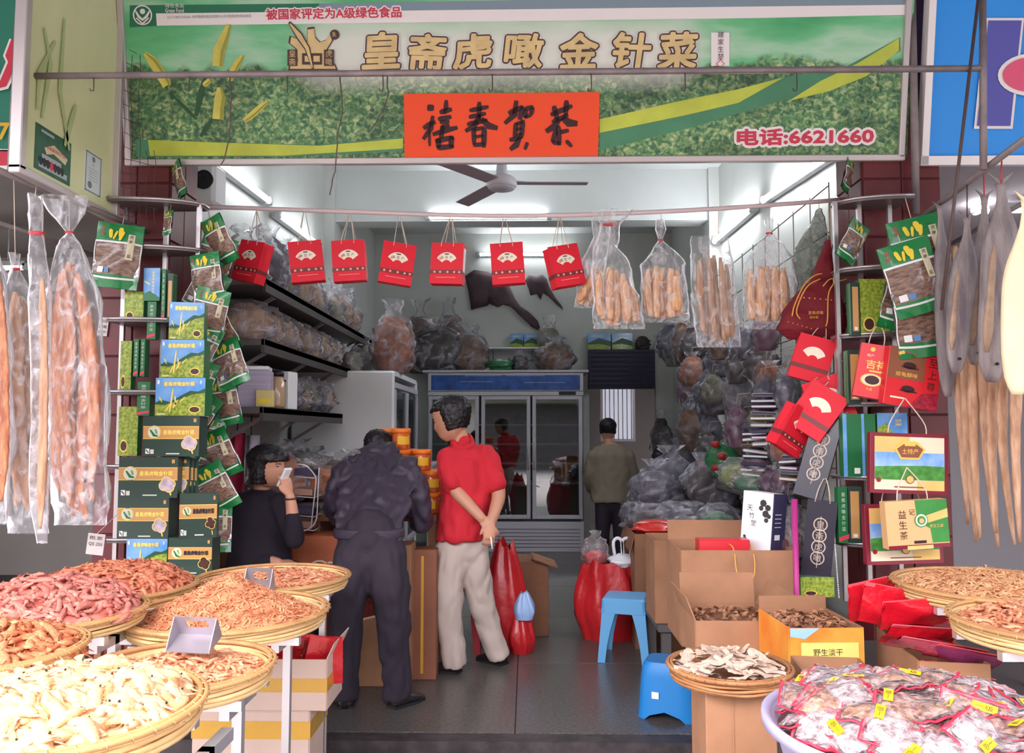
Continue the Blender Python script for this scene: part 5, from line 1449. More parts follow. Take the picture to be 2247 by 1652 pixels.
def front_far(b, w, h):
    b.rect(0, 0, w, h, 2, 1); b.poly([(0, 0), (w, 0), (w, h*.5), (w*.5, h*.7), (0, h*.4)], 3, 2); b.poly([(0, 0), (w, 0), (w, h*.2), (w*.5, h*.35), (0, h*.3)], 4, 3); b.text('皇斋虎噉金针菜', w*.5, h*.82, h*.14, 10, 4, w=w*.7)
pz = sh.matrix_basis.translation.z + 0.009
for lb, x0, x1, Yq in (('blue green carton on the thin wall shelf', 1120, 1148, 10.12), ('blue green carton with a white title on the thin wall shelf', 1150, 1184, 10.1)):
    p = W(x0, 760, Yq); carton('gift_box', lb, 'box', Matrix.Translation((p.x, Yq, pz)), L(x1-x0, Yq), L(32, Yq), 0.12, front_far, group='cartons over the cooler')
# louvred dark cabinet above the doorway
lc = thing('louvred_cabinet', 'dark slatted cabinet fixed above the back doorway', 'cabinet', loc=(W(1365, 800, 10.05).x, 10.05, W(1365, 852, 10.05).z))
lw, lh = L(145, 10.05), L(86, 10.05)
m_lou = mat('dark_navy', (48, 46, 66), 0.5)
b = MB(); b.box((0, 0.12, lh/2), (lw, 0.22, lh), bev=0.008); b.build('body', m_lou, lc)
for k in range(8):
    b = MB(); b.box((0, 0.0, lh*(0.08+0.12*k)), (lw-.04, 0.02, lh*.06), rot=Euler((rad(25), 0, 0))); b.build('slat', mat('navy_slat', (62, 60, 82), 0.45), lc)
for lb, x0, x1 in (('blue landscape carton lying on the slatted cabinet', 1290, 1340), ('green landscape carton beside the blue one on the slatted cabinet', 1343, 1388)):
    p = W(x0, 764, 10.08); carton('gift_box', lb, 'box', Matrix.Translation((p.x, 10.08, lc.matrix_basis.translation.z+lh)), L(x1-x0, 10.1), L(36, 10.1), 0.1, front_far, group='cartons over the cooler')
lpx('goods_bag', 'small dark bundle standing on the right end of the slatted cabinet', 'bag', 1410, 765, 36, 40, 10.15, m_dkb, None, 0.1, 14, False, BG, z=lc.matrix_basis.translation.z+lh)
# dried fish mounted on the back wall
def wallfish(label, outline, Y):
    c = W(*outline[0], Y)
    mw = Matrix.Translation((0, Y, 0)); pts = [uvof(mw, x, y) for x, y in outline]
    cx = sum(p[0] for p in pts)/len(pts); cz = sum(p[1] for p in pts)/len(pts)
    n = len(pts); b = MB(); fr_ = []
    ring = lambda s, y: [((p[0]-cx)*s, y, (p[1]-cz)*s) for p in pts]
    b.loft([ring(0.97, 0.03), ring(1.0, 0.0), ring(0.82, -0.03), ring(0.5, -0.045)])
    return b.build('dried_wall_fish', mat('dark_dried_fish', (86, 68, 74), 0.7, var=(8, 0.2)), None, label, 'dried fish', 'dried fish on the back wall', mw=Matrix.Translation((cx, Y, cz)))
wallfish('large dark dried fish with a long tail on the back wall', [(1028, 640), (1020, 606), (1040, 592), (1070, 596), (1100, 612), (1118, 628), (1130, 655), (1142, 672), (1160, 684), (1180, 704), (1188, 728), (1168, 718), (1152, 700), (1148, 690), (1136, 686), (1120, 672), (1104, 668), (1092, 674), (1070, 664), (1044, 668), (1034, 680)], 10.24)
wallfish('small spiny dark dried fish beside the large one on the back wall', [(1152, 616), (1160, 604), (1176, 606), (1190, 602), (1200, 612), (1206, 630), (1218, 652), (1232, 670), (1236, 680), (1222, 668), (1204, 650), (1192, 642), (1186, 658), (1178, 644), (1164, 648), (1160, 634)], 10.24)

# ------------------------------------------------------------------ left wall shelves and their goods
m_board = mat('grey_shelf_board', (92, 86, 86), 0.6)
SHX0, SHX1 = -1.99, -1.5
def wall_shelf(label, y0, y1, z):
    t = thing('goods_shelf', label, 'shelf', loc=(-1.99, (y0+y1)/2, z))
    b = MB(); b.box((0.245, 0, -0.02), (0.49, y1-y0, 0.04), bev=0.004); b.build('shelf_board', m_board, t)
    b = MB(); b.box((0.48, 0, -0.04), (0.02, y1-y0, 0.08)); b.build('front_rail', mat('shelf_edge', (70, 64, 64), 0.6), t)
    for q in (0.12, 0.5, 0.88):
        y = lerp(y0, y1, q)-(y0+y1)/2
        b = MB(); b.bar((0.01, y, -0.3), (0.42, y, -0.05), 0.02); b.build('bracket', m_steel, t)
    return t
za = WX(588, 612, -1.5).z; zbb = WX(500, 714, -1.5).z; zc2 = WX(525, 887, -1.5).z
wall_shelf('top grey shelf on the left wall above two others', 4.5, 7.62, za)
wall_shelf('middle grey shelf on the left wall crowded with bagged strips', 4.5, 6.72, zbb)
wall_shelf('bottom grey shelf on the left wall above the seller', 4.5, 6.45, zc2)
random.seed(41)
SG = 'bags on the left wall shelves'
for k in range(9):
    y = 4.75 + k*0.32
    lump('goods_bag', 'upright clear bag of dried fish on the top shelf of the left wall', 'bag', TR((-1.72+R_(-.04, .04), y, za), rz=R_(-.2, .2)), 0.30, R_(.34, .50), 0.28, [m_strips, m_slate, m_grb, m_strips][k % 4], m_filmd, SG, seed=k+50, knot=True, fill=.7)
for k in range(9):
    y = 4.72 + k*0.235
    lump('goods_bag', 'clear bag of brown dried strips packed on the middle shelf', 'bag', TR((-1.70, y, zbb), rz=R_(-.15, .15)), 0.34, min(za-zbb-.09, R_(.26, .34)), 0.24, m_strips, m_filmd, SG, seed=k+70, fill=.95)
for k in range(5):
    y = 5.45 + k*0.22
    lump('goods_bag', 'dusky bag of dried strips on the bottom shelf of the left wall', 'bag', TR((-1.70, y, zc2), rz=R_(-.15, .15)), 0.32, R_(.24, .30), 0.22, [m_slate, m_strips, m_grb][k % 3], m_filmd, SG, seed=k+90, fill=.95)
# odds and ends at the near end of the bottom shelf
p = WX(545, 880, -1.58)
def plain_box(name, label, cat, mw, w, d, h, m, extra=None):
    t = thing(name, label, cat, mw=mw)
    b = MB(); b.box((0, 0, h/2), (w, d, h), bev=0.004); b.build('body', m, t)
    if extra: extra(t, w, d, h)
    return t
plain_box('paper_stack', 'small stack of lilac grey paper packs on the bottom left shelf', 'paper', TR((-1.62, 4.72, zc2), rz=.2), 0.18, 0.2, 0.22, mat('lilac_pack', (170, 160, 182), 0.6, var=(30, .12), stretch=(.1, .1, 3)), lambda t, w, d, h: MB().box((0, 0, h+.012), (w*.9, d*.9, .02)).build('top_sheet', m_white, t))
jr = thing('glass_jar', 'clear glass jar with a dark lid on the bottom left shelf', 'jar', loc=(-1.56, 4.92, zc2))
b = MB(); b.lathe([(0.0, 0.002), (0.05, 0.002), (0.055, 0.02), (0.055, 0.16), (0.04, 0.185), (0.04, 0.2)], 18); b.build('jar_body', mat('jar_amber', (178, 150, 120), 0.2, coat=.6), jr)
b = MB(); b.lathe([(0.0, 0.235), (0.044, 0.235), (0.044, 0.198), (0.0, 0.198)], 18); b.build('lid', m_black, jr)
plain_box('white_carton', 'white paper bag standing open beside the glass jar on the shelf', 'bag', TR((-1.57, 5.1, zc2), rz=-.15), 0.13, 0.13, 0.24, m_white, lambda t, w, d, h: MB().box((0, -d/2-.001, h*.42), (w*.7, .003, h*.7)).build('dark_window', m_black, t))
plain_box('yellow_pack', 'small yellow and cream pack on the bottom left shelf edge', 'pack', TR((-1.53, 4.62, zc2), rz=.1), 0.10, 0.05, 0.10, mat('cream_pack', (206, 190, 130), 0.5), lambda t, w, d, h: MB().box((0.0, -d/2-.001, h*.35), (w*.7, .002, h*.3)).build('label', p_yel, t))
# counter at the left wall with a heap of orange bags
plain_box('side_counter', 'dim brown counter along the left wall below the shelves', 'counter', TR((-1.66, 5.83, 0)), 0.64, 1.4, 0.9, m_card2, lambda t, w, d, h: MB().box((0, 0, h+.01), (w+.03, d+.03, .024)).build('counter_top', m_board, t))
OB = 'loose bags piled on the left counter'
for k, (x, y, z, w, h, mi, lb) in enumerate(((-1.72, 5.5, .92, .42, .42, m_org, 'orange goods bag on the left counter behind the seller'), (-1.5, 5.75, .92, .40, .30, m_org, 'bright orange bag lying on the left counter beside the bending man'), (-1.75, 6.05, .92, .40, .44, m_grb, 'olive bag on the left counter under the bottom shelf'),
                                         (-1.45, 6.2, .92, .42, .34, m_redb, 'rusty bag on the left counter end'), (-1.72, 6.36, .92, .4, .38, m_bro, 'brown bag on the left counter beside the white cooler'), (-1.42, 6.42, .92, .34, .36, m_grb, 'grey green crumpled bag in front of the white cooler'))):
    lump('goods_bag', lb, 'bag', TR((x, y, z)), w, h, .36, mi, m_film2 if k % 2 else m_filmd, OB, seed=k+120, knot=True)
# clothes hanging behind the seller
hk = thing('hanging_apron', 'crimson apron hanging behind the seller', 'apron', loc=W(520, 950, 4.9))
b = MB(); b.grid(lambda s, t: (L(lerp(-14-14*t, 16+6*t, s), 4.9), 0.03*math.sin(s*9+t*3), -L(150, 4.9)*t), 10, 12); b.grid(lambda s, t: (L(lerp(16+6*t, -14-14*t, s), 4.9), 0.012+0.03*math.sin((1-s)*9+t*3), -L(150, 4.9)*t), 10, 12)
b.build('cloth', mat('crimson_cloth', (176, 44, 76), 0.8, bump=(14, .5)), hk)
b = MB(); b.tube([(0, 0.0, 0), (0, 0.02, 0.1), (0, 0.02, zc2-hk.matrix_basis.translation.z)], 0.004, 5); b.build('strap', m_black, hk)
hk = thing('hanging_shirt', 'pale lilac shirt hanging beside the crimson apron', 'shirt', loc=W(550, 955, 5.0))
b = MB(); b.grid(lambda s, t: (L(lerp(-14, 16+4*t, s), 5.0), 0.03*math.sin(s*8+t*2), -L(90, 5.0)*t), 8, 8); b.grid(lambda s, t: (L(lerp(16+4*t, -14, s), 5.0), 0.01+0.03*math.sin((1-s)*8+t*2), -L(90, 5.0)*t), 8, 8); b.build('cloth', mat('lilac_cloth', (170, 164, 180), 0.8), hk)
b = MB(); b.tube([(0, 0.01, -.01), (0, 0.01, zc2-hk.matrix_basis.translation.z)], 0.004, 5); b.build('strap', m_black, hk)

# ------------------------------------------------------------------ work table with jars, cartons, file rack
tb = thing('work_table', 'brown topped work table with jars behind the bending man', 'table', loc=(-0.92, 5.34, 0))
b = MB(); b.box((0, 0, 0.9), (0.76, 1.1, 0.04), bev=0.004); b.build('table_top', m_card2, tb)
for a in (-1, 1):
    for c in (-1, 1):
        b = MB(); b.box((a*.35, c*.5, .44), (.05, .05, .88)); b.build('leg', m_card2, tb)
JG = 'orange lidded jars stacked on the work table'
m_jar = mat('jar_orange_contents', (196, 92, 44), 0.25, coat=0.6, var=(60, 0.3)); m_lid = mat('orange_lid', (238, 122, 34), 0.4)
b = MB(); b.lathe([(0, 0), (.052, 0), (.056, .008), (.056, .096), (.05, .104), (0, .104)], 20); jm = b.mesh('jar_body', [m_jar])
b = MB(); b.lathe([(0, .128), (.054, .128), (.060, .124), (.060, .102), (.057, .100), (0, .100)], 20); jl = b.mesh('lid', [m_lid])
b = MB(); b.grid(lambda s, t: (.0572*math.sin(lerp(-.7, .7, s)), -.0572*math.cos(lerp(-.7, .7, s)), lerp(.03, .08, t)), 6, 1); jb = b.mesh('label', [mat('jar_label', (232, 176, 40), 0.5)])
cols = ((853, 4.98, 4), (880, 4.88, 4), (896, 5.05, 3), (926, 4.92, 3), (944, 5.08, 2), (946, 4.88, 2), (870, 5.14, 3))
for ci, (px, Yj, n) in enumerate(cols):
    for k in range(n):
        x = W(px, 1000, Yj).x
        t = thing('storage_jar', 'clear jar of orange goods with an orange lid in the stack on the work table', 'jar', group=JG, mw=TR((x, Yj, 0.92+0.129*k), rz=R_(-.6, .6)))
        inst('jar_body', jm, t); inst('lid', jl, t); inst('label', jb, t)
lpx('goods_bag', 'spread clear bag of pale noodles behind the orange jars', 'bag', 930, 1040, 130, 90, 5.6, m_grb, m_film2, 0.3, 33, False, OB, z=0.92)
# cartons around the work table
def fruit_print(t, w, d, h):
    b = MB(); b.lay = 0.0012; b.T = Matrix.Translation((0, -d/2-.0005, 0))
    for g, mi, la in ((.012, 1, 1), (0, 0, 2)):
        b.disc(w*.12, h*.72, w*.26+g, mi, la, n=18, ry=h*.10+g); b.disc(w*.36, h*.76, w*.10+g, mi, la, ry=h*.05+g)
    b.build('print', [mat('print_dates', (120, 34, 30), 0.5, var=(40, .3)), mat('print_date_edge', (230, 200, 180), 0.5)], t)
    b = MB(); b.lay = .003; b.T = Matrix.Translation((0, -d/2-.001, 0)); b.poly([(-w*.3, h*.64), (w*.05, h*.64), (w*.05, h*.70), (-w*.28, h*.705)], 0, 1); b.text('特价', -w*.12, h*.67, h*.03, 1, 2); b.build('price_label', [mat('price_yellow', (232, 204, 40), 0.5), p_ink], t)
p = W(690, 1176, 4.62); plain_box('date_carton', 'orange brown carton with a date picture and a yellow label before the seller', 'carton', TR((p.x, 4.75, 0)), L(100, 4.62), 0.26, p.z, mat('orange_card', (178, 96, 62), 0.6, var=(4, .08)), fruit_print)
def fruit2(t, w, d, h):
    b = MB(); b.lay = 0.0012; b.T = Matrix.Translation((0, -d/2-.0005, 0))
    for g, mi, la in ((.012, 1, 1), (0, 0, 2)):
        b.poly([(-w*.5, h*.46-g), (w*.1, h*.52-g), (w*.02, h*.66), (-w*.12, h*.78), (-w*.3+g, h*.84+g), (-w*.38, h*.68), (-w*.5, h*.6+g)], mi, la)
    b.build('print', [MT['print_dates'], MT['print_date_edge']], t)
p = W(838, 1180, 4.68); plain_box('date_carton', 'tall brown carton with a date picture standing behind the legs of the bending man', 'carton', TR((p.x+.02, 4.62, 0)), L(130, 4.68), 0.2, p.z-.02, m_card, fruit2)
p = W(940, 1200, 4.75); plain_box('side_carton', 'plain reddish brown carton end panel beside the red shirted man', 'carton', TR((p.x-.02, 4.72, 0)), L(60, 4.75), 0.15, p.z, mat('red_card', (136, 84, 62), 0.6, var=(4, .1)), lambda t, w, d, h: MB().box((0, -d/2-.0015, h*.5), (w*.1, .002, h*.9)).build('tape', m_tape, t))
# white wire file rack
fr_c = W(678, 1168, 4.66)
wr = thing('file_rack', 'white wire file rack with papers on the orange brown carton', 'rack', loc=(fr_c.x, 4.74, W(690, 1176, 4.62).z))
wi = wr.matrix_basis.inverted()
m_ww = mat('white_wire', (214, 208, 214), 0.4)
for Yq in (4.66, 4.84):
    b = MB(); b.T = wi; b.tube(seg_pts([W(652, 1018, Yq), W(672, 1022, Yq), W(690, 1042, Yq), W(693, 1060, Yq), W(682, 1160, Yq)], 12), 0.004, 6); b.build('wire_frame', m_ww, wr)
    b = MB(); b.T = wi; b.tube(seg_pts([W(700, 1026, Yq), W(697, 1100, Yq), W(690, 1150, Yq), W(650, 1172, Yq)], 10), 0.004, 6); b.build('wire_frame', m_ww, wr)
for k, y in enumerate((1045, 1088, 1130, 1160)):
    b = MB(); b.T = wi; a = W(640, y, 4.66); c = W(688, y+4, 4.66); b.tube([a, c, (c.x, 4.84, c.z), (a.x, 4.84, a.z)], 0.003, 5, closed=True); b.build('wire_tier', m_ww, wr)
    b = MB(); b.T = wi; b.box(((a.x+c.x)/2, 4.75, a.z+.022), (c.x-a.x-.02, .16, .036), rot=Euler((0, rad(4), 0))); b.build('papers', [mat('dark_folder', (66, 58, 84), 0.6), mat('tan_folder', (170, 126, 108), 0.6)][k % 2], wr)

# ------------------------------------------------------------------ gift bags on the rod
RB = 'red gift bags on the hanging rod'
for (px, py, rl, yw, cx, cy, lb) in ((566, 533, 14, -26, 563, 463, 'red gift bag turned with its side showing beside the strung green packets'), (669, 532, -7, 10, 668, 463, 'red gift bag in front of the rear left wall lamp'), (765, 530, -4, 3, 768, 467, 'red gift bag hanging squarely between the lamp bag and the paired cord bag'),
                                     (878, 536, 8, 12, 876, 470, 'red gift bag slanting on crossed cords right of the square one'), (986, 536, 3, -9, 990, 473, 'red gift bag with a white sticker on its side under the beam lamp'), (1111, 536, -4, 0, 1106, 473, 'red gift bag in front of the back wall lamp and the large dried fish'), (1228, 542, -13, 20, 1228, 473, 'tilted red gift bag next to the fish maw bags')):
    t = gift_bag(px, py, 4.3, rl, yw, 0, 1.0, W(cx, cy, 4.3), lb, RB)
    if px == 986:
        b = MB(); b.box((GBW/2+.001, 0.0, -.09), (.002, .04, .13)); b.build('sticker', m_white, t)
# ------------------------------------------------------------------ clear bags of fish maw on the rod
random.seed(51)
FG = 'clear bags on the hanging rod'; MG = 'dried pieces in the hanging clear bags'
def maws(label, spec, Y, m, wpx, flat=0.34):
    spec = list(spec) + [(tuple(x + (4 if i % 2 else -4) for x in xs), y0 + R_(4, 16), y1 - R_(0, 14)) for i, (xs, y0, y1) in enumerate(spec)]
    for k, (xs, y0, y1) in enumerate(spec):
        n = len(xs)
        xs = [x + R_(-2, 2) for x in xs]
        strip('dried_fish_maw', label, 'dried fish', [W(xs[i], lerp(y0, y1, i/(n-1)), Y+0.024*((k % 3)-1)-(.014 if k >= len(spec)/2 else 0)) for i in range(n)], L(wpx, Y)*R_(.62, .92), m, MG, flat=flat, seed=k*3+wpx, K=14, n=8, wprof=[.5, .8, 1.0, 1.15, 1.0, 1.2, 1.05, .7])
film_bag('fish_maw_bag', 'clear bag of fish maw in front with the crumpled flared neck', 'bag', [(1346, 462, 44, .5), (1340, 492, 22, .4), (1330, 540, 26, .5), (1340, 585, 44, .9), (1350, 650, 52, 1), (1356, 700, 56, .8), (1360, 722, 56, .1)], 4.24, 0.075, group=FG, tie=(1338, 492, 14), seed=11, string=[(1340, 492), (1340, 466)])
maws('orange fish maw in the bag with the crumpled flared neck', [((1318, 1316, 1322), 592, 700), ((1334, 1332, 1338), 585, 712), ((1350, 1352, 1352), 590, 712), ((1366, 1372, 1374), 600, 708), ((1382, 1390, 1394), 625, 706), ((1342, 1348, 1346), 610, 715)], 4.24, m_maw, 11)
film_bag('fish_maw_bag', 'second fish maw bag tucked behind the crumpled flared one', 'bag', [(1318, 468, 22, .4), (1320, 520, 18, .4), (1305, 570, 28, .7), (1290, 630, 26, .9), (1286, 676, 26, .1)], 4.36, 0.06, group=FG, seed=12, string=[(1322, 500), (1325, 466)])
maws('orange fish maw in the bag tucked behind', [((1304, 1288, 1274), 590, 668), ((1312, 1300, 1290), 585, 670), ((1318, 1310, 1304), 590, 668)], 4.36, m_maw, 10)
film_bag('fish_maw_bag', 'clear bag of fish maw tied to a small point in the middle of the row', 'bag', [(1448, 484, 9, .4), (1450, 503, 12, .4), (1449, 527, 4, .15), (1452, 545, 20, .5), (1456, 580, 50, .9), (1458, 640, 52, 1), (1460, 692, 54, .8), (1460, 708, 54, .1)], 4.3, 0.07, group=FG, tie=(1449, 527, 5), seed=13, string=[(1450, 490), (1451, 466)])
maws('pale orange fish maw in the bag tied to a small point', [((1422, 1422, 1428), 590, 695), ((1438, 1436, 1440), 584, 698), ((1454, 1452, 1456), 586, 700), ((1470, 1472, 1474), 588, 697), ((1484, 1488, 1490), 592, 692)], 4.3, m_maw, 11)
film_bag('fish_maw_bag', 'long clear bag of dried squid strips hanging by a red string', 'bag', [(1556, 518, 40, .25), (1560, 560, 46, .6), (1566, 640, 50, 1), (1574, 715, 50, 1), (1580, 762, 46, .1)], 4.3, 0.07, group=FG, seed=14, string=[(1576, 530), (1577, 462)])
maws('tan dried strip in the long bag on the red string', [((1538, 1540, 1546), 565, 735), ((1552, 1556, 1562), 555, 745), ((1566, 1570, 1578), 560, 750), ((1580, 1586, 1592), 565, 748), ((1594, 1600, 1606), 580, 740), ((1560, 1576, 1590), 600, 752)], 4.3, m_eel2, 8)
film_bag('fish_maw_bag', 'square clear bag of fish maw beside the maroon pouch', 'bag', [(1687, 482, 10, .4), (1688, 512, 5, .2), (1690, 535, 28, .5), (1690, 578, 56, .9), (1690, 650, 60, 1), (1690, 704, 60, .8), (1690, 722, 60, .1)], 4.3, 0.07, group=FG, tie=(1688, 512, 6), seed=15, string=[(1688, 505), (1688, 455)])
maws('pale fish maw in the square bag beside the maroon pouch', [((1648, 1648, 1652), 590, 700), ((1666, 1666, 1668), 584, 706), ((1684, 1686, 1684), 584, 706), ((1702, 1704, 1704), 584, 704), ((1720, 1724, 1724), 588, 700)], 4.3, m_maw, 12)
film_bag('mesh_bag', 'grey green net bag hanging at the end of the rod above the maroon pouch', 'bag', [(1797, 460, 6, .3), (1794, 490, 16, .5), (1786, 545, 40, .9), (1784, 600, 42, 1), (1788, 652, 36, .3)], 4.42, 0.08, m=film('green_net', tint=(120, 128, 112), base=0.5, wrinkle=0.4, scale=30), group=FG, seed=16, string=[(1797, 462), (1797, 444)])
# maroon drawstring pouch
dp = film_bag('drawstring_pouch', 'maroon cloth drawstring pouch with gold cords and embroidery', 'pouch', [(1816, 528, 5, .3), (1812, 560, 12, .5), (1806, 600, 22, .7), (1800, 622, 26, .6), (1796, 640, 46, .8), (1786, 690, 70, 1), (1780, 724, 74, .9), (1790, 744, 62, .3)], 4.15, 0.07, m=mat('maroon_cloth', (118, 26, 36), 0.75, bump=(16, .5)), seed=17, string=[(1816, 535), (1818, 448)])
di = dp.matrix_basis.inverted()
m_gold = mat('gold_cord', (222, 158, 72), 0.5)
for pts in ([(1804, 600), (1785, 606), (1764, 626), (1744, 668), (1738, 694)], [(1800, 612), (1770, 630), (1748, 680), (1756, 700)], [(1806, 628), (1822, 612), (1842, 616), (1858, 612)], [(1830, 622), (1818, 645), (1816, 700), (1812, 716)]):
    b = MB(); b.T = di; b.tube(seg_pts([W(x, y, 4.065) for x, y in pts], 12), 0.0035, 6); b.build('gold_cord', m_gold, dp)
b = MB(); b.T = di @ Matrix.Translation((0, 4.068, 0)) ; mwp = Matrix.Translation((0, 4.068, 0)); pu = lambda x, y: uvof(mwp, x, y)
b.text('皇斋虎噉', *pu(1790, 686), .018, 0, 1); b.text('金针菜', *pu(1786, 696), .014, 0, 1)
for k in range(7): b.disc(*pu(1752+k*12, 652+k*1), .004, 0, 1, n=6); b.disc(*pu(1730+k*10, 706+k*3), .003, 0, 1, n=6)
b.build('embroidery', m_gold, dp)

# ------------------------------------------------------------------ right rack with cartons, bags and packets
rackR = shelf_rack('corner_rack', 'stainless corner rack with curved shelves against the right maroon pillar', 1842, 1985, (442, 592, 737, 887, 1047, 1192), 3.92, ((1845, 440, 1320), (1898, 440, 1320), (1966, 440, 1320)), False)
def front_tan(b, w, h): b.rect(0, 0, w, h, 1, 1); b.rect(w*.2, h*.08, w*.8, h*.92, 5, 2); b.rect(w*.35, h*.1, w*.65, h*.16, 10, 3)
def front_gr(b, w, h): b.rect(0, 0, w, h, 0, 1); b.rect(w*.55, h*.05, w*.85, h*.14, 10, 2); b.rect(0, 0, w*.2, h, 2, 2)
def front_bl(b, w, h): b.rect(0, 0, w, h, 2, 1); b.poly([(0, 0), (w*.6, 0), (w*.3, h*.6), (0, h*.4)], 4, 2); b.text('菜', w*.7, h*.6, h*.3, 6, 2)
RR = 'cartons standing in the right rack'
for lb, x0, y0, x1, y1, fn in (('meadow carton with an oval window on the second shelf of the right rack', 1888, 612, 1950, 736, front_mead), ('slim olive spine beside the meadow carton in the right rack', 1868, 620, 1886, 736, front_tan), ('tan panelled carton behind the red festive box', 1862, 768, 1888, 886, front_tan),
                               ('bright green carton on the fourth shelf of the right rack', 1852, 908, 1890, 1046, front_gr), ('second green carton half hidden by the maroon framed gift box', 1893, 908, 1920, 1046, front_gr), ('blue carton peeping above the maroon framed gift box', 1926, 906, 1990, 960, front_bl),
                               ('tan carton on the lowest shelf of the right rack', 1862, 1068, 1890, 1191, front_tan), ('dark olive carton beside the tan one on the lowest right shelf', 1842, 1070, 1860, 1191, front_spine)):
    carton_px(lb, x0, y0, x1, y1, 3.86, 0.05, fn, group=RR)
packet(1890, 490, 3.80, 62, roll=26, yaw=30, label='small green packet leaning on the right rack below the curved top', var=1)
packet(1868, 352, 4.02, 48, roll=14, yaw=52, label='silvery green packet standing on top of the right rack', var=2)
for k, (px, py, Yq, w, rl, yw) in enumerate(((2000, 478, 3.70, 112, -12, -10), (1978, 532, 3.62, 112, -16, -6), (2030, 560, 3.72, 90, -4, -20), (2006, 622, 3.66, 112, -6, 4), (2028, 660, 3.72, 92, 8, -16), (1990, 590, 3.74, 96, 12, 18))):
    packet(px, py, Yq, w, rl, yw, label=['topmost green packet under the slanting rail at the right rack', 'front green packet with the cream label strip at the right rack', 'green packet pushed against the grey fish', 'lower front green packet above the red festive boxes', 'lower green packet next to the grey fish', 'green packet hidden behind the front ones at the right rack'][k], var=k, hang=0.1 if k == 0 else 0.04, group='green packets on the right rack')
# hanging festive boxes
ex = {}
def add_mats(names):
    return [MT[n] for n in names]
r_red = mat('festive_red', (216, 34, 44), 0.35, coat=.3); r_brown = mat('festive_brown', (140, 82, 56), 0.4, coat=.3); r_maroon = mat('frame_maroon', (128, 24, 46), 0.4, coat=.3); r_gold = mat('panel_gold', (234, 190, 112), 0.45, var=(6, .1)); r_cream = mat('panel_cream', (240, 220, 190), 0.45)
r_sky = mat('panel_sky', (70, 140, 220), 0.4, var=(4, 0), col2=(190, 216, 240)); r_grass = mat('panel_grass', (70, 140, 56), 0.45, var=(30, .3)); r_tea = mat('tea_tan', (226, 178, 124), 0.45); r_teag = mat('tea_green', (60, 140, 62), 0.45, var=(4, .2)); r_ink = mat('festive_ink', (56, 24, 24), 0.5); r_berry = mat('berry_print', (160, 24, 50), 0.4, var=(60, .4)); r_yel = mat('festive_gold_ink', (244, 196, 90), 0.4)
FBM = [r_red, r_brown, r_maroon, r_gold, r_cream, r_sky, r_grass, r_tea, r_teag, r_ink, r_berry, r_yel, c_wh]
def hung_box(name, label, cx, cy, w, h, Y, roll, yaw, d, body, fn, cord=None, group='gift boxes hanging at the right rack'):
    """box centred on a pixel"""
    ww, hh = L(w, Y), L(h, Y)
    mw = TR(W(cx, cy, Y), rz=rad(yaw), ry=rad(roll))
    t = thing(name, label, 'box', mw=mw, group=group)
    b = MB(); b.box((0, d/2, 0), (ww, d, hh), bev=0.003); b.build('box', body, t)
    b = MB(); b.lay = 0.001; b.T = Matrix.Translation((-ww/2, -.0005, -hh/2)); fn(b, ww, hh); b.build('print', FBM, t)
    if cord:
        for s in (-1, 1):
            b = MB(); b.tube(seg_pts([(s*ww*.25, d/2, hh/2-.01), (s*ww*.22, d/2, hh/2+.05), (0, d/2+.02, hh/2+cord)], 8), 0.0028, 6); b.build('cord', m_cord, t)
    return t
def f_ji(b, w, h):
    b.rect(0, 0, w, h, 0, 1); b.text('吉祥', w*.6, h*.62, h*.17, 11, 2, fat=h*.004, nf=5); b.rect(w*.4, h*.48, w*.9, h*.51, 11, 2); b.disc(w*.52, h*.33, w*.36, 11, 2, ry=h*.12); b.disc(w*.52, h*.33, w*.31, 4, 3, ry=h*.10); b.disc(w*.54, h*.33, w*.24, 9, 4, ry=h*.085); b.disc(w*.4, h*.9, w*.08, 11, 2); b.text('特产', w*.36, h*.78, h*.06, 4, 2); b.text('礼盒', w*.5, h*.16, h*.05, 11, 2)
def f_ls(b, w, h):
    b.rect(0, 0, w, h, 0, 1); b.rect(0, h*.46, w*.72, h, 1, 2); b.text('双龟醇味', w*.36, h*.54, h*.075, 11, 3, w=w*.42); b.disc(w*.22, h*.9, w*.06, 11, 3)
    for x, y in ((.40, .70), (.42, .30)): b.disc(w*x, h*y, w*.13, 9, 3, ry=h*.06); b.stroke([(w*(x-.16), h*(y-.03)), (w*(x+.18), h*(y-.04))], h*.03, 9, 3)
    b.rect(w*.70, h*.30, w*.98, h*.92, 0, 3)
    for k, c in enumerate('至上尊'): b.text(c, w*.84, h*(.80-.2*k), h*.15, 9, 4)
    b.poly([(w*.45, 0), (w, 0), (w, h*.30), (w*.7, h*.26)], 10, 4); b.rect(w*.1, h*.12, w*.36, h*.15, 4, 3)
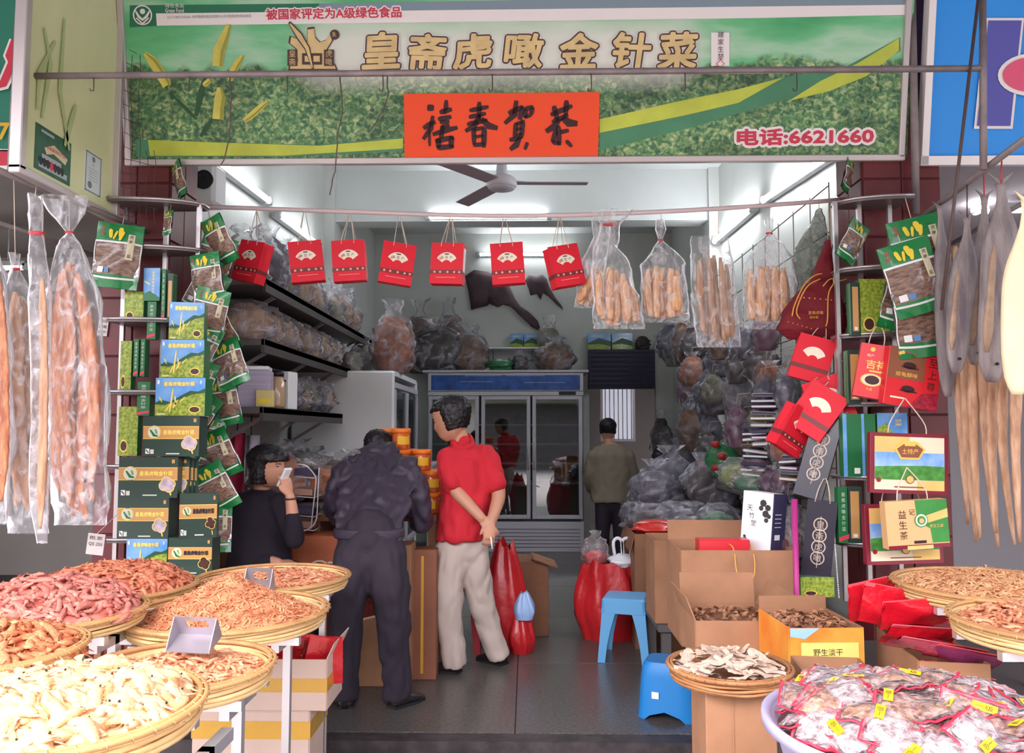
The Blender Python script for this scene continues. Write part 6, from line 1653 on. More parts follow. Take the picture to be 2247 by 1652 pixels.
def f_mar(b, w, h):
    b.rect(0, 0, w, h, 2, 1); m = .05
    b.rect(w*m, h*.06, w*(1-m), h*.94, 4, 2); b.rect(w*m, h*.68, w*.5, h*.94, 3, 3); b.rect(w*.6, h*.06, w*(1-m), h*.22, 3, 3)
    b.rect(w*m, h*.23, w*(1-m), h*.68, 5, 4); b.poly([(w*m, h*.23), (w*(1-m), h*.23), (w*(1-m), h*.46), (w*.7, h*.47), (w*.4, h*.46), (w*m, h*.44)], 6, 5)
    b.poly([(w*.30, h*.74), (w*.40, h*.86), (w*.60, h*.86), (w*.70, h*.74), (w*.62, h*.57), (w*.38, h*.57)], 11, 6); b.poly([(w*.33, h*.74), (w*.42, h*.82), (w*.58, h*.82), (w*.67, h*.74), (w*.61, h*.60), (w*.39, h*.60)], 1, 7)
    b.text('土特产', w*.5, h*.70, h*.09, 11, 8); b.rect(w*.43, h*.79, w*.57, h*.87, 11, 8); b.disc(w*.5, h*.24, w*.055, 1, 7); b.disc(w*.5, h*.24, w*.045, 3, 8)
    b.rect(w*.3, h*.10, w*.7, h*.12, 1, 5); b.disc(w*.1, h*.22, w*.03, 10, 6)
def f_tea(b, w, h):
    b.rect(0, 0, w, h, 7, 1); b.poly([(w*.48, h), (w, h), (w, h*.10), (w*.72, h*.10), (w*.7, h*.4), (w*.5, h*.55)], 8, 2); b.poly([(w*.5, h*.62), (w, h*.8), (w, h*.62), (w*.6, h*.5)], 3, 3)
    for k, c in enumerate('益生茶'): b.text(c, w*.26, h*(.72-.22*k), h*.17, 9, 3)
    b.text('记', w*.42, h*.76, h*.12, 9, 3); b.disc(w*.56, h*.58, w*.11, 8, 4); b.disc(w*.56, h*.58, w*.095, 12, 5); b.disc(w*.56, h*.58, w*.07, 6, 6)
    b.disc(w*.56, h*.57, w*.04, 7, 7); b.text('养生之道', w*.8, h*.45, h*.07, 3, 4); b.rect(w*.42, h*.1, w*.62, h*.16, 9, 3)
    b.rect(0, 0, w, h*.08, 2, 4); b.rect(w*.3, -h*.02, w*.72, h*.06, 3, 5)
hung_box('festive_box', 'red festive box with gold characters and an oval window', 1914, 814, 62, 118, 3.72, 12, -16, 0.06, r_red, f_ji, 0.12)
hung_box('festive_box', 'brown and red festive box with dark turtle prints beside the oval window box', 2004, 830, 118, 128, 3.66, 9, 4, 0.05, r_red, f_ls, 0.12)
hung_box('framed_gift_box', 'maroon framed gift box with a meadow picture hanging highest', 1995, 1017, 172, 130, 3.60, 2, 4, 0.035, r_maroon, f_mar, 0.16)
hung_box('framed_gift_box', 'lower maroon framed gift box half covered by the tea box', 1984, 1171, 172, 128, 3.66, -1, 6, 0.035, r_maroon, f_mar, 0.2)
hung_box('tea_box', 'tan and green tea box hanging in front of the lower framed gift box', 2013, 1150, 136, 102, 3.52, -3, 4, 0.05, r_tea, f_tea, 0.14)
# cascade of red gift bags
CG = 'red gift bags strung below the maroon pouch'
gift_bag(1795, 741, 4.08, 17, 168, 4, 1.02, W(1812, 700, 4.15), 'plain backed red gift bag just below the maroon pouch', CG)
gift_bag(1800, 835, 4.05, -14, -20, -18, 1.08, W(1822, 808, 4.12), 'red gift bag with its fan mark tipped up in the lower cluster', CG)
gift_bag(1826, 858, 3.96, 34, 150, 10, 1.10, W(1836, 822, 4.12), 'red gift bag turned with a bare side in the lower cluster', CG)
gift_bag(1762, 900, 4.02, 30, 30, 0, 1.0, W(1800, 850, 4.12), 'red gift bag hanging lowest in the cluster above the dark long bags', CG)
b = MB(); o = W(1822, 810, 4.1); b.tube(seg_pts([W(1822, 442, 4.29)-o, W(1826, 620, 4.2)-o, W(1822, 810, 4.12)-o, W(1815, 1090, 4.05)-o], 10), 0.0035, 6); b.build('hanging_string', m_cord, None, 'pale string carrying the red gift bags beside the right rack', 'string', mw=Matrix.Translation(o))
# tall dark carrier bags with round character marks
d_bk = mat('dark_carrier', (50, 46, 60), 0.3, coat=.5); d_br = mat('brown_carrier_side', (110, 76, 58), 0.5)
def long_bag(label, px, py, Y, roll, yaw, w, h):
    t = thing('carrier_bag', label, 'bag', mw=TR(W(px, py, Y), rz=rad(yaw), ry=rad(roll)), group='tall dark carrier bags')
    d = 0.07
    b = MB()
    b.add([(-w/2, -d/2, 0), (w/2, -d/2, 0), (w/2, d/2, 0), (-w/2, d/2, 0), (-w/2, -d/2, -h), (w/2, -d/2, -h), (w/2, d/2, -h), (-w/2, d/2, -h)], [(0, 4, 5, 1), (2, 6, 7, 3), (4, 7, 6, 5)], 0)
    b.add([(-w/2, -d/2, 0), (w/2, -d/2, 0), (w/2, d/2, 0), (-w/2, d/2, 0), (-w/2, -d/2, -h), (w/2, -d/2, -h), (w/2, d/2, -h), (-w/2, d/2, -h)], [(1, 5, 6, 2), (3, 7, 4, 0)], 1)
    b.build('bag', [d_bk, d_br], t)
    b = MB(); b.T = Matrix.Translation((0, -d/2, 0)); b.lay = .001
    for k, c in enumerate('皇斋虎噉'):
        b.ring(0, -h*(.30+.14*k), w*.20, w*.24, 0, 1); b.text(c, 0, -h*(.30+.14*k), w*.26, 0, 1)
    b.rect(-w*.012, -h*.84, w*.012, -h*.20, 0, 1)
    b.build('print', mat('pale_bronze_print', (206, 186, 170), 0.5), t)
    for y in (-d/2, d/2):
        b = MB(); b.tube(seg_pts([(-w*.25, y, -.01), (-w*.18, y, .05), (0, 0, .11), (w*.18, y, .05), (w*.25, y, -.01)], 10), .003, 5); b.build('handle_cord', m_cord, t)
long_bag('tall dark carrier bag with round marks hanging below the red gift bags', 1822, 912, 3.98, 17, -24, 0.135, 0.42)
long_bag('lower tall dark carrier bag with round marks beside the green carton', 1806, 1098, 3.92, 7, -22, 0.135, 0.38)

# ------------------------------------------------------------------ dried fish hanging at the right
m_fish = mat('grey_dried_fish', (112, 102, 106), 0.5, var=(10, 0), col2=(150, 138, 136), stretch=(3, 3, .5), bump=(30, .2)); m_fbel = mat('fish_belly', (168, 140, 118), 0.5, var=(12, .2))
HG = 'grey dried fish on the right rail'
def hang_fish(label, pts, Y, wpx, m, mb=None, flat=.42, cord=None, belly=0, group=HG):
    P = [W(x, y, Y) for x, y in pts]
    o = P[0].copy(); ob = Matrix.Translation(-o)
    t = thing('hanging_fish', label, 'dried fish', mw=Matrix.Translation(o), group=group)
    Q = seg_pts(P, 22); wp = [.32, .22, .30, .55, .85, 1.0, 1.0, .95, .92, .86, .70, .30]
    ws = [L(wpx, Y)*(lambda q: lerp(wp[min(int(q), 10)], wp[min(int(q), 10)+1], q-min(int(q), 10)))(i/21*11) for i in range(22)]
    b = MB(); b.T = ob; b.tube(Q, ws, 12, flat=flat, up=(0, 1, 0)); b.build('body', m, t)
    # tail fin at the top, gill cover and eye near the head at the bottom
    d = (Q[0]-Q[2]).normalized(); sd = V3((1, 0, 0)); tw = L(wpx, Y)*.75
    b = MB(); b.T = ob; c = Q[1]
    for s in (-1, 1): b.loft([[c+V3((0, k*.004, 0)), c+d*tw*1.1+sd*s*tw*.9+V3((0, k*.002, 0)), c+d*tw*.55+sd*s*tw*.12+V3((0, k*.004, 0))] for k in (-1, 1)], smooth=False)
    b.build('tail_fin', m, t)
    if mb:
        b = MB(); b.T = ob; K = Q[9:19]; b.tube([p + V3((belly*L(wpx, Y)*.55, -L(wpx, Y)*flat*.75, 0)) for p in K], [L(wpx, Y)*q for q in (.05, .16, .2, .22, .2, .22, .25, .3, .25, .1)], 6, flat=.5, up=(0, 1, 0)); b.build('belly_cut', mb, t)
        b = MB(); b.T = ob; e = Q[19]+V3((0, -L(wpx, Y)*flat*.85, 0)); b.lathe([(0, -.006), (.007, -.004), (.008, 0), (.006, .004), (0, .006)], 8, c=e); b.build('eye', m_black, t)
    if cord:
        b = MB(); b.T = ob; b.tube([W(x, y, Y) for x, y in cord], .003, 5); b.build('string', [m_redtie, m_wire][0 if 'red' in label else 1], t)
    return t
hang_fish('narrow dark grey fish hanging next to the green packets', [(2062, 452), (2068, 560), (2074, 700), (2080, 870)], 3.60, 24, m_fish, None, cord=[(2062, 460), (2062, 445)])
hang_fish('grey fish with split belly hanging second along the rail', [(2122, 478), (2120, 560), (2106, 680), (2098, 818)], 3.36, 30, m_fish, m_fbel, belly=-1, cord=[(2122, 485), (2122, 405)])
hang_fish('grey fish hanging with a red string behind two others', [(2160, 430), (2158, 540), (2150, 680), (2140, 800)], 3.46, 30, m_fish, m_fbel, belly=-1, cord=[(2160, 440), (2158, 378)])
hang_fish('biggest grey fish with a rounded head and a red string', [(2196, 404), (2200, 500), (2190, 660), (2176, 838)], 3.24, 44, m_fish, m_fbel, belly=-1, cord=[(2196, 420), (2198, 352)])
hang_fish('pale cream flattened fish at the end of the right rail', [(2252, 440), (2246, 560), (2234, 700), (2232, 866)], 3.05, 40, mat('cream_dried_fish', (240, 222, 182), 0.5, var=(6, .08)), None, cord=[(2252, 450), (2254, 302)])
EG = 'tan dried eels hanging below the grey fish'
for k, (xs, y0, y1, Yq, w) in enumerate((((2096, 2100, 2110, 2124), 800, 1150, 3.55, 14), ((2112, 2116, 2124, 2142), 820, 1190, 3.5, 13), ((2134, 2138, 2136, 2150), 790, 1180, 3.42, 15), ((2160, 2156, 2166, 2190), 840, 1200, 3.4, 14), ((2186, 2184, 2176, 2186), 830, 1170, 3.35, 15), ((2210, 2206, 2200, 2226), 820, 1195, 3.3, 14), ((2240, 2236, 2228, 2238), 800, 1190, 3.25, 15))):
    n = len(xs); strip('dried_eel', 'tan ribbed dried eel hanging below the grey fish at the right rail', 'dried fish', [W(xs[i], lerp(y0-300, y1, i/(n-1)) if i else y0-260, Yq+.06) for i in range(n)], L(w, Yq), m_eel2, EG, flat=.5, seed=k+60, K=20, ribs=.06, wprof=[.4, .8, 1, 1, .9, .7, .5, .25])
# ------------------------------------------------------------------ goods along the right wall
random.seed(61)
wg = thing('wire_grid_rack', 'dark wire grid panel on the right wall holding hanging packs', 'rack', loc=(1.80, 6.2, 0.9))
for k in range(10):
    b = MB(); b.tube([(0, -1.5+k*.32, 0), (0, -1.5+k*.32, 2.0)], 0.004, 5); b.build('vertical_wire', m_wire, wg)
for k in range(8):
    b = MB(); b.tube([(0, -1.5, .02+k*.28), (0, 1.4, .02+k*.28)], 0.004, 5); b.build('cross_wire', m_wire, wg)
WGp = 'packs along the right wall'
def wall_pack(label, px, py, wpx, hpx, X, mi, mo=None, seed=0, cat='pack', name='goods_pack', fill=.9, hang=True):
    p = WX(px, py, X); d = p.y
    t = lump(name, label, cat, TR((p.x, p.y, p.z-L(hpx, d)), rz=rad(-35)), L(wpx, d), L(hpx, d), 0.16, mi, mo, WGp, seed, True, fill)
    if hang:
        b = MB(); b.T = t.matrix_basis.inverted(); b.tube([(p.x, p.y, p.z-.03), (p.x+.01, p.y, p.z+.04), (1.80, p.y, p.z+.06)], .002, 5); b.build('string', m_cord, t)
    return t
packs = [('dusky clear bundle of grey packs high on the right wall', 1560, 800, 80, 110, m_slate, m_filmd), ('glossy pale clear sleeve hanging on the right wall', 1620, 790, 60, 130, m_slate, m_film2), ('brownish strip bag under the fish maw bags', 1500, 690, 60, 110, m_bro, m_filmd),
         ('olive dried goods bag below the long squid bag', 1480, 705, 55, 100, m_grb, m_filmd), ('dark purple pack hanging below the square maw bag', 1670, 745, 76, 90, m_dkb, m_filmd), ('reddish striped pack beside the dark purple pack', 1690, 790, 70, 90, m_redb, m_filmd), ('green bag with a crumpled top beside the disc bundle', 1630, 905, 50, 60, m_grn, None),
         ('dark grey shiny pack by the wire panel', 1520, 860, 60, 90, m_slate, m_filmd), ('wide dark pack low on the wire panel', 1490, 960, 70, 110, m_slate, m_filmd), ('deep slate pack near the doorway', 1450, 900, 50, 120, m_dkb, m_filmd), ('violet packet bag under the stacked packs', 1700, 1020, 74, 70, m_pur, m_filmd), ('grey clear pack beside the violet bag', 1740, 960, 60, 90, m_slate, m_film2), ('tan foil pack hanging beside the dark carriers', 1735, 1150, 50, 70, m_bro, m_film2), ('dark foil pack above the tan foil pack', 1728, 1075, 56, 80, m_slate, m_film2)]
for k, (lb, x, y, w, h, mi, mo) in enumerate(packs):
    wall_pack(lb, x, y, w, h, 1.62, mi, mo, seed=200+k)
for k in range(34):
    px = 1468 + (k*53) % 270 + R_(-8, 8); py = 700 + (k // 5)*62 + R_(-18, 18)
    wall_pack('dusky plastic pack in the crowd hanging along the right wall', px, py, R_(48, 70), R_(70, 110), 1.62 if k % 2 else 1.56, [m_slate, m_dkb, m_bro, m_slate, m_pur, m_grb, m_redb][k % 7], m_filmd, seed=400+k)
# stacked flat packs in clear sleeves
for ci, (px, y0, n, w, lb) in enumerate(((1682, 868, 9, 58, 'thin flat pack in the taller stack bundle on the right wall'), (1660, 938, 10, 56, 'thin flat pack in the lower stack bundle on the right wall'), (1738, 960, 8, 40, 'thin flat pack in the small stack beside the red gift bags'))):
    for k in range(n):
        p = WX(px+R_(-3, 3), y0+k*13, 1.55)
        t = thing('flat_pack', lb, 'pack', mw=TR(p, rz=rad(-30+R_(-8, 8)), rx=rad(R_(-6, 6)), ry=rad(R_(-5, 5))), group='thin flat packs on the right wall')
        b = MB(); b.box((0, 0, 0), (L(w, p.y), .12, .022), bev=.006); b.build('pouch', [m_paleg, m_slate, m_pur, m_paleg, mat('pack_ochre', (170, 140, 90), .4)][(k+ci) % 5], t)
        b = MB(); b.box((0, -.061, 0), (L(w, p.y)*.9, .004, .012)); b.build('label', m_white if k % 3 else mat('pack_navy', (60, 56, 90), .5), t)
    p0 = WX(px, y0-30, 1.55); p1 = WX(px, y0+13*n, 1.55)
    b = MB(); b.tube([p0-p0, p1-p0+V3((.02, .06, 0))], .004, 5); b.build('support_string', m_cord, None, 'string carrying thin flat packs %s' % ('beside the crumpled green bag', 'next to the strawberry pack', 'by the red gift bags')[ci], 'string', mw=Matrix.Translation(p0+V3((.08, .06, 0))))
# green strawberry pack on a little hanging shelf
hs_ = thing('side_shelf', 'thin dark shelf on the right wall below the flat packs', 'shelf', loc=(1.66, 6.05, WX(1590, 1068, 1.5).z))
b = MB(); b.box((0, 0, 0), (.42, 1.7, .03), bev=.004); b.build('shelf_board', m_board, hs_)
for y in (-.7, .7):
    b = MB(); b.bar((.2, y, -.25), (-.15, y, -.02), .02); b.build('bracket', m_steel, hs_)
sz = hs_.matrix_basis.translation.z+.016
t = lump('goods_pack', 'green pack with red strawberry prints on the thin dark shelf', 'pack', TR((1.52, 6.3, sz), rz=rad(-30)), .30, .42, .14, m_grn, None, WGp, 230, False)
for k in range(3):
    b = MB(); b.lathe([(0, -.03), (.03, -.012), (.04, .012), (.02, .028), (0, .03)], 10, c=(-.02+.05*(k % 2), -.085, .12+.09*k)); b.build('strawberry_mark', mat('strawberry', (176, 50, 46), .4), t)
lump('goods_pack', 'yellow green pack leaning beside the strawberry pack', 'pack', TR((1.5, 5.8, sz), rz=rad(-30)), .24, .22, .14, mat('lime_goods', (140, 150, 84), .45, var=(12, .3), bump=(16, .5)), m_film2, WGp, 231, False)
lump('goods_pack', 'leafy green pack at the near end of the thin dark shelf', 'pack', TR((1.5, 5.42, sz), rz=rad(-30)), .26, .14, .16, m_grn, m_film2, WGp, 232, False)

# ------------------------------------------------------------------ low stand with bags, cartons and festive goods, right
b1 = thing('low_bench', 'dark low bench under the crumpled cartons at the right', 'bench', loc=(1.27, 4.80, 0))
b = MB(); b.box((0, 0, .33), (1.1, .62, .04), bev=.004); b.build('bench_top', m_board, b1)
for a in (-1, 1):
    for c in (-1, 1):
        b = MB(); b.box((a*.5, c*.26, .155), (.05, .05, .31)); b.build('leg', m_board, b1)
zB = .352
pA = W(1392, 1170, 4.7)
bx0 = W(1395, 1300, 5.32).x
open_carton('storage_carton', 'large crumpled brown carton with bags on top behind the tan carton', TR((bx0+.3, 5.62, 0)), .6, .58, W(1450, 1172, 5.32).z, m_card2, flaps={'l': (.12, 165)})
open_carton('storage_carton', 'brown carton with a taped corner beside the pale blue stool', TR((W(1437, 1300, 4.55).x+.2, 4.7, zB)), .40, .34, W(1470, 1185, 4.55).z-zB, m_card)
zl = W(1450, 1172, 5.32).z
for k, (px, w, h, Yq, mi, mo, lb) in enumerate(((1440, 110, 40, 5.5, mat('red_soft', (196, 46, 36), .35, coat=.4, bump=(12, .6)), None, 'folded glossy red sheet on the crumpled carton'), (1520, 100, 36, 5.6, m_bro, m_film2, 'clear bag of brown goods lying beside the red sheet'), (1430, 120, 66, 5.85, m_dkb, m_filmd, 'dark crumpled bag pile behind the red sheet'), (1500, 130, 72, 5.8, m_slate, m_filmd, 'slate grey plastic heap on the right bench'), (1575, 90, 80, 5.5, m_grn, m_filmd, 'green bag heap next to the white carrier'), (1390, 60, 60, 6.1, m_slate, m_filmd, 'small grey bag at the aisle end of the right bench'))):
    p = W(px, 1150, Yq); lump('goods_bag', lb, 'bag', TR((p.x, Yq, zl-.02 if k < 2 else zl-.06)), L(w, Yq), L(h, Yq), .3, mi, mo, 'bags heaped on the right bench', seed=240+k)
plain_box('bench_crate', 'dark crate against the right wall under the green bag heap', 'crate', TR((1.59, 5.55, 0)), .5, .7, zl-.06, m_dark, lambda t, w, d, h: MB().box((0, -d/2-.003, h*.85), (w, .008, .03)).build('rim', m_board, t))
plain_box('pallet_box', 'dim storage box behind the large crumpled carton', 'box', TR((1.2, 6.5, 0)), .8, .9, .8, m_dark, lambda t, w, d, h: MB().box((0, -d/2-.003, h*.9), (w, .008, .03)).build('rim', m_board, t))
for k, (x, y, w, h, mi, lb) in enumerate(((1.0, 6.3, .4, .4, m_slate, 'grey plastic bag on the dim storage box'), (1.4, 6.4, .4, .45, m_dkb, 'dark plastic bag on the dim storage box'), (1.2, 6.75, .4, .5, m_slate, 'tall slate bag at the back of the dim storage box'))):
    lump('goods_bag', lb, 'bag', TR((x, y, .8)), w, h, .36, mi, m_filmd, 'bags heaped on the right bench', seed=260+k, knot=True)
# tan open carton with red and white carriers
Yt = 3.78
tw = L(245, Yt); tz1 = W(1620, 1208, Yt).z; tz0 = 0.0
pl = thing('low_platform', 'dark low platform under the open cartons at the right', 'platform', loc=(1.3, 3.08, -.15))
b = MB(); b.box((.04, .0, .63), (1.24, 1.06, .04), bev=.004); b.build('platform_top', m_board, pl)
for a in (-1, 1):
    for c in (-1, 1):
        b = MB(); b.box((.04+a*.58, c*.48, .305), (.06, .06, .61)); b.build('leg', m_board, pl)
zP = .50
xB = W(1622, 1250, Yt).x
open_carton('storage_carton', 'tan open carton holding the red and navy gift carriers', TR((xB, Yt+.2, .42)), tw, .38, tz1-.42, m_card, flaps={'b': (.10, 20)})
cs = thing('carton_stand', 'dark stand under the tan carton with the gift carriers', 'stand', loc=(xB+.06, Yt+.2, 0))
b = MB(); b.box((0, 0, .40), (tw-.14, .34, .036), bev=.004); b.build('stand_top', m_board, cs)
for a in (-1, 1):
    for c in (-1, 1):
        b = MB(); b.box((a*(tw/2-.12), c*.14, .19), (.04, .04, .38)); b.build('leg', m_board, cs)
# white and navy carrier with black blossom print
cz = W(1660, 1190, 3.9).z
wc = thing('carrier_bag', 'white and navy carrier bag with black blossom print standing in the tan carton', 'bag', mw=TR((W(1655, 1180, 3.9).x, 3.92, cz-.12), rz=rad(-46), ry=rad(5)))
w_, h_ = .165, .36
b = MB(); b.box((0, .06, h_/2), (w_, .12, h_), bev=.003); b.build('bag', m_white, wc)
b = MB(); b.box((w_/2+.001, .06, h_/2), (.004, .122, h_+.001)); b.build('navy_side', mat('navy_card', (52, 50, 84), .4), wc)
b = MB(); b.lay = .001
for x, y, r in ((.03, .31, .018), (.055, .29, .016), (.045, .26, .018), (.02, .285, .013), (.062, .25, .012), (.05, .23, .012)): b.disc(x, y, r, 0, 1+r*20, n=7)
b.build('blossom_print', p_ink, wc)
b = MB(); b.lay = .001; b.disc(-.06, .14, .008, 0, 1, n=7); b.disc(-.054, .13, .006, 0, 1.3, n=7); b.build('petal_print', p_ink, wc)
b = MB(); b.lay = .001
for k, c in enumerate('天竹堂'): b.text(c, -.04+.012*k, .28-.035*k, .028, 0, 1)
b.build('print', p_ink, wc)
b = MB(); b.lay = .001; b.T = Matrix.Translation((w_/2+.0035, 0, 0)) @ Matrix.Rotation(PI/2, 4, 'Z'); b.rect(.02, .14, .07, .165, 1, 1)
for k in range(4): b.rect(.015, .2+.02*k, .075, .203+.02*k, 1, 1)
b.build('side_print', [p_ink, m_white], wc)
plain_box('gift_carrier', 'red gift carrier lying in the tan carton with a gold cord', 'bag', TR((W(1585, 1200, 3.9).x, 3.9, tz1-.16)), .24, .1, .2, mat('festive_red2', (206, 40, 52), .4, coat=.3), lambda t, w, d, h: MB().tube(seg_pts([(0.02, -.05, h*.9), (.03, -.1, h*.8), (.03, -.15, h*.25), (.06, -.17, h*.02), (.11, -.15, h*.3), (.12, -.1, h*.8), (.12, -.05, h*.9)], 16), .003, 5).build('gold_cord', m_gold, t))
plain_box('gift_carrier', 'dark plum gift carrier beside the red one in the tan carton', 'bag', TR((W(1700, 1190, 3.95).x, 3.98, tz1-.16)), .12, .1, .19, mat('plum_card', (84, 50, 60), .4), lambda t, w, d, h: MB().disc(0, 0, .01).build('seal', m_white, t, mw=Matrix.Translation((-.03, -d/2-.002, h*.93))))
lump('goods_bag', 'clear bag of tan flakes standing in the tan carton by the magenta pole', 'bag', TR((W(1725, 1190, 3.95).x, 4.02, tz1-.2)), .13, .34, .14, m_bro, m_film2, 'bags heaped on the right bench', 271)
b = MB(); q0 = W(1748, 1300, 3.72); b.tube([(0, 0, -q0.z), (0, 0, W(1748, 1095, 3.72).z-q0.z)], .014, 10); b.lathe([(.02, 0), (.02, .02)], 10, c=(0, 0, -q0.z)); b.build('magenta_pole', mat('magenta_plastic', (170, 46, 120), .45), None, 'upright magenta pole beside the dark carrier bags', 'pole', mw=Matrix.Translation(q0))
# middle open carton with leftovers
def flakes(name, label, c, w, d, n, size, m, m_b, cat='dried goods'):
    b = MB(); b.box((0, 0, -.01), (w, d, .02))
    for k in range(n):
        s = size*R_(.6, 1.3); x, y = R_(-w/2, w/2)*.92, R_(-d/2, d/2)*.92
        b.T = Matrix.Translation((x, y, R_(0, size*.35))) @ Euler((R_(-.7, .7), R_(-.7, .7), R_(0, 6.28))).to_matrix().to_4x4()
        b.add([(-s/2, -s*.2, 0), (0, -s*.28, s*.1), (s/2, -s*.1, 0), (s*.45, s*.15, .004), (0, s*.25, s*.12), (-s*.4, s*.2, 0)], [(0, 1, 4, 5), (1, 2, 3, 4)], 1)
    b.T = Matrix.Identity(4)
    return b.build(name, [m_b, m], None, label, cat, None, 'stuff', mw=Matrix.Translation(c))
m_flake = mat('brown_flakes', (128, 84, 60), .6, var=(20, .0), col2=(186, 136, 102))
Yq = 3.32
open_carton('storage_carton', 'open brown carton with a few dried leftovers beside the fish tray', TR((W(1612, 1400, Yq).x, Yq+.12, zP+.001)), L(176, Yq), .34, W(1600, 1292+64, Yq).z-zP, m_card, flaps={'b': (.13, 8), 'l': (.10, 22), 'r': (.12, 30)})
flakes('dried_leftovers', 'loose brown dried pieces in the open carton beside the fish tray', (W(1612, 1400, Yq).x, Yq+.12, W(1600, 1366, Yq).z), L(168, Yq), .30, 160, .03, m_flake, m_card2)
# orange printed carton with a price note
Yq = 2.95
oc = thing('orange_carton', 'orange printed open carton with a yellow handwritten price note', 'box', mw=TR((W(1815, 1400, Yq).x-.01, Yq+.16, zP+.001), rz=rad(3)))
ow, od, oh = L(160, Yq), .32, W(1800, 1378, Yq).z-zP
m_orc = mat('orange_print', (222, 120, 40), .5, var=(3, .0), col2=(232, 170, 70)); 
b = MB(); b.box((0, 0, .004), (ow, od, .008)); b.build('bottom', m_card, oc)
for nm, c, s, mm in (('front_panel', (0, -od/2, oh/2), (ow, .007, oh), m_orc), ('back_panel', (0, od/2, oh*.62), (ow, .007, oh*1.24), m_card), ('side_panel', (-ow/2, 0, oh/2), (.007, od-.007, oh), m_orc), ('side_panel', (ow/2, 0, oh/2), (.007, od-.007, oh), m_card)):
    b = MB(); b.box(c, s); b.build(nm, mm, oc)
b = MB(); b.lay = .002; b.T = Matrix.Translation((0, -od/2-.004, 0)); b.poly([(-ow/2, oh), (-ow*.1, oh), (-ow*.3, oh*.82), (-ow/2, oh*.86)], 2, 1); b.rect(-ow*.36, oh*.34, ow*.42, oh*.76, 0, 2); b.text('野生淡干', ow*.0, oh*.60, oh*.12, 1, 3); b.text('￥55.00', ow*.2, oh*.46, oh*.09, 1, 3); b.text('500g 特价', -ow*.12, oh*.46, oh*.07, 3, 3); b.build('price_note', [mat('note_yellow', (240, 216, 120), .6), p_ink, mat('print_pale_blue', (150, 190, 226), .5), c_red], oc)
flakes('dried_roots', 'brown curled dried pieces filling the orange carton', (W(1815, 1400, Yq).x-.01, Yq+.16, zP+oh*.93), ow-.02, od-.02, 300, .034, m_flake, m_card2)
# empty carton and packet carton in front
Yq = 2.62
open_carton('storage_carton', 'empty small open carton in front of the orange carton', TR((W(1850, 1500, Yq).x+.02, Yq+.12, zP+.001), rz=rad(-6)), L(150, Yq), .26, .13, m_card)
open_carton('storage_carton', 'open carton of red packets below the shrimp tray at the right', TR((W(2115, 1500, Yq).x, Yq+.22, zP-.02), rz=rad(-8)), L(140, Yq), .46, W(2115, 1452, Yq).z-zP+.02, m_card)
RP = 'red packets in the right cartons'
m_rp = mat('red_pouch', (200, 22, 40), .25, coat=.7, bump=(18, .6)); m_rp2 = mat('pink_pouch', (206, 90, 110), .25, coat=.7, bump=(18, .6)); m_rpl = mat('plum_pouch', (150, 60, 104), .3, coat=.6, bump=(18, .5))
def red_pouch(px, py, Y, w, h, rx, ry, rz, m, lb):
    t = thing('red_packet', lb, 'packet', mw=TR(W(px, py, Y), rx=rad(rx), ry=rad(ry), rz=rad(rz)), group=RP)
    w, h = L(w, Y), L(h, Y)
    f = lambda sg: (lambda s, q: ((s-.5)*w*sg, sg*(-.022*math.sin(PI*s)*math.sin(PI*min(1, q*.9+.05))-.004*math.sin(q*8+s*5+px)), (q-.5)*h))
    b = MB(); b.grid(f(1), 8, 8); b.grid(f(-1), 8, 8); b.build('pouch', m, t)
    b = MB(); b.box((0, 0, h/2-.006), (w, .004, .014)); b.build('seal', mat('pouch_seal', (226, 90, 100), .3), t)
for a in ((1905, 1315, 3.05, 90, 90, 20, -8, 10, m_rp, 'red packet with a clear window standing behind the orange carton'), (1945, 1330, 2.98, 100, 90, 14, 6, -14, m_rp, 'tall red packet leaning behind the glossy red one'), (2010, 1345, 2.85, 150, 70, 24, -3, 4, m_rp, 'glossy red packet with a white top edge'), (2020, 1395, 2.75, 150, 80, 50, 4, -2, m_rp, 'red packet lying over the packet carton'), (2050, 1420, 2.68, 180, 90, 66, 6, -8, m_rp2, 'pink clear topped packet lying in the packet carton'), (2120, 1440, 2.66, 150, 80, 60, 3, -10, m_rpl, 'plum packet at the front of the packet carton'), (1980, 1300, 3.1, 110, 60, 16, 5, 12, m_rp, 'red packet beneath the edge of the tan fish tray'), (2080, 1470, 2.72, 150, 90, 74, 0, -14, m_rp, 'red packet below the plum one in the packet carton')):
    red_pouch(*a)
# green pack and beaded chain by the magenta pole
carton_px('dark green pack on the floor ledge below the dark carrier bags', 1757, 1266, 1830, 1310, 3.86, .06, front_mead, name='green_pack')
b = MB(); o = W(1832, 1190, 3.86)
for k in range(26): p = W(1832+k*.35, 1195+k*4.6, 3.86)-o; b.lathe([(0, -.004), (.004, 0), (0, .004)], 6, c=p)
b.tube([W(1832, 1180, 3.86)-o, W(1841, 1315, 3.86)-o], .001, 4); b.build('bead_chain', m_white, None, 'thin white beaded chain hanging from the right rack', 'chain', mw=Matrix.Translation(o))

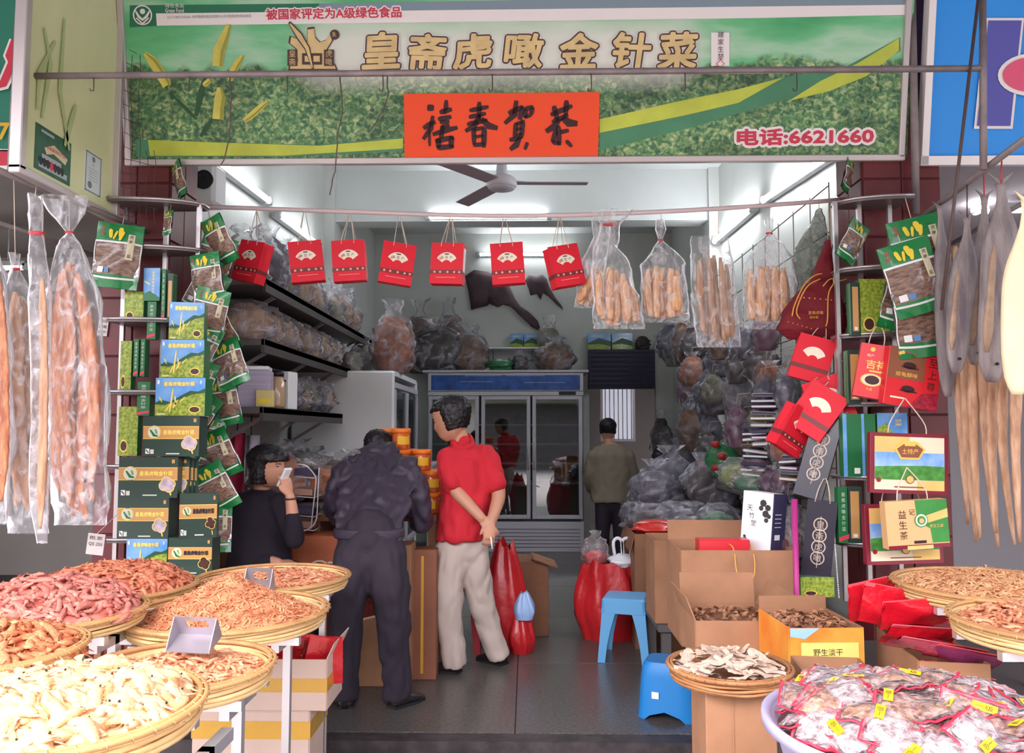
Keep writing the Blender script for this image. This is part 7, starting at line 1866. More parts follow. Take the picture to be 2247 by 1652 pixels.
# ------------------------------------------------------------------ trays at the right
trays[8] = tray(2188, 1280, 2.95, 204, 'bamboo tray of tan dried fish below the hanging eels', .05)
trays[9] = tray(2330, 1360, 2.42, 215, 'bamboo tray of orange shrimp in front of the tan fish tray', .055)
heap(*trays[8], 0.07, 'dome', 0.036, 1700, 0, mat('small_fish_tan', (186, 128, 86), .55, var=(22, 0), col2=(222, 172, 126)), m_bs, 'spread of small tan dried fish below the hanging eels', '', IG, jit=.6, cat='dried fish', name='fish')
heap(*trays[9], 0.07, 'dome', 0.05, 520, 0, s_or, m_bs, 'orange shrimp spread on the tray in front of the tan fish', '', IG)
sr = thing('display_stand', 'square steel tube stand under the trays at the right', 'stand', loc=(1.7, 2.7, -.15))
sri = sr.matrix_basis.inverted()
for key in (8, 9):
    c, r = trays[key]
    for dy in (-.4, .4):
        b = MB(); b.T = sri; b.bar((c.x-r*.85, c.y+dy*r, c.z-.017), (c.x+r*.85, c.y+dy*r, c.z-.017), .026); b.build('cross_bar', m_leg, sr)
    for s in (0.35, .8):
        x = c.x + s*r
        b = MB(); b.T = sri; b.bar((x, c.y-r*.5, c.z-.043), (x, c.y+r*.5, c.z-.043), .026); b.build('cross_bar', m_leg, sr)
        b = MB(); b.T = sri; b.bar((x, c.y+.1*r, -.15), (x, c.y+.1*r, c.z-.03), .026); b.build('leg', m_leg, sr)
trays[10] = tray(1600, 1457, 2.62, 127, 'small dark bamboo tray of sliced dried fish on an upright carton', .045, True)
c, r = trays[10]
def fish_slice(seed):
    random.seed(seed); b = MB(); K = 8
    rings = []
    for i in range(K+1):
        q = i/K; w = .5*(.35+math.sin(PI*(q*.85+.1)))*.42
        z = .10*math.sin(q*4+seed)+.05*math.sin(q*9)
        rings.append([(q-.5, -w, z+.05*R_(-1, 1)), (q-.5, 0, z+.08), (q-.5, w, z-.02+.05*R_(-1, 1)), (q-.5, 0, z+.03)])
    b.loft(rings, smooth=False); return b.mesh('fish_slice', [mat('pale_fish_slice', (180, 148, 126), .6, var=(30, 0), col2=(222, 200, 182), rnd=.12)])
fsm = [fish_slice(s) for s in (1, 2, 3, 4)]
random.seed(77)
for k in range(46):
    a = R_(0, 6.28); q = r*.80*math.sqrt(random.random()); s = R_(.07, .12)
    z = c.z + .02 + .045*max(0, 1-(q/r)**2) + R_(0, .018)
    inst('fish_slice', fsm[k % 4], None, Matrix.Translation((c.x+q*math.cos(a), c.y+q*math.sin(a), z)) @ Euler((R_(-.5, .5), R_(-.4, .4), R_(0, 6.28))).to_matrix().to_4x4() @ Matrix.Diagonal((s, s*.8, s*.6, 1)), 'pale slice of dried fish on the small dark bamboo tray', 'dried fish', 'dried fish slices on the small tray')
cb = thing('upright_carton', 'plain upright brown carton carrying the small fish tray', 'box', loc=(W(1607, 1560, 2.62).x, 2.62, -.15))
cw, chh = L(150, 2.52), c.z-.003+.15
b = MB(); b.box((0, 0, chh/2), (cw, .22, chh), bev=.004); b.build('carton', m_card, cb)
b = MB(); b.box((-cw*.12, -.1115, chh/2), (.004, .003, chh*.98)); b.build('fold_line', m_card, cb)

# ------------------------------------------------------------------ purple tub heaped with small packets
tc = W(2008, 1582, 1.86); tr_ = L(306, 1.86)
tub = thing('plastic_tub', 'pale lilac plastic tub heaped with red edged packets', 'tub', loc=(tc.x, tc.y, tc.z-.26))
m_tub = mat('lilac_plastic', (178, 172, 206), .4)
b = MB(); b.lathe([(0, 0), (tr_*.72, 0), (tr_*.76, .02), (tr_*.95, .25), (tr_*1.0, .26), (tr_*1.02, .255), (tr_*1.02, .235), (tr_*.985, .235), (tr_*.98, .25), (tr_*.93, .245), (tr_*.73, .024), (0, .012)], 48); b.build('tub_wall', m_tub, tub)
tst = thing('tub_stand', 'dark stand under the lilac tub', 'stand', loc=(tc.x, tc.y, -.15))
hst = tc.z-.26+.15
b = MB(); b.box((0, 0, hst-.02), (.42, .42, .04), bev=.004); b.build('stand_top', m_board, tst)
for a in (-1, 1):
    for d_ in (-1, 1):
        b = MB(); b.box((a*.18, d_*.18, (hst-.04)/2), (.04, .04, hst-.04)); b.build('leg', m_board, tst)
b = MB(); b.lathe([(tr_*.80, .06), (tr_*.92, .22), (tr_*.6, .275), (tr_*.3, .30), (0, .31)], 32, c=(0, 0, 0)); b.build('packet_bed', mat('packet_bed', (150, 96, 92), .5, var=(14, .3)), None, 'lower layers of packets filling the lilac tub', 'packets', None, 'stuff', mw=Matrix.Translation(tub.matrix_basis.translation))
q_con = [mat('packet_brown', (96, 60, 50), .4, var=(70, 0), col2=(190, 150, 128), bump=(60, .8)), mat('packet_grey', (120, 100, 100), .3, var=(60, 0), col2=(214, 200, 200), bump=(60, .8)), mat('packet_tan', (140, 90, 66), .4, var=(70, 0), col2=(214, 172, 140), bump=(60, .8))]
q_edge = mat('packet_red_edge', (226, 52, 76), .35); q_lab = mat('packet_yellow_label', (242, 200, 30), .5); q_film = film('packet_film', tint=(248, 232, 236), base=.03, wrinkle=.34, scale=26)
def tub_packet_meshes(seed):
    random.seed(seed); w, h = .115, .088
    zf = lambda u, v: .016*max(0, 1-(2*u/w)**2)*max(0, 1-(2*v/h)**2)+.009*noise.noise(V3((u*55+seed, v*55, seed)))
    K, N = 9, 11
    b = MB(); b.grid(lambda s, t: ((s-.5)*w*.86, (t-.5)*h*.8, zf((s-.5)*w*.86, (t-.5)*h*.8)), N, K); b.grid(lambda s, t: ((.5-s)*w*.86, (t-.5)*h*.8, -zf((.5-s)*w*.86, (t-.5)*h*.8)), N, K); A = b.mesh('contents', [q_con[seed % 3]])
    b = MB(); b.grid(lambda s, t: ((s-.5)*w, (t-.5)*h, zf((s-.5)*w, (t-.5)*h)+.004), N, K); b.grid(lambda s, t: ((.5-s)*w, (t-.5)*h, -zf((.5-s)*w, (t-.5)*h)-.004), N, K); B = b.mesh('film', [q_film])
    b = MB()
    for v in (-h/2, h/2):
        P = [((k/8-.5)*w, v, zf((k/8-.5)*w, v)) for k in range(9)]; b.tube(P, .0045, 5, flat=.5)
    for u in (-w/2, w/2):
        P = [(u, (k/6-.5)*h, zf(u, (k/6-.5)*h)) for k in range(7)]; b.tube(P, .0032, 5, flat=.5)
    C = b.mesh('red_edge', [q_edge])
    b = MB(); b.T = Matrix.Translation((.02, .018, .018)) @ Matrix.Rotation(rad(-90), 4, 'X'); b.rect(-.022, -.009, .022, .009, 0, 2); b.text('一级', 0, 0, .012, 1, 3, w=.03)
    D = b.mesh('label', [q_lab, p_ink])
    return A, B, C, D
tpm = [tub_packet_meshes(s) for s in range(5)]
random.seed(88)
TP = 'red edged packets in the lilac tub'
pts = []
tries = 0
while len(pts) < 96 and tries < 9000:
    tries += 1
    a = R_(0, 6.28); q = tr_*.77*math.sqrt(random.random())
    if min([9]+[math.hypot(q*math.cos(a)-x, q*math.sin(a)-y) for x, y in pts]) < .047: continue
    pts.append((q*math.cos(a), q*math.sin(a)))
for k, (x, y) in enumerate(pts):
    q = math.hypot(x, y)/tr_
    z = .235 + .085*(1-q*q) + R_(-.005, .022)
    nrm = Euler((R_(-.5, .5)+.25, R_(-.5, .5), R_(0, 6.28)), 'XYZ')
    M = tub.matrix_basis @ Matrix.Translation((x, y, z)) @ (V3((0, 0, 1)).rotation_difference(V3((x*.7, y*.7-.12, .8)).normalized())).to_matrix().to_4x4() @ Matrix.Rotation(R_(0, 6.28), 4, 'Z') @ Matrix.Rotation(R_(-.6, .6), 4, 'X') @ Matrix.Diagonal((1.05,)*3+(1,))
    t = thing('snack_packet', 'small clear packet with red edges%s heaped in the lilac tub' % (' and a yellow label' if k % 3 == 0 else ''), 'packet', mw=M, group=TP)
    A, B, C, D = tpm[k % 5]
    inst('contents', A, t); inst('film', B, t); inst('red_edge', C, t)
    if k % 3 == 0: inst('label', D, t)

# ------------------------------------------------------------------ stools and bags on the floor
m_lb = mat('pale_blue_plastic', (96, 164, 214), .4); m_b2 = mat('blue_plastic', (30, 124, 196), .4)
st1 = thing('plastic_stool', 'pale blue square plastic stool with four splayed legs beside the red bag', 'stool', loc=(W(1376, 1440, 5.1).x, 5.13, 0), rz=rad(-14))
hs1 = .385; tw_ = .128; bw_ = .158
b = MB(); b.loft([[(a*tw_*s, c*tw_*s, z) for a, c in ((-1, -1), (-.9, -1.06), (.9, -1.06), (1, -1), (1.06, -.9), (1.06, .9), (1, 1), (.9, 1.06), (-.9, 1.06), (-1, 1), (-1.06, .9), (-1.06, -.9))] for s, z in ((.90, hs1), (1.0, hs1-.012), (1.03, hs1-.09))], smooth=False); b.build('seat', m_lb, st1)
for a in (-1, 1):
    for c in (-1, 1):
        b = MB()
        def L3(z, k): # leg corner section, an angle profile
            f = lerp(bw_, tw_*1.04, z/(hs1-.08)); wd = lerp(.045, .085, (z/(hs1-.08))**2); th = .012
            o = (a*f, c*f)
            return [(o[0], o[1], z), (o[0]-a*wd, o[1], z), (o[0]-a*wd, o[1]-c*th, z), (o[0]-a*th, o[1]-c*th, z), (o[0]-a*th, o[1]-c*wd, z), (o[0], o[1]-c*wd, z)]
        b.loft([L3(z, 0) for z in (0, .1, .2, hs1-.10, hs1-.06)], smooth=False); b.build('leg', m_lb, st1)
st2 = thing('plastic_stool', 'bright blue low step stool with a white sticker under the fish tray', 'stool', loc=(W(1474, 1560, 4.05).x, 4.13, 0), rz=rad(-20))
h2 = .27
def sq(rx, ry, z, n=28, e=.45): return [(rx*math.copysign(abs(math.cos(t))**e, math.cos(t)), ry*math.copysign(abs(math.sin(t))**e, math.sin(t)), z) for t in [2*PI*k/n for k in range(n)]]
def sq2(rx, ry, fz): 
    out = []
    for k in range(28):
        t = 2*PI*k/28; x = rx*math.copysign(abs(math.cos(t))**.45, math.cos(t)); y = ry*math.copysign(abs(math.sin(t))**.45, math.sin(t)); out.append((x, y, fz(x, y)))
    return out
arch = lambda x, y: .045*max(0, 1-(x/.085)**2)**.5 if abs(y) > .06 else .045*max(0, 1-(y/.07)**2)**.5
b = MB(); b.loft([sq2(.145, .125, arch), sq(.138, .118, .08), sq(.128, .108, .2), sq(.12, .10, h2-.02), sq(.108, .09, h2)], caps=False); b.add([p for p in sq(.108, .09, h2)], [list(range(28))]); b.build('stool_shell', m_b2, st2)
b = MB(); b.T = Matrix.Translation((-.045, -.1205, .12)); b.box((0, 0, 0), (.035, .003, .032)); b.build('sticker', m_white, st2)
# red stool behind the red shirted man
st3 = thing('plastic_stool', 'red plastic stool behind the man in the red shirt', 'stool', loc=(W(1000, 1400, 5.3).x, 5.35, 0))
m_rs = mat('red_plastic', (176, 44, 50), .4)
b = MB(); b.loft([[(a*.13*s, c*.13*s, z) for a, c in ((-1, -1), (1, -1), (1, 1), (-1, 1))] for s, z in ((.95, .46), (1.03, .44), (1.05, .38))], smooth=False); b.build('seat', m_rs, st3)
for a in (-1, 1):
    for c_ in (-1, 1):
        b = MB(); b.loft([[(a*f, c_*f, z), (a*(f-.045), c_*f, z), (a*(f-.045), c_*(f-.045), z), (a*f, c_*(f-.045), z)] for f, z in ((.17, 0), (.135, .39))], smooth=False); b.build('leg', m_rs, st3)
# big red bag with a white carrier, red and blue bags behind the man
m_rbag = mat('red_plastic_bag', (190, 34, 40), .4, coat=.3, bump=(9, .7)); m_wbag = mat('white_carrier', (222, 224, 232), .4, bump=(10, .4))
def soft_bag(name, label, mw, w, h, d, m, seed=0, gather=.55, parts=None):
    """limp plastic carrier: pleats running down from a gathered, ragged mouth"""
    t = thing(name, label, 'bag', mw=mw)
    N, K = 40, 16; rows = []
    for i in range(K+1):
        q = i/K; f = lerp(.80, 1.0, min(1, q*4)) if q < .4 else lerp(1.0, gather, ((q-.4)/.6)**1.3)
        r = []
        for j in range(N):
            a = 2*PI*j/N
            fold = 1 + (.03+.09*q)*math.sin(7*a+seed+2*q) + .05*math.sin(13*a-seed*2+5*q) + .10*noise.noise(V3((math.cos(a)*1.5+seed, math.sin(a)*1.5, q*3)))
            sq_ = .82
            r.append((w/2*f*fold*math.copysign(abs(math.cos(a))**sq_, math.cos(a)), d/2*f*fold*math.copysign(abs(math.sin(a))**sq_, math.sin(a)), h*q + (.04*h*math.sin(3*a+seed)+.03*h*math.sin(8*a) if i == K else 0)))
        rows.append(r)
    b = MB(); b.loft(rows, caps=False); b.add([rows[0][j] for j in range(N)], [list(range(N))[::-1]]); b.build('bag', m, t)
    return t
p = W(1334, 1380, 5.6)
rb = soft_bag('shopping_bag', 'big red plastic bag with a white carrier on top beside the pale blue stool', TR((p.x, 5.65, 0)), L(138, 5.6), L(160, 5.6), .40, m_rbag, 1.3, .72)
wl = lump('carrier_bag', 'white plastic carrier bag stuffed in the top of the big red bag', 'bag', TR((p.x+.1, 5.6, L(150, 5.6))), .2, .12, .16, m_wbag, None, None, 302)
for s in (-.03, .03):
    b = MB(); b.tube(seg_pts([(-.02+s, -.02, .08), (-.03+s, -.02, .17), (.0+s, -.02, .20), (.03+s, -.02, .17), (.03+s, -.02, .08)], 12), .012, 6, flat=.35); b.build('handle', m_wbag, wl)
lump('carrier_bag', 'clear film bag with a red mark standing in the big red bag', 'bag', TR((p.x-.08, 5.66, L(150, 5.6))), .18, .24, .14, mat('redmark', (196, 60, 60), .5), m_film2, None, 303, True, .45)
p = W(1108, 1390, 5.35)
soft_bag('shopping_bag', 'tall red plastic bag on the floor behind the man in the red shirt', TR((p.x, 5.35, 0)), .29, W(1100, 1192, 5.35).z, .28, m_rbag, 2.1, .38)
soft_bag('shopping_bag', 'small red plastic bag beside the tall one', TR((p.x+.11, 5.25, 0)), .17, .27, .2, m_rbag, 3.7, .5)
soft_bag('shopping_bag', 'light blue plastic bag between the red bags', TR((p.x+.13, 5.18, .22)), .13, .17, .1, mat('light_blue_bag', (150, 180, 224), .4, bump=(10, .5)), 5.1, .35)
plain_box('floor_carton', 'brown carton behind the tall red bag on the floor', 'box', TR((p.x+.12, 5.75, 0), rz=.2), .3, .3, .52, m_card2, lambda t, w, d, h: MB().box((w*.4, -d*.45, h), (w*.6, d*.5, .006), rot=Euler((.2, .35, 0))).build('flap', m_card2, t))
# ------------------------------------------------------------------ people
random.seed(97)
def remesh(b, name, mats, voxel, smooth=4, wr=None, deci=None):
    """melt overlapping closed shapes into one continuous skin"""
    me = b.mesh(name, mats)
    o = bpy.data.objects.new('tmp', me); COL.objects.link(o)
    m = o.modifiers.new('r', 'REMESH'); m.mode = 'VOXEL'; m.voxel_size = voxel; m.use_smooth_shade = True
    if smooth:
        s = o.modifiers.new('s', 'SMOOTH'); s.iterations = smooth; s.factor = 0.5
    if deci:
        d = o.modifiers.new('d', 'DECIMATE'); d.ratio = deci
    dg = bpy.context.evaluated_depsgraph_get()
    out = bpy.data.meshes.new_from_object(o.evaluated_get(dg))
    bpy.data.objects.remove(o)
    out.materials.clear()
    for q in (mats if isinstance(mats, (list, tuple)) else [mats]): out.materials.append(q)
    if wr:
        amp, fn = wr
        nr = [v.normal.copy() for v in out.vertices]
        for v, n in zip(out.vertices, nr): v.co += n * (amp * fn(v.co))
    for p in out.polygons: p.use_smooth = True
    out.update()
    return out
def limb(b, pts, rs, flat=1.0, up=(0, 1, 0), n=14, K=None, cut=False):
    P = seg_pts(pts, K or len(pts)*5)
    k = len(P); R2 = []
    for i in range(k):
        q = i/(k-1)*(len(rs)-1); j = min(int(q), len(rs)-2); R2.append(lerp(rs[j], rs[j+1], q-j))
    a = P[0]-P[1]; a.normalize(); c = P[-1]-P[-2]; c.normalize()
    P2 = [P[0]+a*R2[0]*.85, P[0]+a*R2[0]*.5] + P + [P[-1]+c*R2[-1]*.5, P[-1]+c*R2[-1]*.85]
    R3 = [R2[0]*.4, R2[0]*.82] + R2 + [R2[-1]*.82, R2[-1]*.4]
    if cut: P2 = P2[:-2]; R3 = R3[:-2]
    b.tube(P2, R3, n, flat=flat, up=up)
def basis(C, fwd, up):
    f = V3(fwd).normalized(); u = V3(up); u = (u - f*u.dot(f)).normalized(); s = f.cross(u)
    return Matrix(((s.x, f.x, u.x, C[0]), (s.y, f.y, u.y, C[1]), (s.z, f.z, u.z, C[2]), (0, 0, 0, 1)))
HT = [0, .1, .2, .3, .45, .6, .75, .9, .97, 1]
HF = [.27, .38, .41, .415, .43, .455, .43, .29, .15, .03]
HB = [.04, .14, .24, .31, .40, .46, .45, .32, .17, .03]
HW = [.11, .215, .275, .305, .325, .34, .335, .24, .13, .03]
def interp(A, t):
    for i in range(len(HT)-1):
        if t <= HT[i+1]: return lerp(A[i], A[i+1], (t-HT[i])/(HT[i+1]-HT[i]))
    return A[-1]
def head(b, M, h):
    b.T = M
    rows = []
    for k in range(25):
        t = k/24; r = []
        for j in range(32):
            a = 2*PI*j/32; s, c = math.sin(a), math.cos(a)
            y = interp(HF, t)*c if c > 0 else interp(HB, t)*c
            x = interp(HW, t)*s
            if c > .90:
                g = (c-.90)/.10
                y += .085*g*max(0, 1-abs(t-.36)/.16) + .02*g*max(0, 1-abs(t-.19)/.05) - .012*g*max(0, 1-abs(t-.245)/.03)
            if .55 < c < .96 and .44 < t < .54: y -= .02
            r.append((x*h, y*h, (t-.5)*h))
        rows.append(r)
    b.loft(rows)
    for s in (-1, 1):       # ears
        b.loft([[(s*(.31+.05*q)*h, (-.02+dx*.07*k)*h, (-.02+dz*.12*k)*h) for dx, dz in [(math.cos(a), math.sin(a)) for a in [2*PI*i/10 for i in range(10)]]] for q, k in ((0, .7), (.7, 1), (1.1, .7))])
    b.T = Matrix.Identity(4)
def hair(M, h, m, low_back, fringe, vol=.045, bob=False):
    b = MB(); b.T = M; rows = []
    K = 22
    for k in range(K+1):
        t = lerp(low_back, 1.0, k/K); r = []
        for j in range(32):
            a = 2*PI*j/32; s, c = math.sin(a), math.cos(a)
            fr = (interp(HF, t)+vol) if t > fringe else lerp(interp(HF, t)*.35, interp(HF, t)*.55, (t-low_back)/max(.01, fringe-low_back))
            w = interp(HW, t)+vol; bk = interp(HB, t)+vol*1.2
            if bob and t < .45: w = interp(HW, .45)+vol*1.25; bk = max(bk, .36+vol)
            if bob and t < .5 and c > .25: w *= 1.0
            y = fr*c if c > 0 else bk*c
            n_ = .014*noise.noise(V3((s*5, c*5, t*6)))
            r.append((w*s*(1+n_)*h, y*(1+n_)*h, (t-.5+.035*t)*h))
        rows.append(r)
    b.loft(rows)
    return remesh(b, 'hair', m, .007, 2, (.006, lambda p: noise.noise(p*70)+.6*noise.noise(V3((p.x*140, p.y*140, p.z*30)))))
def hand(b, wrist, d, nrm, size=.17, curl=.5, side=1, spread=.12):
    """palm plus five separate bent fingers; d = pointing direction, nrm = back of the hand"""
    d = V3(d).normalized(); n = V3(nrm); n = (n - d*n.dot(d)).normalized(); s = d.cross(n)*side
    w = V3(wrist); pl = size*.5
    b.tube([w-d*.02, w+d*pl*.3, w+d*pl*.7, w+d*pl, w+d*pl*1.08], [.024, .030, .036, .034, .02], 10, flat=.42, up=n)
    for i, (off, ln) in enumerate(((-.027, .42), (-.009, .47), (.009, .44), (.026, .34))):
        p = w + d*pl*.95 + s*off; L_ = size*ln; q = p; P = [p - d*.012]; ang = 0
        for k, f in enumerate((.42, .32, .26)):
            ang += curl*(.55 + .35*k)
            dd = (d*math.cos(ang) - n*math.sin(ang) + s*off*spread*10).normalized()
            q = q + dd*L_*f; P.append(q)
        b.tube([P[0]]+P[1:], [.0092, .0088, .0078, .0062], 8)
    p = w + d*pl*.25 - s*.024; dd = (d*.75 - s*.62 - n*.25*curl).normalized(); q = p + dd*size*.20; r = q + (d*.95 - s*.15 - n*.45*curl).normalized()*size*.17
    b.tube([p-dd*.01, q, r], [.0115, .0098, .0075], 8)
def face(parent, M, h):
    inv = parent.matrix_basis.inverted()
    for s in (-1, 1):
        b = MB(); b.T = inv @ M; b.lathe([(0, -.012*h), (.03*h, -.008*h), (.04*h, 0), (.03*h, .010*h), (0, .014*h)], 10, c=(s*.135*h, .375*h, -.0*h), sy=.8); b.build('eye', mat('eye_dark', (40, 30, 28), .3), parent)
        b = MB(); b.T = inv @ M; b.tube([(s*.07*h, .44*h, .055*h), (s*.14*h, .42*h, .075*h), (s*.21*h, .36*h, .06*h)], .014*h, 6, flat=.6); b.build('eyebrow', mat('brow_dark', (38, 30, 30), .7), parent)
    b = MB(); b.T = inv @ M; b.tube([(-.10*h, .385*h, -.275*h), (-.04*h, .428*h, -.268*h), (.04*h, .428*h, -.268*h), (.10*h, .385*h, -.275*h)], .015*h, 6); b.build('mouth', mat('lips', (150, 80, 74), .5), parent)
m_skin = mat('skin', (196, 142, 116), .5, var=(6, .06))
def person(label, body_b, voxel=.0065):
    me = remesh(body_b, 'person', m_skin, voxel, 3)
    o = bpy.data.objects.new('person', me); COL.objects.link(o)
    return tag(o, label, 'person')
def cloth(parent, name, b, m, voxel=.011, wr=None, smooth=5):
    o = bpy.data.objects.new(name, remesh(b, name, m, voxel, smooth, wr)); COL.objects.link(o); o.parent = parent; return o
def folds(scale, sx=1, sy=1, sz=1, seed=0):
    return lambda p: (abs(noise.noise(V3((p.x*scale*sx+seed, p.y*scale*sy, p.z*scale*sz))))*1.6-.5 + .5*noise.noise(V3((p.x*scale*2.1*sx, p.y*scale*2.1*sy+seed, p.z*scale*2.1*sz))))
def shoe(parent, heel, toe, m, w=.048, h=.075):
    a = V3(heel); c = V3(toe); d = (c-a); ln = d.length; d.normalize(); s = V3((-d.y, d.x, 0)).normalized(); b = MB(); rows = []
    for t, ww, hh in ((-.04, .5, .55), (0, .85, 1.0), (.2, .95, 1.05), (.4, .95, .9), (.6, 1.05, .72), (.8, 1.0, .55), (.95, .7, .4), (1.02, .3, .2)):
        p = a + d*ln*t; r = []
        for j in range(12):
            q = 2*PI*j/12; r.append(p + s*math.cos(q)*w*ww + V3((0, 0, h*hh*.5 + math.sin(q)*h*hh*.5)))
        rows.append(r)
    b.loft(rows); o = b.build('shoe', m, parent)
    b = MB(); b.loft([[p_+s*k*w*q for k in (-1, 1)]+[p_+s*k*w*q+V3((0, 0, .014)) for k in (1, -1)] for p_, q in ((a-d*.01, .8), (a+d*ln*.3, .9), (a+d*ln*.65, 1.05), (a+d*ln*.95, .75), (a+d*ln*1.02, .3))], smooth=False); b.build('sole', mat('shoe_sole', (34, 30, 32), .7), o)
    return o
m_hair = mat('black_hair', (26, 22, 26), .45, var=(40, .3))
UPZ = (0, 0, 1)

# --- man in the red shirt, hands clasped behind his back
Y0 = 4.80
P = lambda x, y, dy=0: W(x, y, Y0+dy)
b = MB()
HM = basis(P(992, 917, .02), (-.93, .30, -.26), UPZ); hh = .262
head(b, HM, hh)
limb(b, [P(1004, 942, .03), P(1014, 975, .03), P(1020, 1000, .03)], [.052, .05, .05], n=14)
limb(b, [P(1022, 1020, .03), P(1022, 1080, .03), P(1016, 1180, .03)], [.10, .09, .09], flat=.55, up=(0, 1, 0))
for pts, rs in (([P(1068, 1002, 0), P(1084, 1045, -.03), P(1094, 1085, -.05), P(1086, 1120, -.11), P(1076, 1148, -.16)], [.052, .047, .043, .036, .029]),
                ([P(982, 1010, -.04), P(990, 1045, -.08), P(1003, 1078, -.10), P(1030, 1108, -.14), P(1056, 1136, -.165)], [.052, .047, .043, .036, .029])):
    limb(b, pts, rs)
hand(b, P(1056, 1136, -.165), (.62, -.12, -.78), (0.1, -1, .1), .17, .55, 1)
hand(b, P(1077, 1146, -.175), (-.10, -.05, -1), (.2, -1, 0), .18, .6, -1)
for pts, rs in (([P(998, 1185, .02), P(990, 1310, .0), P(998, 1445, 0)], [.06, .046, .038]), ([P(1040, 1185, .04), P(1056, 1300, .1), P(1092, 1428, .14)], [.06, .046, .038])): limb(b, pts, rs)
man = person('man in a red polo shirt and beige trousers with hands clasped behind his back', b)
o = bpy.data.objects.new('hair', hair(HM, hh, m_hair, .20, .70, .05)); COL.objects.link(o); o.parent = man
face(man, HM, hh)
b = MB()
limb(b, [P(1015, 972, .03), P(1020, 995, .03)], [.064, .08])
b.loft([[P(cx, y, dy)+V3((L(hw, Y0)*math.cos(a), th*math.sin(a), 0)) for a in [2*PI*j/24 for j in range(24)]] for cx, y, hw, th, dy in ((1020, 972, 26, .05, .03), (1022, 985, 44, .09, .02), (1024, 1005, 55, .115, .01), (1025, 1050, 59, .13, .0), (1022, 1100, 57, .135, .0), (1014, 1150, 54, .135, .0), (1010, 1176, 54, .138, .0), (1009, 1186, 52, .13, 0))])
for pts, rs in (([P(1062, 998, 0), P(1078, 1030, -.03), P(1088, 1062, -.045)], [.075, .072, .070]), ([P(985, 1005, -.03), P(986, 1030, -.06), P(992, 1062, -.085)], [.075, .075, .074])): limb(b, pts, rs)
sh_ = cloth(man, 'polo_shirt', b, mat('red_cotton', (198, 36, 50), .85), .010, (.017, folds(11, 1, 1, .6, 3)))
b = MB(); b.tube(seg_pts([P(1000, 985, -.03), P(994, 966, .02), P(1006, 956, .08), P(1030, 960, .08), P(1036, 978, -.01), P(1018, 988, -.06)], 20), .016, 8, closed=True, flat=1.8); b.build('collar', MT['red_cotton'], sh_)
b = MB()
limb(b, [P(1012, 1172, .0), P(1014, 1215, .02)], [.135, .135], flat=.75, up=(0, 1, 0))
for pts, rs in (([P(994, 1200, -.0), P(984, 1300, -.03), P(988, 1380, -.01), P(1000, 1462, .0)], [.105, .092, .080, .072]), ([P(1036, 1200, .03), P(1050, 1290, .08), P(1068, 1360, .13), P(1096, 1444, .15)], [.105, .09, .078, .07])): limb(b, pts, rs, cut=True)
cloth(man, 'trousers', b, mat('beige_cotton', (190, 174, 164), .85), .010, (.012, folds(11, 1, 1, .7, 8)))
m_shoe = mat('black_leather', (36, 30, 34), .35)
shoe(man, V3((P(1006, 1462).x, Y0-.02, 0)), V3((P(938, 1468).x, Y0+.05, 0)), m_shoe); shoe(man, V3((P(1100, 1450).x+.01, Y0+.15, 0)), V3((P(1044, 1450).x, Y0+.28, 0)), m_shoe)
b = MB(); b.tube([P(1077, 1178, -.20), P(1080, 1204, -.21)], .0042, 8); b.build('cigarette', m_white, None, 'white cigarette held behind the back of the man in red', 'cigarette')

# --- man in the dark jacket bending over the table
Y0 = 4.22
P = lambda x, y, dy=0: W(x, y, Y0+dy)
b = MB()
HM = basis(P(832, 990, .66), (.25, .80, -.62), (0, .6, .8)); hh = .245
head(b, HM, hh)
limb(b, [P(832, 1002, .60), P(829, 1030, .46)], [.045, .04])
limb(b, [P(828, 1050, .38), P(815, 1110, .24), P(812, 1180, .08)], [.08, .07, .075], flat=.8)
for pts, rs in (([P(760, 1040, .36), P(738, 1105, .40), P(752, 1140, .50), P(796, 1120, .66)], [.055, .048, .04, .03]), ([P(892, 1040, .38), P(920, 1110, .36), P(928, 1146, .44), P(926, 1122, .60)], [.055, .048, .04, .03])): limb(b, pts, rs)
hand(b, P(796, 1120, .66), (.7, .6, -.1), (0, 0, 1), .17, .4, -1); hand(b, P(926, 1122, .60), (-.3, .9, -.1), (0, 0, 1), .17, .4, 1)
for pts, rs in (([P(778, 1200, .02), P(770, 1360, .0), P(762, 1515, 0)], [.06, .046, .038]), ([P(850, 1200, .02), P(862, 1360, .0), P(872, 1515, 0)], [.06, .046, .038])): limb(b, pts, rs)
man2 = person('man in a dark jacket and black trousers bending forward over the table', b)
o = bpy.data.objects.new('hair', hair(HM, hh, m_hair, .30, .72, .04)); COL.objects.link(o); o.parent = man2
face(man2, HM, hh)
b = MB()
b.loft([[P(cx, y, dy)+V3((L(hw, Y0+dy)*math.cos(a), th*math.sin(a)*.75, th*math.sin(a)*.55)) for a in [2*PI*j/24 for j in range(24)]] for cx, y, hw, th, dy in ((832, 972, 30, .05, .50), (832, 982, 40, .06, .48), (830, 996, 64, .08, .44), (826, 1022, 82, .13, .36), (824, 1060, 88, .16, .27), (818, 1100, 84, .165, .19), (812, 1140, 78, .165, .11), (810, 1168, 76, .16, .05), (810, 1178, 74, .15, .04))])
for pts, rs in (([P(758, 1036, .36), P(740, 1085, .36), P(744, 1132, .46), P(778, 1124, .60)], [.085, .078, .068, .056]), ([P(890, 1030, .38), P(914, 1085, .34), P(924, 1146, .40), P(926, 1128, .54)], [.088, .082, .072, .058])): limb(b, pts, rs)
jk = cloth(man2, 'jacket', b, mat('dark_jacket', (56, 48, 62), .5, spec=.35), .012, (.022, folds(10, 1.3, 1, 1.1, 21)))
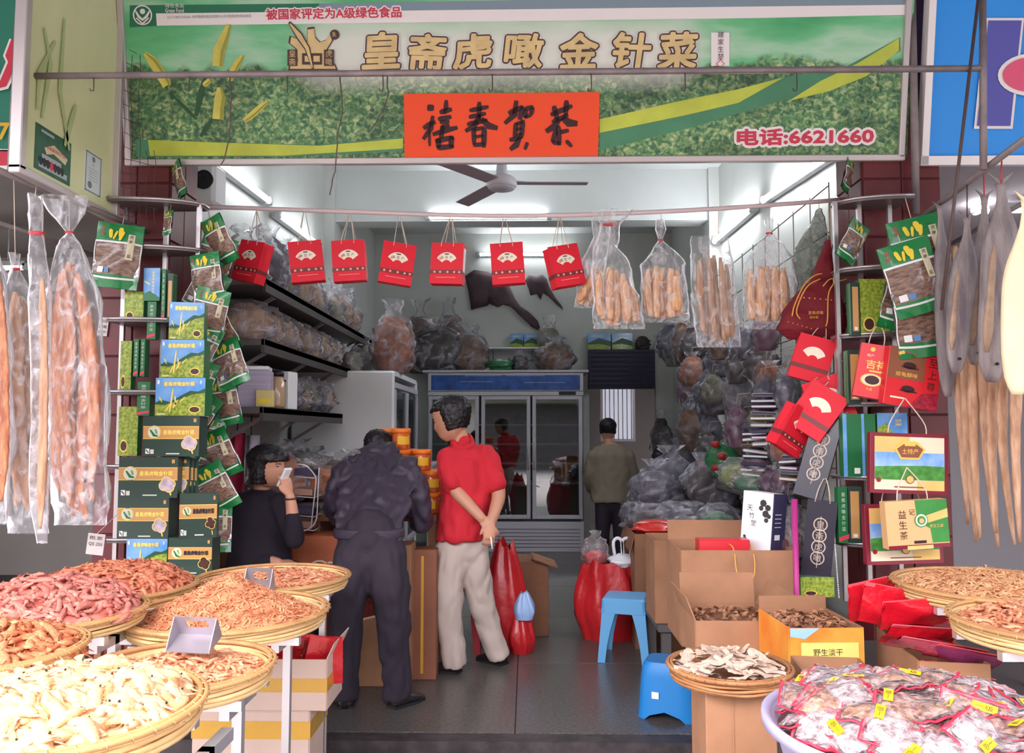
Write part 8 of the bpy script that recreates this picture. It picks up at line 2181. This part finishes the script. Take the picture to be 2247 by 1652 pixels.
b = MB(); b.loft([[P(810, y, .045)+V3((L(hw, Y0)*math.cos(a), .10*math.sin(a), 0)) for a in [2*PI*j/24 for j in range(24)]] for y, hw in ((1160, 77), (1163, 79), (1176, 79), (1180, 76))]); b.build('hem_band', MT['dark_jacket'], jk)
b = MB()
limb(b, [P(812, 1172, .04), P(814, 1225, .03)], [.15, .15], flat=.72)
for pts, rs in (([P(778, 1215, .02), P(764, 1320, -.01), P(756, 1430, 0), P(758, 1534, 0)], [.115, .098, .082, .074]), ([P(848, 1215, .02), P(858, 1320, -.01), P(866, 1430, 0), P(872, 1534, 0)], [.115, .098, .082, .074])): limb(b, pts, rs, cut=True)
cloth(man2, 'trousers', b, mat('black_trousers', (44, 36, 48), .8), .012, (.015, folds(11, 1, 1, .7, 31)))
shoe(man2, V3((P(762, 1535).x, Y0-.05, 0)), V3((P(750, 1530).x, Y0+.20, 0)), m_shoe); shoe(man2, V3((P(864, 1535).x, Y0-.04, 0)), V3((P(920, 1530).x, Y0+.12, 0)), m_shoe)

# --- seated woman on the phone
Y0 = 4.42
P = lambda x, y, dy=0: W(x, y, Y0+dy)
b = MB()
HM = basis(P(588, 1022, 0), (.93, -.30, -.02), UPZ); hh = .222
head(b, HM, hh)
limb(b, [P(578, 1050, .02), P(574, 1075, .02), P(570, 1100, .02)], [.046, .044, .046])
limb(b, [P(568, 1115, .02), P(568, 1180, .03), P(566, 1260, .03)], [.08, .08, .10], flat=.7)
hipz = .60
def PZ(x, y, z): return V3((x, y, z))
hx = P(566, 1260).x
for s in (-.08, .09):
    limb(b, [PZ(hx, Y0+s+.02, hipz-.02), PZ(hx+.14, Y0+s-.02, hipz), PZ(hx+.28, Y0+s-.06, hipz-.02)], [.085, .075, .06]); limb(b, [PZ(hx+.28, Y0+s-.06, hipz-.02), PZ(hx+.28, Y0+s-.06, .3), PZ(hx+.27, Y0+s-.06, .08)], [.058, .05, .04])
limb(b, [P(622, 1105, -.06), P(636, 1150, -.09), P(646, 1180, -.12)], [.05, .046, .042]); limb(b, [P(646, 1180, -.12), P(642, 1130, -.15), P(636, 1088, -.155)], [.042, .034, .026])
limb(b, [P(528, 1105, .08), P(520, 1160, .05), P(545, 1215, -.06), P(610, 1235, -.12)], [.05, .045, .038, .028])
hand(b, P(636, 1088, -.155), (-.28, .08, 1), (.75, -.55, .2), .155, .55, 1); hand(b, P(610, 1235, -.12), (1, -.1, -.1), (0, -.3, 1), .15, .4, 1)
wom = person('seated woman with bobbed black hair and black sweater holding a white phone', b, .006)
o = bpy.data.objects.new('hair', hair(HM, hh, m_hair, .06, .60, .095, True)); COL.objects.link(o); o.parent = wom
face(wom, HM, hh)
m_swt = mat('black_knit', (34, 26, 38), .9)
b = MB()
b.loft([[P(cx, y, .02)+V3((L(hw, Y0)*math.cos(a), th*math.sin(a), 0)) for a in [2*PI*j/24 for j in range(24)]] for cx, y, hw, th in ((570, 1072, 22, .055), (569, 1082, 40, .09), (570, 1104, 60, .125), (572, 1150, 66, .14), (570, 1200, 68, .15), (568, 1250, 70, .165), (568, 1275, 68, .16))])
limb(b, [P(618, 1104, -.05), P(634, 1145, -.085), P(646, 1180, -.12)], [.068, .062, .058]); limb(b, [P(646, 1182, -.12), P(644, 1155, -.14), P(642, 1134, -.15)], [.058, .05, .045])
limb(b, [P(528, 1104, .08), P(516, 1160, .05), P(540, 1215, -.05), P(590, 1234, -.11)], [.068, .062, .055, .044])
cloth(wom, 'sweater', b, m_swt, .011, (.009, folds(9, 1, 1, .8, 44)))
b = MB()
for s in (-.08, .09):
    limb(b, [PZ(hx-.02, Y0+s+.02, hipz), PZ(hx+.14, Y0+s-.02, hipz+.01), PZ(hx+.28, Y0+s-.06, hipz-.01)], [.115, .095, .078]); limb(b, [PZ(hx+.28, Y0+s-.06, hipz-.02), PZ(hx+.28, Y0+s-.06, .3), PZ(hx+.27, Y0+s-.06, .1)], [.075, .068, .06])
cloth(wom, 'trousers', b, MT['black_trousers'], .013)
for s in (-.08, .09): shoe(wom, PZ(hx+.22, Y0+s-.06, 0), PZ(hx+.44, Y0+s-.08, 0), m_shoe, .042, .06)
b = MB(); b.tube([P(637, 1093, -.157)+V3((.031*math.cos(a), .031*math.sin(a), .003*math.sin(a))) for a in [2*PI*k/20 for k in range(20)]], .0042, 6, closed=True); b.build('bracelet', mat('dark_bead', (56, 36, 34), .4), wom)
b = MB(); b.T = TRZ(P(624, 1047, -.15), ry=rad(32), rz=rad(-30)); b.box((0, 0, 0), (.017, .05, .115), bev=.004)
ph = b.build('phone', m_white, None, 'white mobile phone held by the cheek of the seated woman', 'phone')
b = MB(); b.T = TRZ(P(624, 1047, -.15), ry=rad(32), rz=rad(-30)); b.box((-.009, 0, .005), (.002, .042, .085)); b.build('screen', m_black, ph)
stw = thing('wooden_stool', 'plain stool under the seated woman', 'stool', loc=(hx-.02, Y0+.02, 0))
b = MB(); b.lathe([(0, hipz-.10), (.17, hipz-.10), (.18, hipz-.115), (.17, hipz-.13), (0, hipz-.13)], 24); b.build('seat', m_card2, stw)
for k in range(4):
    a = PI/4+k*PI/2; b = MB(); b.tube([(.13*math.cos(a), .13*math.sin(a), hipz-.13), (.17*math.cos(a), .17*math.sin(a), 0)], .016, 8); b.build('leg', m_card2, stw)

# --- person in khaki at the back
Y0 = 9.0
P = lambda x, y, dy=0: W(x, y, Y0+dy)
b = MB(); HM = basis(P(1334, 943, 0), (.2, 1, -.15), UPZ); hh = .25
head(b, HM, hh)
limb(b, [P(1335, 965), P(1336, 985)], [.055, .06])
gx = P(1340, 1000).x
limb(b, [P(1338, 995), P(1340, 1060), P(1342, 1110)], [.15, .14, .14], flat=.6)
for s in (-1, 1):
    limb(b, [V3((gx+s*.2, Y0, 1.14)), V3((gx+s*.24, Y0+.02, .9)), V3((gx+s*.2, Y0+.18, .72))], [.05, .042, .03]); limb(b, [V3((gx+s*.09, Y0, .6)), V3((gx+s*.10, Y0, .4)), V3((gx+s*.10, Y0, .06))], [.08, .06, .045])
    hand(b, V3((gx+s*.2, Y0+.18, .72)), (0, .8, -.5), (s, 0, .5), .16, .4, s)
bk = person('person in a khaki shirt seen from behind near the back doorway', b, .009)
o = bpy.data.objects.new('hair', hair(HM, hh, m_hair, .3, .7, .045)); COL.objects.link(o); o.parent = bk
b = MB()
b.loft([[V3((gx+hw*math.cos(a), Y0+th*math.sin(a), z)) for a in [2*PI*j/20 for j in range(20)]] for z, hw, th in ((1.27, .09, .06), (1.24, .19, .10), (1.15, .235, .13), (1.0, .235, .14), (.8, .225, .14), (.62, .225, .14))])
for s in (-1, 1): limb(b, [V3((gx+s*.2, Y0, 1.14)), V3((gx+s*.25, Y0+.02, .9)), V3((gx+s*.21, Y0+.15, .75))], [.075, .068, .055])
cloth(bk, 'shirt', b, mat('khaki_cotton', (136, 124, 108), .85), .014, (.012, folds(8, 1, 1, .7, 51)))
b = MB()
limb(b, [V3((gx, Y0, .66)), V3((gx, Y0, .60))], [.15, .15], flat=.75)
for s in (-1, 1): limb(b, [V3((gx+s*.085, Y0, .62)), V3((gx+s*.095, Y0, .4)), V3((gx+s*.10, Y0, .08))], [.1, .085, .072])
cloth(bk, 'trousers', b, MT['black_trousers'], .014)
for s in (-1, 1): shoe(bk, V3((gx+s*.10, Y0-.08, 0)), V3((gx+s*.12, Y0+.18, 0)), m_shoe)
